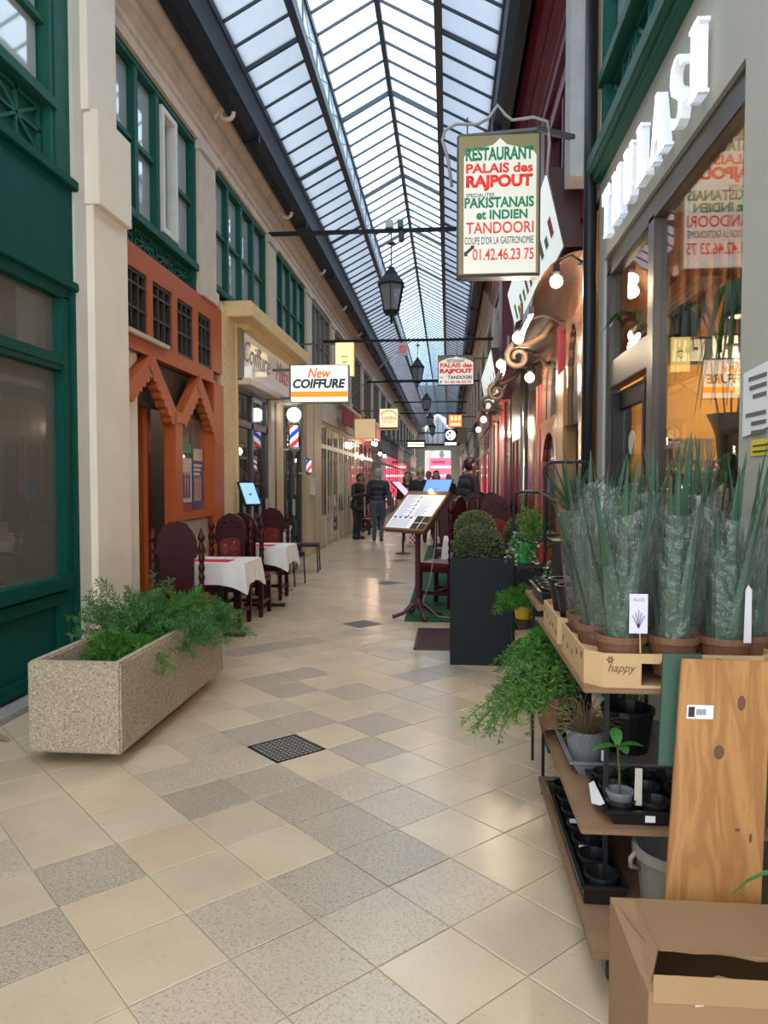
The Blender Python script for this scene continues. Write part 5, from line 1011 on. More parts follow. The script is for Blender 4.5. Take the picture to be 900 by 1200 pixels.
def cloth_table(x, y, wx, wy, label, tl, z=.75, base=0.):
    t = thing('dining_table', label, 'table', (x, y, base)); box('table_top', MAHOG, t, x - wx / 2 + .01, x + wx / 2 - .01, y - wy / 2 + .01, y + wy / 2 - .01, z - .035, z - .006)
    MB().tube([(x, y, .03 + base), (x, y, z - .03)], .03, 10).build('pedestal', BLACKM, t)
    for a in (0, 90): MB().bar((x - .25 * cos(R(a)), y - .25 * sin(R(a)), .02 + base), (x + .25 * cos(R(a)), y + .25 * sin(R(a)), .02 + base), .05, .035).build('foot', BLACKM, t)
    c = thing('tablecloth', tl, 'tablecloth', (x, y, z)); mb = MB(); N = 40; top = []; bot = []; mid = []
    r = random.Random(int(x * 100 + y * 10))
    for k in range(N):
        s = k / N * 4; e = int(s); f = s - e; X0 = [(-1, -1), (1, -1), (1, 1), (-1, 1)]; a, b = X0[e], X0[(e + 1) % 4]; px, py = a[0] + (b[0] - a[0]) * f, a[1] + (b[1] - a[1]) * f
        top.append((x + px * wx / 2, y + py * wy / 2, z)); cr = (abs(f - .5) * 2) ** 3; d = .20 + .09 * cr; fl = .02 + .035 * cr + .012 * sin(k * 1.9)
        n = Vector((px, py, 0)).normalized(); mid.append((x + px * wx / 2 + n.x * fl * .5, y + py * wy / 2 + n.y * fl * .5, z - d * .45)); bot.append((x + px * wx / 2 + n.x * fl, y + py * wy / 2 + n.y * fl, z - d))
    mb.add(top + mid + bot, [list(range(N))] + [(i, (i + 1) % N, N + (i + 1) % N, N + i) for i in range(N)] + [(N + i, N + (i + 1) % N, 2 * N + (i + 1) % N, 2 * N + i) for i in range(N)]); mb.build('cloth', CLOTH, c, smooth=False)
    MB().prism([(-.2, -.12), (.2, -.12), (.2, .12), (-.2, .12)], (x - .05, y - .1, z + .001), X_, Y_, (0, 0, .003)).build('red_napkin', REDCLOTH, None, label='red paper place mat lying on the %s' % tl, cat='place mat')
    for k in range(2):
        g_ = thing('wine_glass', 'stemmed glass on the %s, %s' % (tl, ('near', 'far')[k] + ' one'), 'glass', (x + .1, y - .15 + .3 * k, z)); MB().lathe([(.03, .004), (.004, .01), (.004, .07), (.03, .10), (.035, .14), (.028, .17)], (x + .1, y - .15 + .3 * k, z), 12, False).build('bowl', M_glass('drinking_glass', (.9, .92, .92), 1.4), g_, smooth=True)
cloth_table(-2.22, 7.02, .66, .62, 'small table under white cloth nearest on the left terrace', 'white cloth on the near left table'); cloth_table(-2.22, 8.78, .66, .62, 'second small table with white cloth on the left', 'white cloth on the second left table')
cloth_table(.32, 10.1, .75, .8, 'restaurant table under white cloth behind the topiary balls', 'white cloth behind the topiary balls', .75, .012); cloth_table(.45, 11.75, .75, .7, 'further restaurant table on the green carpet', 'white cloth on the further terrace table', .75, .012)
# salon waiting chairs
def make_black_chair():
    t = thing('black_chair', 'x', 'chair', (0, 0, 0)); m = M('black_vinyl', (.02, .02, .024), .45)
    box('seat', m, t, -.21, .21, -.21, .21, .43, .48, bevel=.02); box('backrest', m, t, -.20, .20, .19, .22, .60, .88, bevel=.012)
    for sx in (-1, 1):
        MB().tube([(sx * .19, -.2, 0), (sx * .19, -.18, .43)], .011, 8).build('leg', BLACKM, t, smooth=True); MB().tube([(sx * .19, .22, 0), (sx * .19, .18, .43), (sx * .19, .23, .88)], .011, 8).build('leg', BLACKM, t, smooth=True)
    return t
bc = make_black_chair(); bc.location = (-2.36, 10.7, 0); bc.rotation_euler = (0, 0, R(78)); bc['label'] = 'black vinyl chair in front of the hairdresser doors'; bc['group'] = 'salon chairs'
b2 = copy_tree(bc); b2.location = (-2.38, 12.35, 0); b2.rotation_euler = (0, 0, R(95)); b2['label'] = 'black vinyl chair under the barber pole'
wt = thing('side_table', 'small round white topped table with chrome star foot by the salon', 'table', (-2.32, 9.95, 0)); MB().lathe([(.22, .62), (.22, .64)], (-2.32, 9.95, 0), 20).build('top', WHITE, wt); MB().tube([(-2.32, 9.95, .03), (-2.32, 9.95, .62)], .02, 10).build('column', ALU, wt, smooth=True)
for k in range(4): MB().bar((-2.32, 9.95, .04), (-2.32 + .22 * cos(R(40 + 90 * k)), 9.95 + .22 * sin(R(40 + 90 * k)), .015), .035, .02).build('foot', ALU, wt)
ps = thing('patterned_pot', 'white patterned pot beside the salon jamb', 'pot', (-2.70, 11.9, 0)); MB().lathe([(.10, 0), (.13, .02), (.13, .36), (.15, .40), (.15, .44), (.12, .44)], (-2.70, 11.9, .36), 16).build('body', M('patterned_white', (.62, .62, .6), .5, na=.4, ns=18), ps); MB().lathe([(.12, 0), (.12, .36)], (-2.70, 11.9, 0), 12).build('stand', BLACKM, ps)
# ------------------------------------------------------------------ terrace: carpet, mat, planters with box balls, menu stand
ca = thing('carpet', 'green turf carpet under the restaurant terrace', 'carpet', (.3, 12, 0)); box('pile', M('green_carpet', (.012, .085, .03), .95, na=.25, ns=60, bs=120, bst=.5), ca, -.47, XR - .05, 7.93, 17.6, 0, .012)
mt = thing('door_mat', 'dark maroon door mat beside the anthracite planter', 'mat', (.1, 7.05, 0)); box('mat_body', M('maroon_mat', (.045, .017, .017), .9, na=.2, ns=70, bs=150, bst=.5), mt, -.285, .62, 6.60, 7.52, 0, .012); MB().box(-.305, -.285, 6.58, 7.54, 0, .014).box(-.305, .64, 6.58, 6.60, 0, .014).box(-.305, .64, 7.52, 7.54, 0, .014).box(.62, .64, 6.6, 7.52, 0, .014).build('rubber_edge', M('rubber_edge', (.06, .045, .045), .7), mt)
def square_planter(x0, x1, y0, y1, h, label, base=0):
    t = thing('square_planter', label, 'planter', ((x0 + x1) / 2, (y0 + y1) / 2, base)); w = .025
    ob = [(x0, y0), (x1, y0), (x1, y1), (x0, y1)]; ib = [(x0 + w, y0 + w), (x1 - w, y0 + w), (x1 - w, y1 - w), (x0 + w, y1 - w)]; mb = MB()
    V = [(x, y, base) for x, y in ob] + [(x, y, h) for x, y in ob] + [(x, y, h) for x, y in ib] + [(x, y, h - .12) for x, y in ib]
    mb.add(V, [(0, 1, 2, 3)] + [(k, (k + 1) % 4, 4 + (k + 1) % 4, 4 + k) for k in range(4)] + [(4 + k, 4 + (k + 1) % 4, 8 + (k + 1) % 4, 8 + k) for k in range(4)] + [(8 + k, 8 + (k + 1) % 4, 12 + (k + 1) % 4, 12 + k) for k in range(4)] + [(12, 13, 14, 15)]); mb.build('box', SLATE, t, bevel=.004)
    box('soil', SOIL, t, x0 + w, x1 - w, y0 + w, y1 - w, h - .12, h - .07); return t
square_planter(.02, .535, 6.06, 6.56, .885, 'tall anthracite square planter nearest on the terrace corner'); square_planter(.03, .54, 7.58, 8.05, .885, 'second anthracite planter behind the first one', .013); square_planter(.56, 1.02, 7.58, 8.05, .885, 'anthracite planter next to the arched red panels', .013)
square_planter(-.06, .34, 14.4, 14.8, .80, 'distant dark planter on the left of the pair', .013); square_planter(.42, .8, 14.4, 14.8, .80, 'distant dark planter on the right of the pair', .013)
leafr = random.Random(11); bx = MB()
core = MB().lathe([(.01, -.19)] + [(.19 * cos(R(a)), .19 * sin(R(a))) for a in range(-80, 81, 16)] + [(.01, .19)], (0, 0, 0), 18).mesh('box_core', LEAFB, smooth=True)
for k in range(5200):
    z = leafr.uniform(-1, 1); a = leafr.uniform(0, 2 * pi); rr = math.sqrt(1 - z * z); n = Vector((rr * cos(a), rr * sin(a), z)); p_ = n * (.205 + leafr.gauss(0, .006))
    t1 = (n + Vector((leafr.gauss(0, .6), leafr.gauss(0, .6), leafr.gauss(0, .6)))).normalized(); sd = t1.cross(n + Vector((.1, .2, .3))).normalized() * .0045; bx.add([p_, p_ + t1 * .008 - sd, p_ + t1 * .017, p_ + t1 * .008 + sd], [(0, 1, 2, 3)])
bxm = bx.mesh('box_leaves', LEAFD)
def topiary(x, y, z, s, label):
    t = thing('boxwood_ball', label, 'topiary', (x, y, z), group='clipped boxwood balls'); o = from_mesh('inner_foliage', core, t, (x, y, z), scale=(s, s, s * .95)); o = from_mesh('leaves', bxm, t, (x, y, z), (0, 0, x * 7 + y), (s, s, s * .95)); o['kind'] = 'stuff'
    MB().tube([(x, y, z - .30), (x, y, z - .15 * s)], .014, 6).build('stem', DRYP, t)
for a in ((.262, 6.32, .955, 1.0, 'clipped boxwood ball in the nearest anthracite planter'), (.285, 7.80, 1.005, 1.04, 'clipped boxwood ball just behind the nearest one'), (.80, 7.80, .97, 1.02, 'clipped boxwood ball half hidden by the ivy stand'), (.14, 14.6, .97, .98, 'small distant boxwood ball on the left'), (.60, 14.6, .98, .98, 'small distant boxwood ball on the right')): topiary(*a)
# menu stand
ms = thing('menu_stand', 'cast iron menu lectern with a lit slanted menu board', 'menu stand', (-.34, 8.15, 0)); IRM = M('maroon_cast_iron', (.06, .016, .018), .4, na=.2)
bx0, by0 = -.33, 8.12
for k in range(4):
    a = R(20 + 90 * k); d = Vector((cos(a), sin(a), 0)); b = Vector((bx0, by0, .012)); MB().tube([b + Z_ * .16, b + d * .08 + Z_ * .13, b + d * .16 + Z_ * .06, b + d * .25 + Z_ * .03, b + d * .29 + Z_ * .022], [.03, .03, .022, .02, .022], 8).build('foot', IRM, ms, smooth=True)
MB().lathe([(.05, .10), (.055, .16), (.03, .22), (.03, .9), (.04, .93), (.025, .96), (.025, 1.12)], (bx0, by0, .012), 12).build('post', IRM, ms, smooth=False)
th = R(45); s_, c_s = sin(th), cos(th); be = R(46); Wd, Ln = .66, .56
U = Vector((c_s, -s_, 0)); Vd = Vector((-s_ * cos(be), -c_s * cos(be), -sin(be))); N_ = U.cross(-Vd).normalized(); N_ = N_ if N_.z > 0 else -N_
C0 = Vector((-.345, 8.0, 1.20))
def mpan(u0, u1, v0, v1, d0, d1): return MB().add([C0 + U * a + Vd * b + N_ * c for c in (d0, d1) for a, b in ((u0, v0), (u1, v0), (u1, v1), (u0, v1))], [(0, 1, 2, 3), (4, 5, 6, 7), (0, 1, 5, 4), (1, 2, 6, 5), (2, 3, 7, 6), (3, 0, 4, 7)])
mpan(-Wd / 2, Wd / 2, -Ln / 2, Ln / 2, -.05, -.005).build('board_case', IRM, ms); BRS = M('brass_edge', (.32, .22, .10), .35, metal=.5)
for a in ((-Wd / 2, Wd / 2, -Ln / 2, -Ln / 2 + .045), (-Wd / 2, Wd / 2, Ln / 2 - .018, Ln / 2), (-Wd / 2, -Wd / 2 + .018, -Ln / 2, Ln / 2), (Wd / 2 - .018, Wd / 2, -Ln / 2, Ln / 2)): mpan(*a, -.005, .012).build('frame_edge', BRS, ms)
mpan(-Wd / 2 + .02, Wd / 2 - .02, -Ln / 2 + .045, Ln / 2 - .02, -.004, .0).build('menu_sheet', M('lit_menu_sheet', (.62, .63, .66), .5, emit=(.85, .88, 1), es=.22, na=.05, ns=20), ms)
msh = [c for c in ms.children if c.name.startswith('menu_sheet')][0]
INKM = M('menu_ink', (.10, .08, .09), .7); INKB = M('menu_blue_ink', (.38, .40, .50), .7); PH = M('menu_photo_brown', (.07, .035, .025), .5)
for k in range(6): mpan(-.075 + .0 * k, -.055, -.21 + k * .055, -.175 + k * .055, 0, .001).build('menu_mark', INKM, msh)
for cx0 in (-.28, .0):
    for k in range(13): mpan(cx0, cx0 + .18 - .03 * (k % 3), -.215 + k * .024, -.208 + k * .024, 0, .001).build('menu_text_line', INKB, msh)
for k in range(4): mpan(-.28 + k * .085, -.235 + k * .085, .09, .115, 0, .001).build('menu_picture', INKM, msh)
for k in range(5): mpan(-.29, .02, .135 + k * .022, .141 + k * .022, 0, .001).build('menu_text_line', INKB, msh)
for a, b, c, d in ((.085, .19, .075, .165), (.20, .30, .075, .165), (.085, .19, .172, .255), (.20, .30, .172, .255)): mpan(a, b, c, d, 0, .0012).build('menu_photo', PH, msh)
p_ = C0 - Vd * (Ln / 2 - .02) + N_ * .03 + U * .06
MB().lathe([(.005, -.02), (.02, -.01), (.022, .01), (.005, .025)], p_, 10).build('bulb', M('bulb_amber', (.9, .5, .2), .4, emit=(1, .42, .08), es=16, na=.01), ms); lamp('menu_lamp', p_ + N_ * .06, .5, (1, .6, .25), .02, ms)
MB().tube([(-.13, 7.95, 1.1), (-.14, 8.0, .8), (-.2, 8.1, .4), (-.28, 8.15, .18), (-.1, 8.0, .05), (.2, 7.97, .03)], .006, 6).build('power_lead', M('grey_lead', (.3, .28, .25), .6), ms, smooth=True)
nk = thing('folded_cloth', 'red checked cloth hanging on the chair behind the menu stand', 'cloth', (-.40, 8.75, .8)); mb = MB()
for i in range(5):
    for j in range(8): mb.cm = (i + j) % 2; mb.box(-.45 + i * .022, -.428 + i * .022, 8.70, 8.71, .78 + j * .03, .81 + j * .03)
mb.build('cloth', [REDCLOTH, CLOTH], nk)
# other lit menu boards
def small_board(x, y, z, w, h, rz, label, col, tilt=R(45), base=0):
    t = thing('menu_board', label, 'menu board', (x, y, base)); MB().tube([(x, y, base + .02), (x, y, z)], .022, 8).build('post', IRM, t); MB().lathe([(.16, 0), (.16, .02), (.03, .05)], (x, y, base), 12).build('base', IRM, t)
    u_ = Vector((cos(rz), sin(rz), 0)); f_ = Vector((sin(rz), -cos(rz), 0)); d_ = f_ * cos(tilt) - Z_ * sin(tilt); n_ = f_ * sin(tilt) + Z_ * cos(tilt); c_ = Vector((x, y, z))
    def pl(a, b, c, d, e, g_): return MB().add([c_ + u_ * p0 + d_ * p1 + n_ * p2 for p2 in (e, g_) for p0, p1 in ((a, c), (b, c), (b, d), (a, d))], [(0, 1, 2, 3), (4, 5, 6, 7), (0, 1, 5, 4), (1, 2, 6, 5), (2, 3, 7, 6), (3, 0, 4, 7)])
    pl(-w / 2, w / 2, -h / 2, h / 2, -.03, 0).build('case', BLACKM, t); pl(-w / 2 + .02, w / 2 - .02, -h / 2 + .02, h / 2 - .02, .0, .004).build('screen', M('lit_board_' + label[:5], col, .4, emit=col, es=.6, na=.1, ns=12), t)
small_board(-.22, 14.2, 1.40, .55, .5, R(-20), 'blue lit menu board behind the menu stand', (.12, .25, .9), base=.012); small_board(-.95, 15.6, 1.36, .5, .5, R(75), 'pink edged menu board seen from its side', (.9, .4, .6)); small_board(-2.66, 9.75, 1.36, .26, .36, R(50), 'pale blue lit menu board before the hairdresser', (.22, .42, .95), R(60))

# ------------------------------------------------------------------ plant trolley with its load
tr = thing('plant_trolley', 'wheeled steel trolley with worn plywood shelves against the grey wall', 'trolley', (.71, 2.75, 0))
TX0, TX1, TY0, TY1 = .415, 1.0, 2.10, 3.38
GALV = M('galvanised_steel', (.22, .22, .22), .45, metal=.7)
def ply(z, y0, y1, x0=TX0, x1=TX1, th=.018): return box('shelf', PLY, tr, x0, x1, y0, y1, z - th, z, bevel=.004)
ply(.16, TY0, TY1, TX0, TX1, .022); ply(.425, 2.30, 3.34); ply(.875, 2.28, 3.46)
for x in (TX0 + .10, TX1 - .05):
    for y in (2.42, 3.25):
        box('upright', BLACKM, tr, x - .007, x + .007, y - .007, y + .007, .16, .875)
for x in (TX0 + .08, TX1 - .08):
    for y in (TY0 + .13, TY1 - .12):
        w_ = MB().lathe([(.01, -.014), (.048, -.014), (.052, -.008), (.052, .008), (.048, .014), (.01, .014)], (0, 0, 0), 18).mesh('wheel', M('rubber_wheel', (.04, .04, .04), .7))
        from_mesh('wheel', w_, tr, (x, y, .052), (0, R(90), 0)); MB().box(x - .022, x - .018, y - .02, y + .02, .03, .13).box(x + .018, x + .022, y - .02, y + .02, .03, .13).box(x - .035, x + .035, y - .035, y + .035, .125, .138).build('castor_fork', GALV, tr)
MB().lathe([(.022, .16), (.022, .168), (.008, .172), (.008, .19)], (TX0 + .05, 3.22, 0), 8).build('bolt', ALU, tr); box('bolt_plate', ALU, tr, TX0 + .02, TX0 + .09, 3.19, 3.25, .16, .164)
# cartons with the aloes
def carton(x0, x1, y0, y1, z0, h, label, word):
    t = thing('plant_carton', label, 'carton', ((x0 + x1) / 2, (y0 + y1) / 2, z0)); w = .006; ch = .05
    ob = [(x0 + ch, y0), (x1 - ch, y0), (x1, y0 + ch), (x1, y1 - ch), (x1 - ch, y1), (x0 + ch, y1), (x0, y1 - ch), (x0, y0 + ch)]; n = 8
    c = Vector(((x0 + x1) / 2, (y0 + y1) / 2)); ib = [(c.x + (x - c.x) * .975, c.y + (y - c.y) * .975) for x, y in ob]
    for k in range(n):
        a, b, a2, b2 = ob[k], ob[(k + 1) % n], ib[k], ib[(k + 1) % n]; P4 = [Vector((*a, 0)), Vector((*b, 0)), Vector((*b2, 0)), Vector((*a2, 0))]
        if k == 0 and word:                                   # front with a hand hole
            u0 = .24; u1 = .55; L0 = P4[0].lerp(P4[1], u0); L1 = P4[0].lerp(P4[1], u1); M0 = P4[3].lerp(P4[2], u0); M1 = P4[3].lerp(P4[2], u1)
            mb = MB()
            for (qa, qb, qc, qd, za, zb) in ((P4[0], L0, M0, P4[3], 0, h), (L1, P4[1], P4[2], M1, 0, h), (L0, L1, M1, M0, h * .72, h), (L0, L1, M1, M0, 0, h * .08)): mb.add([v + Z_ * (z0 + zz_) for zz_ in (za, zb) for v in (qa, qb, qc, qd)], [(0, 1, 2, 3), (4, 5, 6, 7), (0, 1, 5, 4), (1, 2, 6, 5), (2, 3, 7, 6), (3, 0, 4, 7)])
            mb.build('front_wall', CARD2, t)
        else: MB().add([v + Z_ * zz_ for zz_ in (z0, z0 + h) for v in P4], [(0, 1, 2, 3), (4, 5, 6, 7), (0, 1, 5, 4), (1, 2, 6, 5), (2, 3, 7, 6), (3, 0, 4, 7)]).build('carton_wall', CARD2, t)
    MB().add([(x, y, z0 + .002) for x, y in ib], [list(range(n))]).build('carton_floor', CARD2, t)
    MB().add([(x, y, z0 + h - .022) for x, y in ib], [list(range(n))]).build('carton_deck', CARD2, t)
    if word: text('printed_word', word, t, (x0 + .105, y0 - .0005, z0 + h * .55), .085, .034, INK, depth=.0008, shear=.4)
    r = random.Random(int(y0 * 100))
    def flower(p, u_, d_):
        mb = MB()
        for j in range(6):
            a = 2 * pi * j / 6; mb.bar(Vector(p) + u_ * .003 * cos(a) + Z_ * .003 * sin(a), Vector(p) + u_ * .011 * cos(a) + Z_ * .011 * sin(a), .005, .0016, up=d_)
        mb.build('printed_flower', INK, t)
    for k in range(3): flower((x0 + .07 + .16 * k, y0 - .0006, z0 + h * (.75 if k % 2 else .82)), X_, Y_)
    for k in range(5): flower((x0 - .0006, y0 + .09 + k * (y1 - y0 - .18) / 4, z0 + h * r.uniform(.35, .8)), Y_, X_)
    return t
carton(.425, .995, 2.285, 2.83, .875, .105, 'printed flower carton reading happy under the front aloes', 'happy'); carton(.425, .995, 2.845, 3.36, .875, .105, 'printed carton behind, mostly empty with round holes', '')
for k in range(2):                                            # empty holes with black pots
    t = thing('nursery_pot', 'empty black nursery pot on the back carton, %s one' % ('nearer', 'further')[k], 'pot', (.50, 2.98 + .2 * k, .96)); MB().lathe([(.05, 0), (.07, .12), (.076, .12), (.076, .135), (.066, .135), (.048, .01), (.004, .01)], (.50, 2.98 + .2 * k, .96), 18, False).build('body', BLACKP, t, smooth=False)
# aloes
def aloe_leaf(L_, wd, bend, seed):
    r = random.Random(seed); mb = MB(); n = 9; rows = []
    for i in range(n):
        s = i / (n - 1); w_ = wd * (1 - s) ** .75 * (1 - .25 * s) / 2 + .0012; p_ = Vector((0, -bend * s * s, L_ * s)); rows += [p_ + Vector((-w_, .006 * (1 - s), 0)), p_ + Vector((-w_ * .5, -w_ * .35, 0)), p_ + Vector((w_ * .5, -w_ * .35, 0)), p_ + Vector((w_, .006 * (1 - s), 0)), p_ + Vector((0, w_ * .15, 0))]
    mb.add(rows, [(i * 5 + j, i * 5 + (j + 1) % 5, i * 5 + 5 + (j + 1) % 5, i * 5 + 5 + j) for i in range(n - 1) for j in range(5)] + [(0, 1, 2, 3, 4)]); mb.cm = 1
    for i in range(16):
        s = .05 + .85 * i / 16; w_ = wd * (1 - s) ** .75 * (1 - .25 * s) / 2
        for sg_ in (-1, 1): p_ = Vector((sg_ * w_, -bend * s * s + .004, L_ * s)); mb.add([p_ + Vector((0, 0, -.0025)), p_ + Vector((0, 0, .0025)), p_ + Vector((sg_ * .0036, -.001, .002)), p_ + Vector((0, -.003, 0))], [(0, 1, 2), (0, 3, 2), (1, 3, 2)])
    return mb.mesh('aloe_leaf', [ALOE, TOOTH], smooth=False)
ALM = [aloe_leaf(.62, .074, .03, 1), aloe_leaf(.54, .08, .05, 2), aloe_leaf(.47, .07, .02, 3), aloe_leaf(.58, .062, .09, 4)]
def sleeve_mesh(seed, h=.46, r0=.072, r1=.115):
    r = random.Random(seed); n, m = 26, 9; mb = MB(); ph = [r.uniform(0, 6) for _ in range(4)]; V = []
    for i in range(m):
        s = i / (m - 1)
        for j in range(n):
            a = 2 * pi * j / n; rr = (r0 + (r1 - r0) * s ** .8) * (1 + .05 * s * sin(3 * a + ph[0]) + .035 * s * sin(7 * a + ph[1] + 5 * s) + .012 * sin(13 * a + ph[2] + 9 * s)); zt_ = h * s + (s ** 4) * .05 * sin(2 * a + ph[3]); V.append((rr * cos(a), rr * sin(a) * .95, zt_))
    mb.add(V, [(i * n + j, i * n + (j + 1) % n, (i + 1) * n + (j + 1) % n, (i + 1) * n + j) for i in range(m - 1) for j in range(n)]); return mb.mesh('film_sleeve', SLEEVE, smooth=True)
SLM = [sleeve_mesh(s) for s in (1, 2, 3)]
potm = MB().lathe([(.055, 0), (.076, .105), (.082, .105), (.082, .125), (.072, .125), (.068, .10), (.004, .10)], (0, 0, 0), 22, False).mesh('aloe_pot', TERRA); potsoil = MB().lathe([(.07, 0), (.004, .002)], (0, 0, 0), 16).mesh('aloe_soil', SOIL)
AL = [(.545, 2.375, 'potted aloe in clear film with a white care label, first in the front row'), (.705, 2.375, 'potted aloe in clear film, second in the front row'), (.862, 2.375, 'potted aloe in clear film with a white stake, third in the front row'), (.965, 2.45, 'potted aloe in clear film at the right end by the wall'),
      (.515, 2.555, 'potted aloe in clear film at the left edge behind the first one'), (.68, 2.56, 'potted aloe in the second row behind the second front one'), (.84, 2.58, 'potted aloe in the second row behind the third front one'), (.515, 2.74, 'potted aloe furthest back at the left edge of the carton'), (.68, 2.75, 'potted aloe in the back row middle'), (.85, 2.76, 'potted aloe in the back row by the wall')]
for n, (x, y, lb) in enumerate(AL):
    r = random.Random(50 + n); z = .90; t = thing('potted_aloe', lb, 'aloe', (x, y, z), group='aloes in clear film sleeves'); from_mesh('pot', potm, t, (x, y, z)); from_mesh('soil', potsoil, t, (x, y, z + .102))
    for k in range(9):
        a = 2 * pi * k * .382 + r.uniform(-.2, .2); inner = k < 4; sp = .05 + .045 * k / 3 if inner else r.uniform(.10, .20); s = r.uniform(.86, 1.06) * (1.02 if inner else .9); m = ALM[r.choice([0, 3, 0] if inner else [1, 2, 0, 1])]
        rr = .012 + .003 * k
        from_mesh('leaf', m, t, (x + rr * cos(a - pi / 2), y + rr * sin(a - pi / 2), z + .10), (sp, 0, a), (s, s, s))
    if n == 3: t.scale = (.8, .85, .95)
    tl = R(3) if x > .6 else R(-4); from_mesh('film_sleeve', SLM[n % 3], t, (x, y, z + .085), (r.uniform(-.03, .03), tl * .7, r.uniform(0, 6)), (1.0, 1.0, r.uniform(.92, 1.02)))
cl = thing('care_label', 'white plant label with a printed aloe picture in front of the first aloe', 'label', (.575, 2.285, 1.0)); box('card', M('label_card', (.66, .64, .70), .5), cl, .548, .602, 2.276, 2.278, 1.045, 1.165); MB().tube([(.583, 2.28, .985), (.576, 2.28, 1.16)], .0025, 5).build('stick', M('stick_wood', (.5, .35, .18), .7), cl)
for k in range(5): MB().bar((.575, 2.2755, 1.062), (.575 + (k - 2) * .009, 2.2755, 1.10 + .008 * (2 - abs(k - 2))), .004, .0012, up=(0, 1, 0)).build('printed_leaf', M('label_violet', (.30, .26, .40), .6), cl)
text('printed_word', 'ALOE', cl, (.575, 2.2755, 1.148), .034, .011, M('label_violet'), depth=.0006)
sk = thing('plant_stake', 'white pointed stake at the third front aloe', 'stake', (.90, 2.29, 1.0)); MB().prism([(-.011, 0), (.011, 0), (.010, .16), (0, .175), (-.008, .16)], (.897, 2.285, 1.02), X_ + Z_ * .03, Z_, (0, .002, 0)).build('blade', M('white_plastic', (.6, .58, .58), .5), sk)
# pine plank and green board
pk = thing('pine_plank', 'upright knotty pine plank leaning on the trolley', 'plank', (.80, 1.98, 0))
PINE = M_wood('pine_wood', (.44, .215, .068), (.33, .14, .04), (5.0, 5.0, .30), .5)
pn = Vector((.10, .17, 1.0)).normalized(); po = Vector((.684, 1.985, .005)); pr = Vector((.27, 0, 0)); pnn = pn.cross(X_).normalized(); pnn = pnn if pnn.y < 0 else -pnn
mb = MB(); Lp = 1.015
mb.add([po + pn * b + X_ * a + pnn * d for d in (0, .02) for a, b in ((-.127, 0), (.127, 0), (.123, Lp - .004), (-.121, Lp))], [(0, 1, 2, 3), (4, 5, 6, 7), (0, 1, 5, 4), (1, 2, 6, 5), (2, 3, 7, 6), (3, 0, 4, 7)]); plk = mb.build('board', PINE, pk, bevel=.003)
pk.location.x += 0
def on_plank(u_, v_, d=.0205): return po + X_ * u_ + pn * v_ + pnn * d
for u_, v_, a, b in ((.045, .895, .011, .021), (-.008, .76, .014, .02), (.052, .555, .007, .005), (.088, .535, .004, .013)):
    MB().prism([(a * cos(k * pi / 6), b * sin(k * pi / 6)) for k in range(12)], on_plank(u_, v_), X_, pn, pnn * .0006).build('knot', M('pine_knot', (.14, .055, .025), .6, na=.4, ns=60), plk)
lb_ = mb = MB(); MB().prism([(-.036, -.019), (.036, -.019), (.036, .019), (-.036, .019)], on_plank(-.065, .868), X_, pn, pnn * .0008).build('barcode_label', WHITE, pk); bl_ = [c for c in pk.children if c.name.startswith('barcode_label')][0]
MB().prism([(-.032, -.014), (-.015, -.014), (-.015, .014), (-.032, .014)], on_plank(-.065, .868, .0215), X_, pn, pnn * .0005).build('label_logo_block', PRINT, bl_)
for k in range(9): MB().prism([(-.010 + k * .003, -.008), (-.0085 + k * .003, -.008), (-.0085 + k * .003, .008), (-.010 + k * .003, .008)], on_plank(-.065, .868, .0215), X_, pn, pnn * .0005).build('barcode_line', PRINT, bl_)
gb = thing('green_board', 'narrow dark green board standing behind the pine plank', 'board', (.66, 2.10, .7)); MB().add([(x, y, z) for y0_, z, x_ in ((2.150, .69, .605), (2.205, 1.0, .63)) for x, y in ((x_, y0_), (x_ + .11, y0_), (x_ + .11, y0_ + .012), (x_, y0_ + .012))], [(0, 1, 2, 3), (4, 5, 6, 7), (0, 1, 5, 4), (1, 2, 6, 5), (2, 3, 7, 6), (3, 0, 4, 7)]).build('sheet', M('board_green', (.035, .085, .05), .55), gb)
# torn cardboard box in front
cb = thing('cardboard_box', 'torn brown cardboard box at the bottom right corner', 'box', (.72, 1.78, 0)); bx0, bx1, by0, by1, bh = .425, 1.0, 1.56, 1.93, .42
for nm, a in (('front_wall', (bx0, bx1, by0, by0 + .006, 0, bh)), ('back_wall', (bx0, bx1, by1 - .006, by1, 0, bh)), ('side_wall', (bx0, bx0 + .006, by0 + .006, by1 - .006, 0, bh)), ('side_wall', (bx1 - .006, bx1, by0 + .006, by1 - .006, 0, bh)), ('bottom', (bx0, bx1, by0, by1, 0, .006))): box(nm, CARD, cb, *a)
def flap(pts, nm='flap'): 
    P_ = [Vector(p) for p in pts]; n = len(P_); nr = (P_[1] - P_[0]).cross(P_[2] - P_[0]).normalized() * .005; MB().add(P_ + [p + nr for p in P_], [list(range(n)), [n + i for i in range(n)]] + [[i, (i + 1) % n, n + (i + 1) % n, n + i] for i in range(n)]).build(nm, CARD, cb)
r = random.Random(9)
flap([(bx0, by1, bh), (bx1, by1, bh)] + [(bx1 - (bx1 - bx0 - .04) * k / 12, by1 - .25 - r.uniform(0, .03), bh + .03 + r.uniform(-.006, .006)) for k in range(13)], 'torn_back_flap')
flap([(bx0, by0, bh), (bx0, by1, bh), (bx0 + .05, by1 - .05, bh + .02), (bx0 + .045, by0 + .10, bh + .035)], 'side_flap')
flap([(bx0, by0, bh), (bx1, by0, bh)] + [(bx1 - (bx1 - bx0) * k / 14, by0 + (.012 if 2 < k < 5 else .05) + r.uniform(0, .015), bh - .004 + (.0 if k % 2 else .008)) for k in range(15)], 'torn_front_flap')
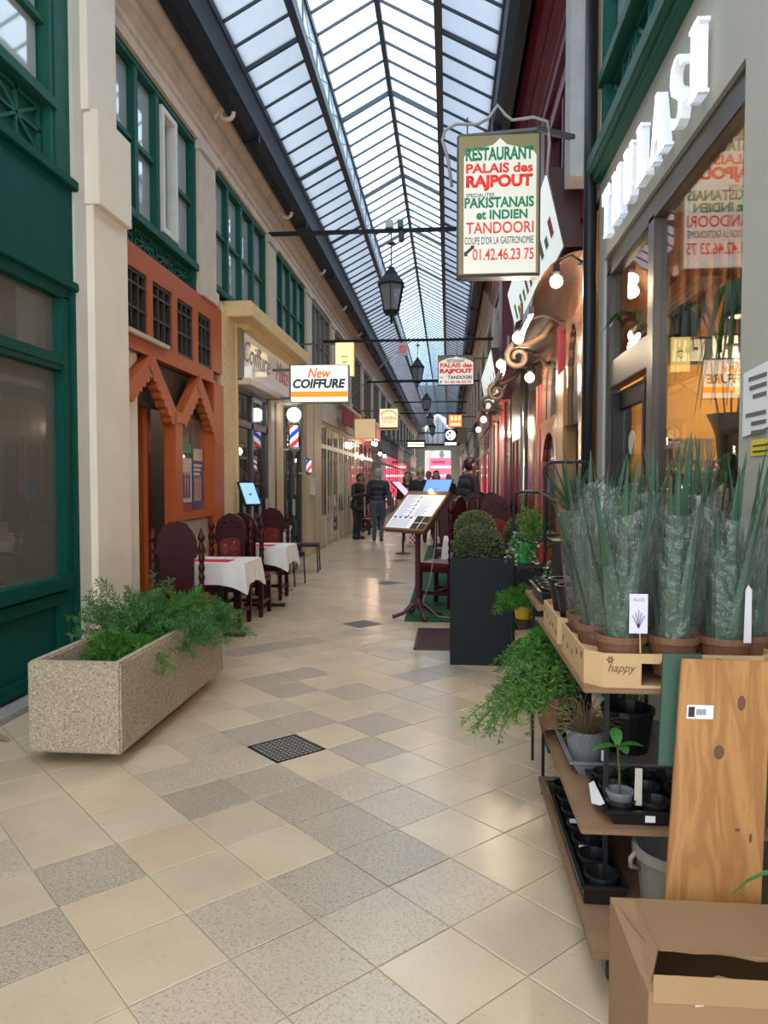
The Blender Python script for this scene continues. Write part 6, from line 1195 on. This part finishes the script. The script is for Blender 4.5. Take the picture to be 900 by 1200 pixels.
for x, z, s in ((.47, .30, 1), (.60, .285, 1.2), (.52, .40, .7)): MB().prism([(0, 0), (.025, .004), (.03, .014), (.006, .018)], (x, by0 - .0005, z), X_ * s, Z_ * s, (0, -.0008, 0)).build('paper_scrap', M('torn_paper', (.6, .53, .45), .8), cb)
box('packing_tape', M('brown_tape', (.36, .23, .12), .3), cb, bx0 + .01, bx1, by0 - .0015, by0 - .0003, .405, .465)
bp_ = strap_plant('potted_plant', 'green strap leaved plant reaching in from the right edge', (.90, 1.72, .48), 7, .42, .035, M('glossy_leaf', (.04, .16, .03), .4, na=.3), .55, .5, 4)
# shelf contents
def tray(x0, x1, y0, y1, z, h, mat, label, cups=None):
    t = thing('plant_tray', label, 'tray', ((x0 + x1) / 2, (y0 + y1) / 2, z)); w = .006; ob = [(x0, y0), (x1, y0), (x1, y1), (x0, y1)]; ib = [(x0 + w, y0 + w), (x1 - w, y0 + w), (x1 - w, y1 - w), (x0 + w, y1 - w)]; mb = MB(); c = Vector(((x0 + x1) / 2, (y0 + y1) / 2)); bb_ = [(c.x + (x - c.x) * .88, c.y + (y - c.y) * .93) for x, y in ob]
    V = [(x, y, z) for x, y in bb_] + [(x, y, z + h) for x, y in ob] + [(x, y, z + h) for x, y in ib] + [(c.x + (x - c.x) * .87, c.y + (y - c.y) * .92, z + .006) for x, y in ib]
    mb.add(V, [(0, 1, 2, 3)] + [(k, (k + 1) % 4, 4 + (k + 1) % 4, 4 + k) for k in range(4)] + [(4 + k, 4 + (k + 1) % 4, 8 + (k + 1) % 4, 8 + k) for k in range(4)] + [(8 + k, 8 + (k + 1) % 4, 12 + (k + 1) % 4, 12 + k) for k in range(4)] + [(12, 13, 14, 15)]); mb.build('body', mat, t)
    mb = MB(); mb.frame(y0 - .008, y1 + .008, 0, 1, .0, 0, 0) if False else None
    for a in ((x0 - .008, x1 + .008, y0 - .008, y0 + .006), (x0 - .008, x1 + .008, y1 - .006, y1 + .008), (x0 - .008, x0 + .006, y0, y1), (x1 - .006, x1 + .008, y0, y1)): box('rim', mat, t, *a, z + h - .004, z + h + .004)
    if cups:
        nx, ny, pr_ = cups
        for i in range(nx):
            for j in range(ny):
                cx2, cy2 = x0 + (x1 - x0) * (i + .5) / nx, y0 + (y1 - y0) * (j + .5) / ny; MB().lathe([(pr_ * .72, z + .008 - z), (pr_, h + .012), (pr_ * 1.06, h + .012), (pr_ * 1.06, h + .022), (pr_ * .93, h + .022), (pr_ * .66, .02), (.004, .02)], (cx2, cy2, z), 16, False).build('cell_pot', mat, t)
    return t
tray(.428, .56, 2.32, 3.14, .16, .07, BLACKP, 'black tray of empty pots on the bottom shelf', (1, 7, .052))
for k, y in enumerate((2.75, 2.55)): box('price_tag', WHITE, None, .455, .485, y, y + .004, .235, .25, label='small white tag on the %s part of the bottom tray' % ('far', 'near')[k], cat='tag')
bkx, bky = .71, 2.31
bu = thing('bucket', 'grey plastic bucket with side lug on the bottom shelf', 'bucket', (bkx, bky, .16)); MB().lathe([(.10, 0), (.122, .19), (.134, .192), (.134, .22), (.122, .22), (.115, .19), (.095, .01), (.004, .01)], (bkx, bky, .16), 26, False).build('body', GREYB, bu, smooth=False)
MB().tube([(bkx - .128, bky - .02, .365), (bkx - .148, bky - .03, .35), (bkx - .148, bky - .03, .325), (bkx - .118, bky - .02, .315)], .008, 8).build('lug', GREYB, bu, smooth=True)
tray(.455, .95, 2.72, 3.22, .425, .05, GREYP, 'grey tray on the middle shelf'); tray(.50, .93, 2.33, 2.66, .425, .045, BLACKP, 'black seedling tray at the front of the middle shelf', (4, 3, .045))
gp = thing('potted_shrub', 'withered brown plant in a grey pot on the middle shelf', 'plant', (.53, 2.86, .435)); MB().lathe([(.058, 0), (.075, .11), (.08, .11), (.08, .125), (.07, .125), (.066, .10), (.004, .10)], (.53, 2.86, .435), 20, False).build('pot', GREYP, gp); box('pot_tag', WHITE, gp, .575, .60, 2.785, 2.787, .46, .50)
r = random.Random(31); mb = MB()
for k in range(150):
    a = r.uniform(0, 2 * pi); e = r.uniform(.2, 1.4); L_ = r.uniform(.08, .20); d = Vector((cos(a) * cos(e), sin(a) * cos(e), sin(e))); p0 = Vector((.53, 2.86, .53)); mb.tube([p0 + d * .02, p0 + d * L_ * .6 + Vector((0, 0, .01)), p0 + d * L_ + Vector((r.gauss(0, .02), r.gauss(0, .02), -.03))], [.002, .0015, .001], 3, caps=False)
mb.build('twigs', DRYP, gp, kind='stuff')
sd = thing('seedling', 'seedling with three broad green leaves in the black tray', 'plant', (.555, 2.40, .44)); MB().lathe([(.032, .0), (.042, .06), (.045, .06), (.045, .068), (.038, .068), (.036, .055), (.004, .055)], (.555, 2.40, .445), 16, False).build('pot', GREYP, sd); MB().tube([(.555, 2.40, .50), (.552, 2.40, .58), (.545, 2.395, .66)], .004, 6).build('stem', M('brown_stem', (.09, .07, .03), .7), sd)
def oval_leaf(base, d, L_, w_, mat, par, nm='leaf', droop=.3):
    d = Vector(d).normalized(); side = d.cross(Z_).normalized(); V = []; n = 7
    for i in range(n):
        s = i / (n - 1); ww = w_ * sin(pi * (s * .9 + .05)) ** .8 / 2; p_ = Vector(base) + d * L_ * s - Z_ * droop * L_ * s * s; V += [p_ - side * ww + Z_ * ww * .25, p_, p_ + side * ww + Z_ * ww * .25]
    MB().add(V, [f for i in range(n - 1) for f in ((i * 3, i * 3 + 1, i * 3 + 4, i * 3 + 3), (i * 3 + 1, i * 3 + 2, i * 3 + 5, i * 3 + 4))]).build(nm, mat, par, smooth=True)
for d in ((-.9, -.1, .1), (.8, -.2, .35), (.0, .4, .6), (.1, -.8, .3)): oval_leaf((.545, 2.395, .655), d, .085, .04, M('seedling_leaf', (.04, .18, .03), .45), sd)
tg = thing('plant_label', 'cream plant label stuck beside the seedling', 'label', (.61, 2.37, .47)); MB().prism([(-.012, 0), (.012, 0), (.012, .12), (-.010, .12)], (.605, 2.37, .475), X_, Z_, (0, .002, 0)).build('blade', M('cream_label', (.55, .50, .40), .6), tg)
pw = thing('price_tag', 'crumpled white price strip on the edge of the black seedling tray', 'tag', (.50, 2.5, .48)); MB().add([(.485, 2.36, .475), (.50, 2.36, .482), (.50, 2.54, .482), (.483, 2.54, .473), (.47, 2.42, .455)], [(0, 1, 2, 3), (0, 3, 4)]).build('strip', WHITE, pw)
wtg = thing('price_tag', 'white tag on the front rim of the black seedling tray', 'tag', (.62, 2.32, .45)); box('card', WHITE, wtg, .615, .645, 2.318, 2.321, .445, .465)
vp = thing('nursery_pot', 'dark empty pot behind the seedling on the middle shelf', 'pot', (.72, 3.0, .435)); MB().lathe([(.08, 0), (.10, .15), (.106, .15), (.106, .17), (.095, .17), (.075, .01), (.004, .01)], (.72, 3.0, .435), 18, False).build('body', BLACKP, vp)
fern('asparagus_fern', 'feathery bright fern hanging off the far end of the trolley', (.50, 3.30, .62), 90, .40, FERNY, 61, 1.25, 1.0, .03, dirs=(R(110), R(260)), pot=(.08, .13, TERRA), nd=24)
fern('asparagus_fern', 'dense green fern under the top shelf of the trolley', (.56, 3.52, .72), 110, .38, FERN, 62, 1.2, 1.0, .03, pot=(.085, .14, TERRA)); fern('asparagus_fern', 'thin trailing fern reaching over the floor slabs', (.44, 3.12, .60), 14, .42, FERNY, 63, .85, 1.05, .03, dirs=(R(150), R(215)), lift=.55, nd=36, pot=(.07, .12, TERRA))
# black tube plant stand with pots near the planter
ps2 = thing('plant_stand', 'black tubular plant stand carrying hanging pots', 'plant stand', (.6, 4.9, 0))
def hoop(x0, x1, y, z): MB().tube([(x0, y, 0), (x0, y, z - .04), (x0 + .012, y, z - .012), (x0 + .04, y, z), (x1 - .04, y, z), (x1 - .012, y, z - .012), (x1, y, z - .04), (x1, y, 0)], .011, 8).build('tube_hoop', BLACKM, ps2, smooth=True)
hoop(.44, .66, 5.0, 1.44); hoop(.60, .88, 4.65, 1.63)
for x, y, z in ((.44, 5.0, .95), (.60, 4.65, 1.18), (.44, 5.0, .42)): MB().tube([(x, y, z), (x + .23, y - .02, z)], .007, 6).build('cross_rail', BLACKM, ps2)
MB().tube([(.44, 5.0, .42), (.60, 4.65, .42)], .007, 6).tube([(.44, 5.0, .95), (.60, 4.65, .95)], .007, 6).build('cross_rail', BLACKM, ps2)
for a, b, y0, y1, z in ((.44, .86, 4.62, 5.02, .60), (.44, .86, 4.62, 5.02, .98)): box('wire_shelf', BLACKM, ps2, a, b, y0, y1, z - .01, z)
def ivy(name, label, loc, n, length, pot, seed, up=.0, pale=.25):
    r = random.Random(seed); t = thing(name, label, 'plant', loc); c = Vector(loc); mb = MB(); sm = MB()
    for k in range(n):
        a = r.uniform(0, 2 * pi); L_ = length * r.uniform(.4, 1); pts = []
        for i in range(9):
            s = i / 8; hz = min(.12, .25 * s * L_ + .03) * (1 + .3 * s); pts.append(c + Vector((cos(a) * hz + r.gauss(0, .008), sin(a) * hz + r.gauss(0, .008), .10 * sin(min(1, s * 2.2) * pi / 2) - (L_ * (s - .25) if s > .25 else 0) + up * s)))
        sm.tube(pts, .0015, 4, caps=False)
        for i in range(16):
            f_ = r.uniform(.6, 7.99); i0 = int(f_); p_ = pts[i0].lerp(pts[i0 + 1], f_ - i0); d = Vector((r.gauss(0, 1), r.gauss(0, 1), r.gauss(0, .5))).normalized(); u_ = d.cross(Vector((r.gauss(0, .5), r.gauss(0, .5), 1))).normalized(); s = r.uniform(.011, .022); mb.cm = 1 if r.random() < pale else 0; mb.add([p_, p_ + d * s * .5 + u_ * s * .55, p_ + d * s * 1.4, p_ + d * s * .5 - u_ * s * .55], [(0, 1, 2, 3)])
    mb.cm = 0; mb.build('leaves', [IVY, IVY2], t, kind='stuff'); sm.build('stems', STEMM, t, kind='stuff')
    pr_, ph, pm = pot; MB().lathe([(pr_ * .75, -ph), (pr_, -.01), (pr_ * 1.07, -.01), (pr_ * 1.07, .015), (pr_ * .95, .015), (pr_ * .9, -.02), (.005, -.02)], loc, 18, False).build('pot', pm, t); return t
ivy('potted_ivy', 'variegated ivy spilling from a bright green pot on the stand', (.50, 4.90, 1.10), 34, .38, (.065, .12, M('green_pot', (.02, .28, .05), .35)), 71); ivy('potted_ivy', 'ivy in a red pot on the black plant stand', (.63, 4.80, 1.11), 30, .30, (.065, .12, M('red_pot', (.45, .03, .02), .4)), 72); ivy('potted_ivy', 'pale leaved trailing plant at the right of the stand', (.66, 4.45, .95), 38, .32, (.07, .12, BLACKP), 73, pale=.5)
fern('potted_fern', 'upright light green plant rising at the top of the stand', (.55, 4.78, 1.12), 14, .36, FERNY, 74, .05, .35, .03, cat='plant'); fern('potted_fern', 'feathery fern in a yellow pot low on the stand', (.50, 4.95, .68), 60, .26, FERN, 75, .7, 1.0, .03, pot=(.06, .11, M('yellow_pot', (.55, .36, .02), .4))); fern('potted_fern', 'bright fern bushing out below the yellow pot', (.58, 4.55, .42), 110, .36, FERNY, 76, 1.0, 1.0, .03, pot=(.08, .13, TERRA)); ivy('potted_ivy', 'ivy strand creeping over the floor at the planter foot', (.50, 5.15, .125), 12, .16, (.06, .12, TERRA), 77)
ap_ = thing('agave_plant', 'spiky green agave standing above the aloes by the wall', 'plant', (.70, 4.25, 1.32)); r = random.Random(5)
for k in range(22): a = 2 * pi * k * .382; from_mesh('leaf', ALM[2], ap_, (.70, 4.25, 1.34), (.25 + .9 * k / 22, 0, a), (.75, .75, .5 + .1 * (k % 3)))
MB().lathe([(.06, -.14), (.085, 0), (.09, 0), (.09, .02), (.07, .02)], (.70, 4.25, 1.32), 16).build('pot', M('dark_green_pot', (.02, .10, .05), .4), ap_)
pd = thing('display_stand', 'black display pedestal carrying the agave', 'stand', (.70, 4.25, 0)); box('column', BLACKM, pd, .60, .80, 4.15, 4.35, .03, 1.16); box('top_plate', BLACKM, pd, .58, .82, 4.13, 4.37, 1.16, 1.18); box('foot_plate', BLACKM, pd, .56, .84, 4.11, 4.39, 0, .03)
sb = thing('plant_bench', 'low plywood bench end with black pot tray behind the aloes', 'bench', (.62, 3.72, 0)); box('top', PLY, sb, .42, .98, 3.50, 4.05, .90, .92)
for x in (.46, .94):
    for y in (3.56, 4.0): box('leg', BLACKM, sb, x - .007, x + .007, y - .007, y + .007, 0, .90)
tray(.44, .66, 3.52, 3.98, .92, .06, BLACKP, 'black pot tray on the bench behind the aloes', (2, 4, .048))

# ------------------------------------------------------------------ people
def capsule(mb, p0, r0, p1, r1, n=12):
    p0 = Vector(p0); p1 = Vector(p1); d = p1 - p0; L_ = d.length; d = d.normalized() if L_ > 1e-6 else Z_
    pts = []; rs = []
    for k in range(5): a = R(-90 + 22.5 * k); pts.append(p0 + d * r0 * sin(a)); rs.append(max(.0008, r0 * cos(a)))
    for k in range(5): a = R(22.5 * k); pts.append(p1 + d * r1 * sin(a)); rs.append(max(.0008, r1 * cos(a)))
    out = [pts[0]]; ro = [rs[0]]
    for p_, r_ in zip(pts[1:], rs[1:]):
        if (p_ - out[-1]).length > 1e-5: out.append(p_); ro.append(r_)
    mb.tube(out, ro, n)
def person(label, loc, rz, caps, mats, hair, hairmat, face=True, group='people in the passage', extra=None, s=1.0):
    """one continuous body grown from tapered limbs, coloured by region"""
    t = thing('person', label, 'person', loc, rz, group); t.scale = (s, s, s); ORG[t.name] = Vector(); mb = MB()
    for c in caps: capsule(mb, *c[:4])
    me = mb.mesh('body_src', SKIN); o = link(bpy.data.objects.new('tmp', me)); m = o.modifiers.new('r', 'REMESH'); m.mode = 'VOXEL'; m.voxel_size = .011; m2 = o.modifiers.new('s', 'SMOOTH'); m2.factor = .5; m2.iterations = 4
    dg = bpy.context.evaluated_depsgraph_get(); body = bpy.data.meshes.new_from_object(o.evaluated_get(dg)); bpy.data.objects.remove(o)
    names = list(mats); body.materials.clear()
    for k in names: body.materials.append(mats[k])
    seg = [(Vector(c[0]), Vector(c[2]), c[1], c[3], names.index(c[4])) for c in caps]; idx = []
    for p in body.polygons:
        best = 1e9; bi = 0
        for a, b, ra, rb, mi in seg:
            d = b - a; q_ = max(0, min(1, (p.center - a).dot(d) / max(1e-9, d.length_squared))); dist = (p.center - (a + d * q_)).length - (ra + (rb - ra) * q_)
            if dist < best: best = dist; bi = mi
        idx.append(bi)
    body.polygons.foreach_set('material_index', idx); body.shade_smooth(); body.name = 'body'
    b = link(bpy.data.objects.new('body', body)); b.parent = t; ORG[b.name] = Vector()
    hm = MB()
    for h in hair: capsule(hm, *h, 14)
    hs_ = hm.mesh('hair', hairmat, smooth=True); h_ = link(bpy.data.objects.new('hair', hs_)); h_.parent = t
    if extra: extra(t)
    return t
def hand(wr_, d, side, curl=.5):
    """palm, four fingers and a thumb"""
    w_ = Vector(wr_); d = Vector(d).normalized(); side = Vector(side).normalized(); n = d.cross(side); out = [(w_, .024, w_ + d * .07, .026, 'skin')]
    for k, L_ in enumerate((.065, .075, .072, .055)):
        b = w_ + d * .08 + side * (.026 - .0175 * k); k1 = b + d * L_ * .5 - n * curl * .012; out += [(b, .0095, k1, .009, 'skin'), (k1, .009, k1 + (d * (1 - curl * .6) - n * curl).normalized() * L_ * .5, .008, 'skin')]
    tb = w_ + d * .02 + side * .025; out += [(tb, .012, tb + (d * .6 + side * .7).normalized() * .045, .010, 'skin'), (tb + (d * .6 + side * .7).normalized() * .045, .010, tb + (d * .6 + side * .7).normalized() * .045 + d * .03, .008, 'skin')]
    return out
def body_caps(lean=0, head=(0, 0, 0), arms=None, legs=None, bulk=1.0, coat=0):
    """figure about 1.76 m tall, facing -Y"""
    B = bulk; ly = lambda z: -lean * max(0, z - .95); P = lambda x, y, z: (x, y + ly(z), z); c = []
    c += [(P(-.07, 0, .95), .115 * B, P(.07, 0, .95), .115 * B, 'legs'), (P(-.06, 0, 1.04), .115 * B, P(.06, 0, 1.04), .115 * B, 'top'), (P(-.07, -.01, 1.18), .115 * B, P(.07, -.01, 1.18), .115 * B, 'top'), (P(-.09, 0, 1.32), .115 * B, P(.09, 0, 1.32), .115 * B, 'top'), (P(-.13, .01, 1.42), .08 * B, P(.13, .01, 1.42), .08 * B, 'top'), (P(0, .01, 1.44), .07, P(0, 0, 1.53), .055, 'skin')]
    if coat: c += [(P(-.08, 0, .88), .13 * B, P(.08, 0, .88), .13 * B, 'top'), (P(-.06, 0, .98), .13 * B, P(.06, 0, .98), .13 * B, 'top')]
    hx, hy, hz = head; H = lambda x, y, z: (x + hx, y + ly(1.6) + hy, z + hz)
    c += [(H(0, .015, 1.66), .092, H(0, .01, 1.69), .09, 'skin'), (H(0, -.02, 1.60), .07, H(0, -.035, 1.575), .05, 'skin'), (H(0, -.095, 1.655), .012, H(0, -.108, 1.625), .016, 'skin'), (H(-.088, .01, 1.645), .016, H(-.09, .015, 1.615), .013, 'skin'), (H(.088, .01, 1.645), .016, H(.09, .015, 1.615), .013, 'skin')]
    for k, s in enumerate((-1, 1)):
        el, wr2, hd, sd2 = (arms or {}).get(s, ((s * .25, .03, 1.15), (s * .26, -.04, .92), (0, -.1, -1), (0, -1, 0)))
        sh = P(s * .19, .01, 1.42); el = P(*el); wr2 = P(*wr2); c += [(sh, .066 * B, el, .052 * B, 'top'), (el, .052 * B, wr2, .036 * B, 'top')] + hand(wr2, hd, sd2)
        hip, kn, an, toe = (legs or {}).get(s, ((s * .09, 0, .92), (s * .095, -.01, .50), (s * .095, .02, .09), (s * .11, -.14, .035)))
        c += [(hip, .095 * B, kn, .062 * B, 'legs'), (kn, .062 * B, an, .046 * B, 'legs'), ((an[0], an[1] + .03, .045), .042, toe, .036, 'shoes')]
    return c
def hairset(head=(0, 0, 0), lean=0, long=0, bald=0):
    hy = -lean * .65; H = lambda x, y, z: (x + head[0], y + hy + head[1], z + head[2]); h = [(H(0, .03, 1.70), .094, H(0, .025, 1.705), .093), (H(0, .05, 1.64), .082, H(0, .05, 1.69), .09)]
    if long: h += [(H(-.075, .03, 1.64), .04, H(-.085, .04, 1.47), .03), (H(.075, .03, 1.64), .04, H(.085, .04, 1.47), .03), (H(0, .06, 1.62), .07, H(0, .07, 1.46), .06)]
    return h
def face_parts(head=(0, 0, 0), lean=0, beard=None, glasses=False):
    def f(t):
        hy = -lean * .65; c = Vector((head[0], hy + head[1], head[2]))
        for s in (-1, 1):
            MB().lathe([(.001, -.008), (.009, -.003), (.009, .003), (.001, .008)], c + Vector((s * .034, -.082, 1.655)), 8).build('eye', M('eye_dark', (.03, .02, .02), .3), t); MB().bar(c + Vector((s * .018, -.090, 1.677)), c + Vector((s * .052, -.080, 1.678)), .006, .007).build('eyebrow', M('brow', (.06, .04, .03), .8), t)
        MB().bar(c + Vector((-.022, -.088, 1.592)), c + Vector((.022, -.088, 1.592)), .008, .009).build('mouth', M('lips', (.30, .09, .08), .5), t)
        if beard: MB().tube([c + Vector((-.062, -.045, 1.60)), c + Vector((-.035, -.078, 1.565)), c + Vector((0, -.088, 1.555)), c + Vector((.035, -.078, 1.565)), c + Vector((.062, -.045, 1.60))], .018, 8).build('beard', beard, t, smooth=True)
        if glasses:
            for s in (-1, 1): MB().tube(arc(c + Vector((s * .034, -.096, 1.652)), .022, 0, 2 * pi, 10, X_, Z_), .003, 5, caps=False).build('spectacle_rim', BLACKM, t)
    return f
def F(n, c, r=.8): return M('fabric_' + n, c, r, na=.2, ns=20)
HB = M('hair_black', (.012, .010, .009), .6); HG = M('hair_grey', (.36, .34, .32), .7); HBR = M('hair_brown', (.05, .028, .016), .6); SHO = M('shoe_black', (.015, .014, .014), .4)
# man reading his phone by the left wall
hd = (0, -.06, -.03); arms = {-1: ((-.24, -.02, 1.16), (-.10, -.24, 1.20), (.5, -.6, .3), (0, -.3, 1)), 1: ((.24, -.02, 1.16), (.06, -.25, 1.20), (-.4, -.7, .3), (0, -.3, 1))}
pa = person('man in black jacket and dark jeans looking down at a phone by the wall', (-2.42, 19.6, 0), R(62), body_caps(.10, hd, arms, bulk=1.06, coat=1), {'skin': SKIN2, 'top': F('black_leather', (.016, .016, .018), .4), 'legs': F('dark_jeans', (.022, .028, .045)), 'shoes': SHO}, hairset(hd, .10), HB, extra=face_parts(hd, .10))
ph_ = thing('phone', 'small dark phone held by the man at the left wall', 'phone', (-2.42 + .36, 19.6 - .16, 1.24), R(62)); ORG[ph_.name] = Vector(); MB().box(-.035, .035, -.006, .004, -.06, .07).build('body', BLACKP, ph_, bevel=.003); MB().box(-.031, .031, .004, .005, -.055, .065).build('screen', M('phone_screen', (.3, .35, .45), .2, emit=(.5, .6, .8), es=.5), ph_)
# man walking away in quilted vest and jeans
legs = {-1: ((-.09, 0, .92), (-.09, .04, .50), (-.085, -.10, .10), (-.085, .05, .04)), 1: ((.09, 0, .92), (.10, .12, .52), (.10, .20, .09), (.10, .36, .04))}
lg2 = {-1: ((-.09, 0, .92), (-.09, -.10, .51), (-.085, .10, .12), (-.09, -.03, .04)), 1: ((.09, 0, .92), (.095, -.02, .50), (.095, .02, .09), (.11, -.14, .035))}
person('grey haired man walking away in navy quilted jacket and blue jeans', (-1.80, 19.0, 0), pi, body_caps(.02, (0, 0, 0), None, lg2, 1.12), {'skin': SKIN, 'top': F('navy_quilt', (.014, .018, .035), .5), 'legs': F('blue_jeans', (.07, .10, .14)), 'shoes': SHO}, hairset(), HG, s=1.05)
bgm = thing('shoulder_bag', 'black bag on the right shoulder of the walking man', 'bag', (-1.50, 19.0, 1.0)); MB().box(-1.56, -1.46, 18.9, 19.15, .98, 1.28).build('pouch', BLACKP, bgm, bevel=.02); MB().tube([(-1.51, 19.0, 1.28), (-1.57, 19.0, 1.50), (-1.51, 19.12, 1.28)], .012, 6).build('strap', BLACKP, bgm)
# people coming towards us
aw_ = {-1: ((-.24, .02, 1.14), (-.08, -.20, 1.10), (.8, -.3, 0), (0, -.5, 1)), 1: ((.24, .02, 1.14), (.10, -.20, 1.08), (-.8, -.3, 0), (0, -.5, 1))}
person('woman with long brown hair in dark coat over a pale blouse', (-1.02, 18.6, 0), 0, body_caps(0, (0, 0, 0), aw_, None, .92, 1), {'skin': SKIN, 'top': F('dark_coat', (.025, .02, .022)), 'legs': F('black_trousers', (.015, .015, .018)), 'shoes': SHO}, hairset(long=1), HBR, s=1.0, extra=lambda t: (face_parts()(t), MB().prism([(-.07, .95), (.07, .95), (.06, 1.38), (-.06, 1.38)], (0, -.13, 0), X_, Z_, (0, .03, 0)).build('blouse', F('cream_blouse', (.55, .45, .38)), t, bevel=.01)))
person('bearded man with glasses in a navy coat walking towards the camera', (-.68, 18.2, 0), 0, body_caps(0, (0, 0, 0), None, legs, 1.1, 1), {'skin': SKIN, 'top': F('navy_coat', (.018, .02, .032)), 'legs': F('black_trousers', (.015, .015, .018)), 'shoes': SHO}, hairset(), HG, s=1.05, extra=face_parts((0, 0, 0), 0, M('beard_grey', (.30, .27, .25), .8), True))
person('dark haired woman in navy coat behind the bearded man', (-.32, 20.2, 0), R(12), body_caps(0, (0, 0, 0), aw_, None, .95, 1), {'skin': SKIN, 'top': F('navy_coat', (.018, .02, .032)), 'legs': F('black_trousers', (.015, .015, .018)), 'shoes': SHO}, hairset(long=1), HB, s=1.03, extra=face_parts())
person('person in black seen between the bearded man and the dark haired woman', (-.62, 23.5, 0), R(-10), body_caps(0, (0, 0, 0), None, None, 1.05, 1), {'skin': SKIN2, 'top': F('black_wool', (.014, .014, .016)), 'legs': F('black_trousers', (.015, .015, .018)), 'shoes': SHO}, hairset(), HB, s=1.05, extra=face_parts())
person('person in dark clothes far behind beside the blue lit menu board', (.02, 24.5, 0), R(20), body_caps(0, (0, 0, 0), None, None, 1.05, 1), {'skin': SKIN2, 'top': F('black_wool', (.014, .014, .016)), 'legs': F('black_trousers', (.015, .015, .018)), 'shoes': SHO}, hairset(), HB, s=1.0, extra=face_parts())
# waiter in a dark suit leaning on the terrace
arw = {-1: ((-.27, -.06, 1.18), (-.22, -.28, 1.12), (0, -1, 0), (1, 0, 0)), 1: ((.25, .0, 1.15), (.20, -.22, 1.05), (0, -1, -.1), (-1, 0, 0))}
person('waiter in dark suit and white collar leaning beside the terrace tables', (.27, 13.7, .012), R(118), body_caps(.26, (0, 0, 0), arw, None, 1.15, 1), {'skin': SKIN2, 'top': F('dark_suit', (.016, .016, .022)), 'legs': F('black_trousers', (.015, .015, .018)), 'shoes': SHO}, hairset((0, 0, 0), .26), HB, s=1.10, extra=lambda t: MB().tube(arc((0, -.13, 1.475), .062, 0, 2 * pi, 12, X_, Y_), .012, 6, caps=False).build('collar', WHITE, t))
ORG.clear()
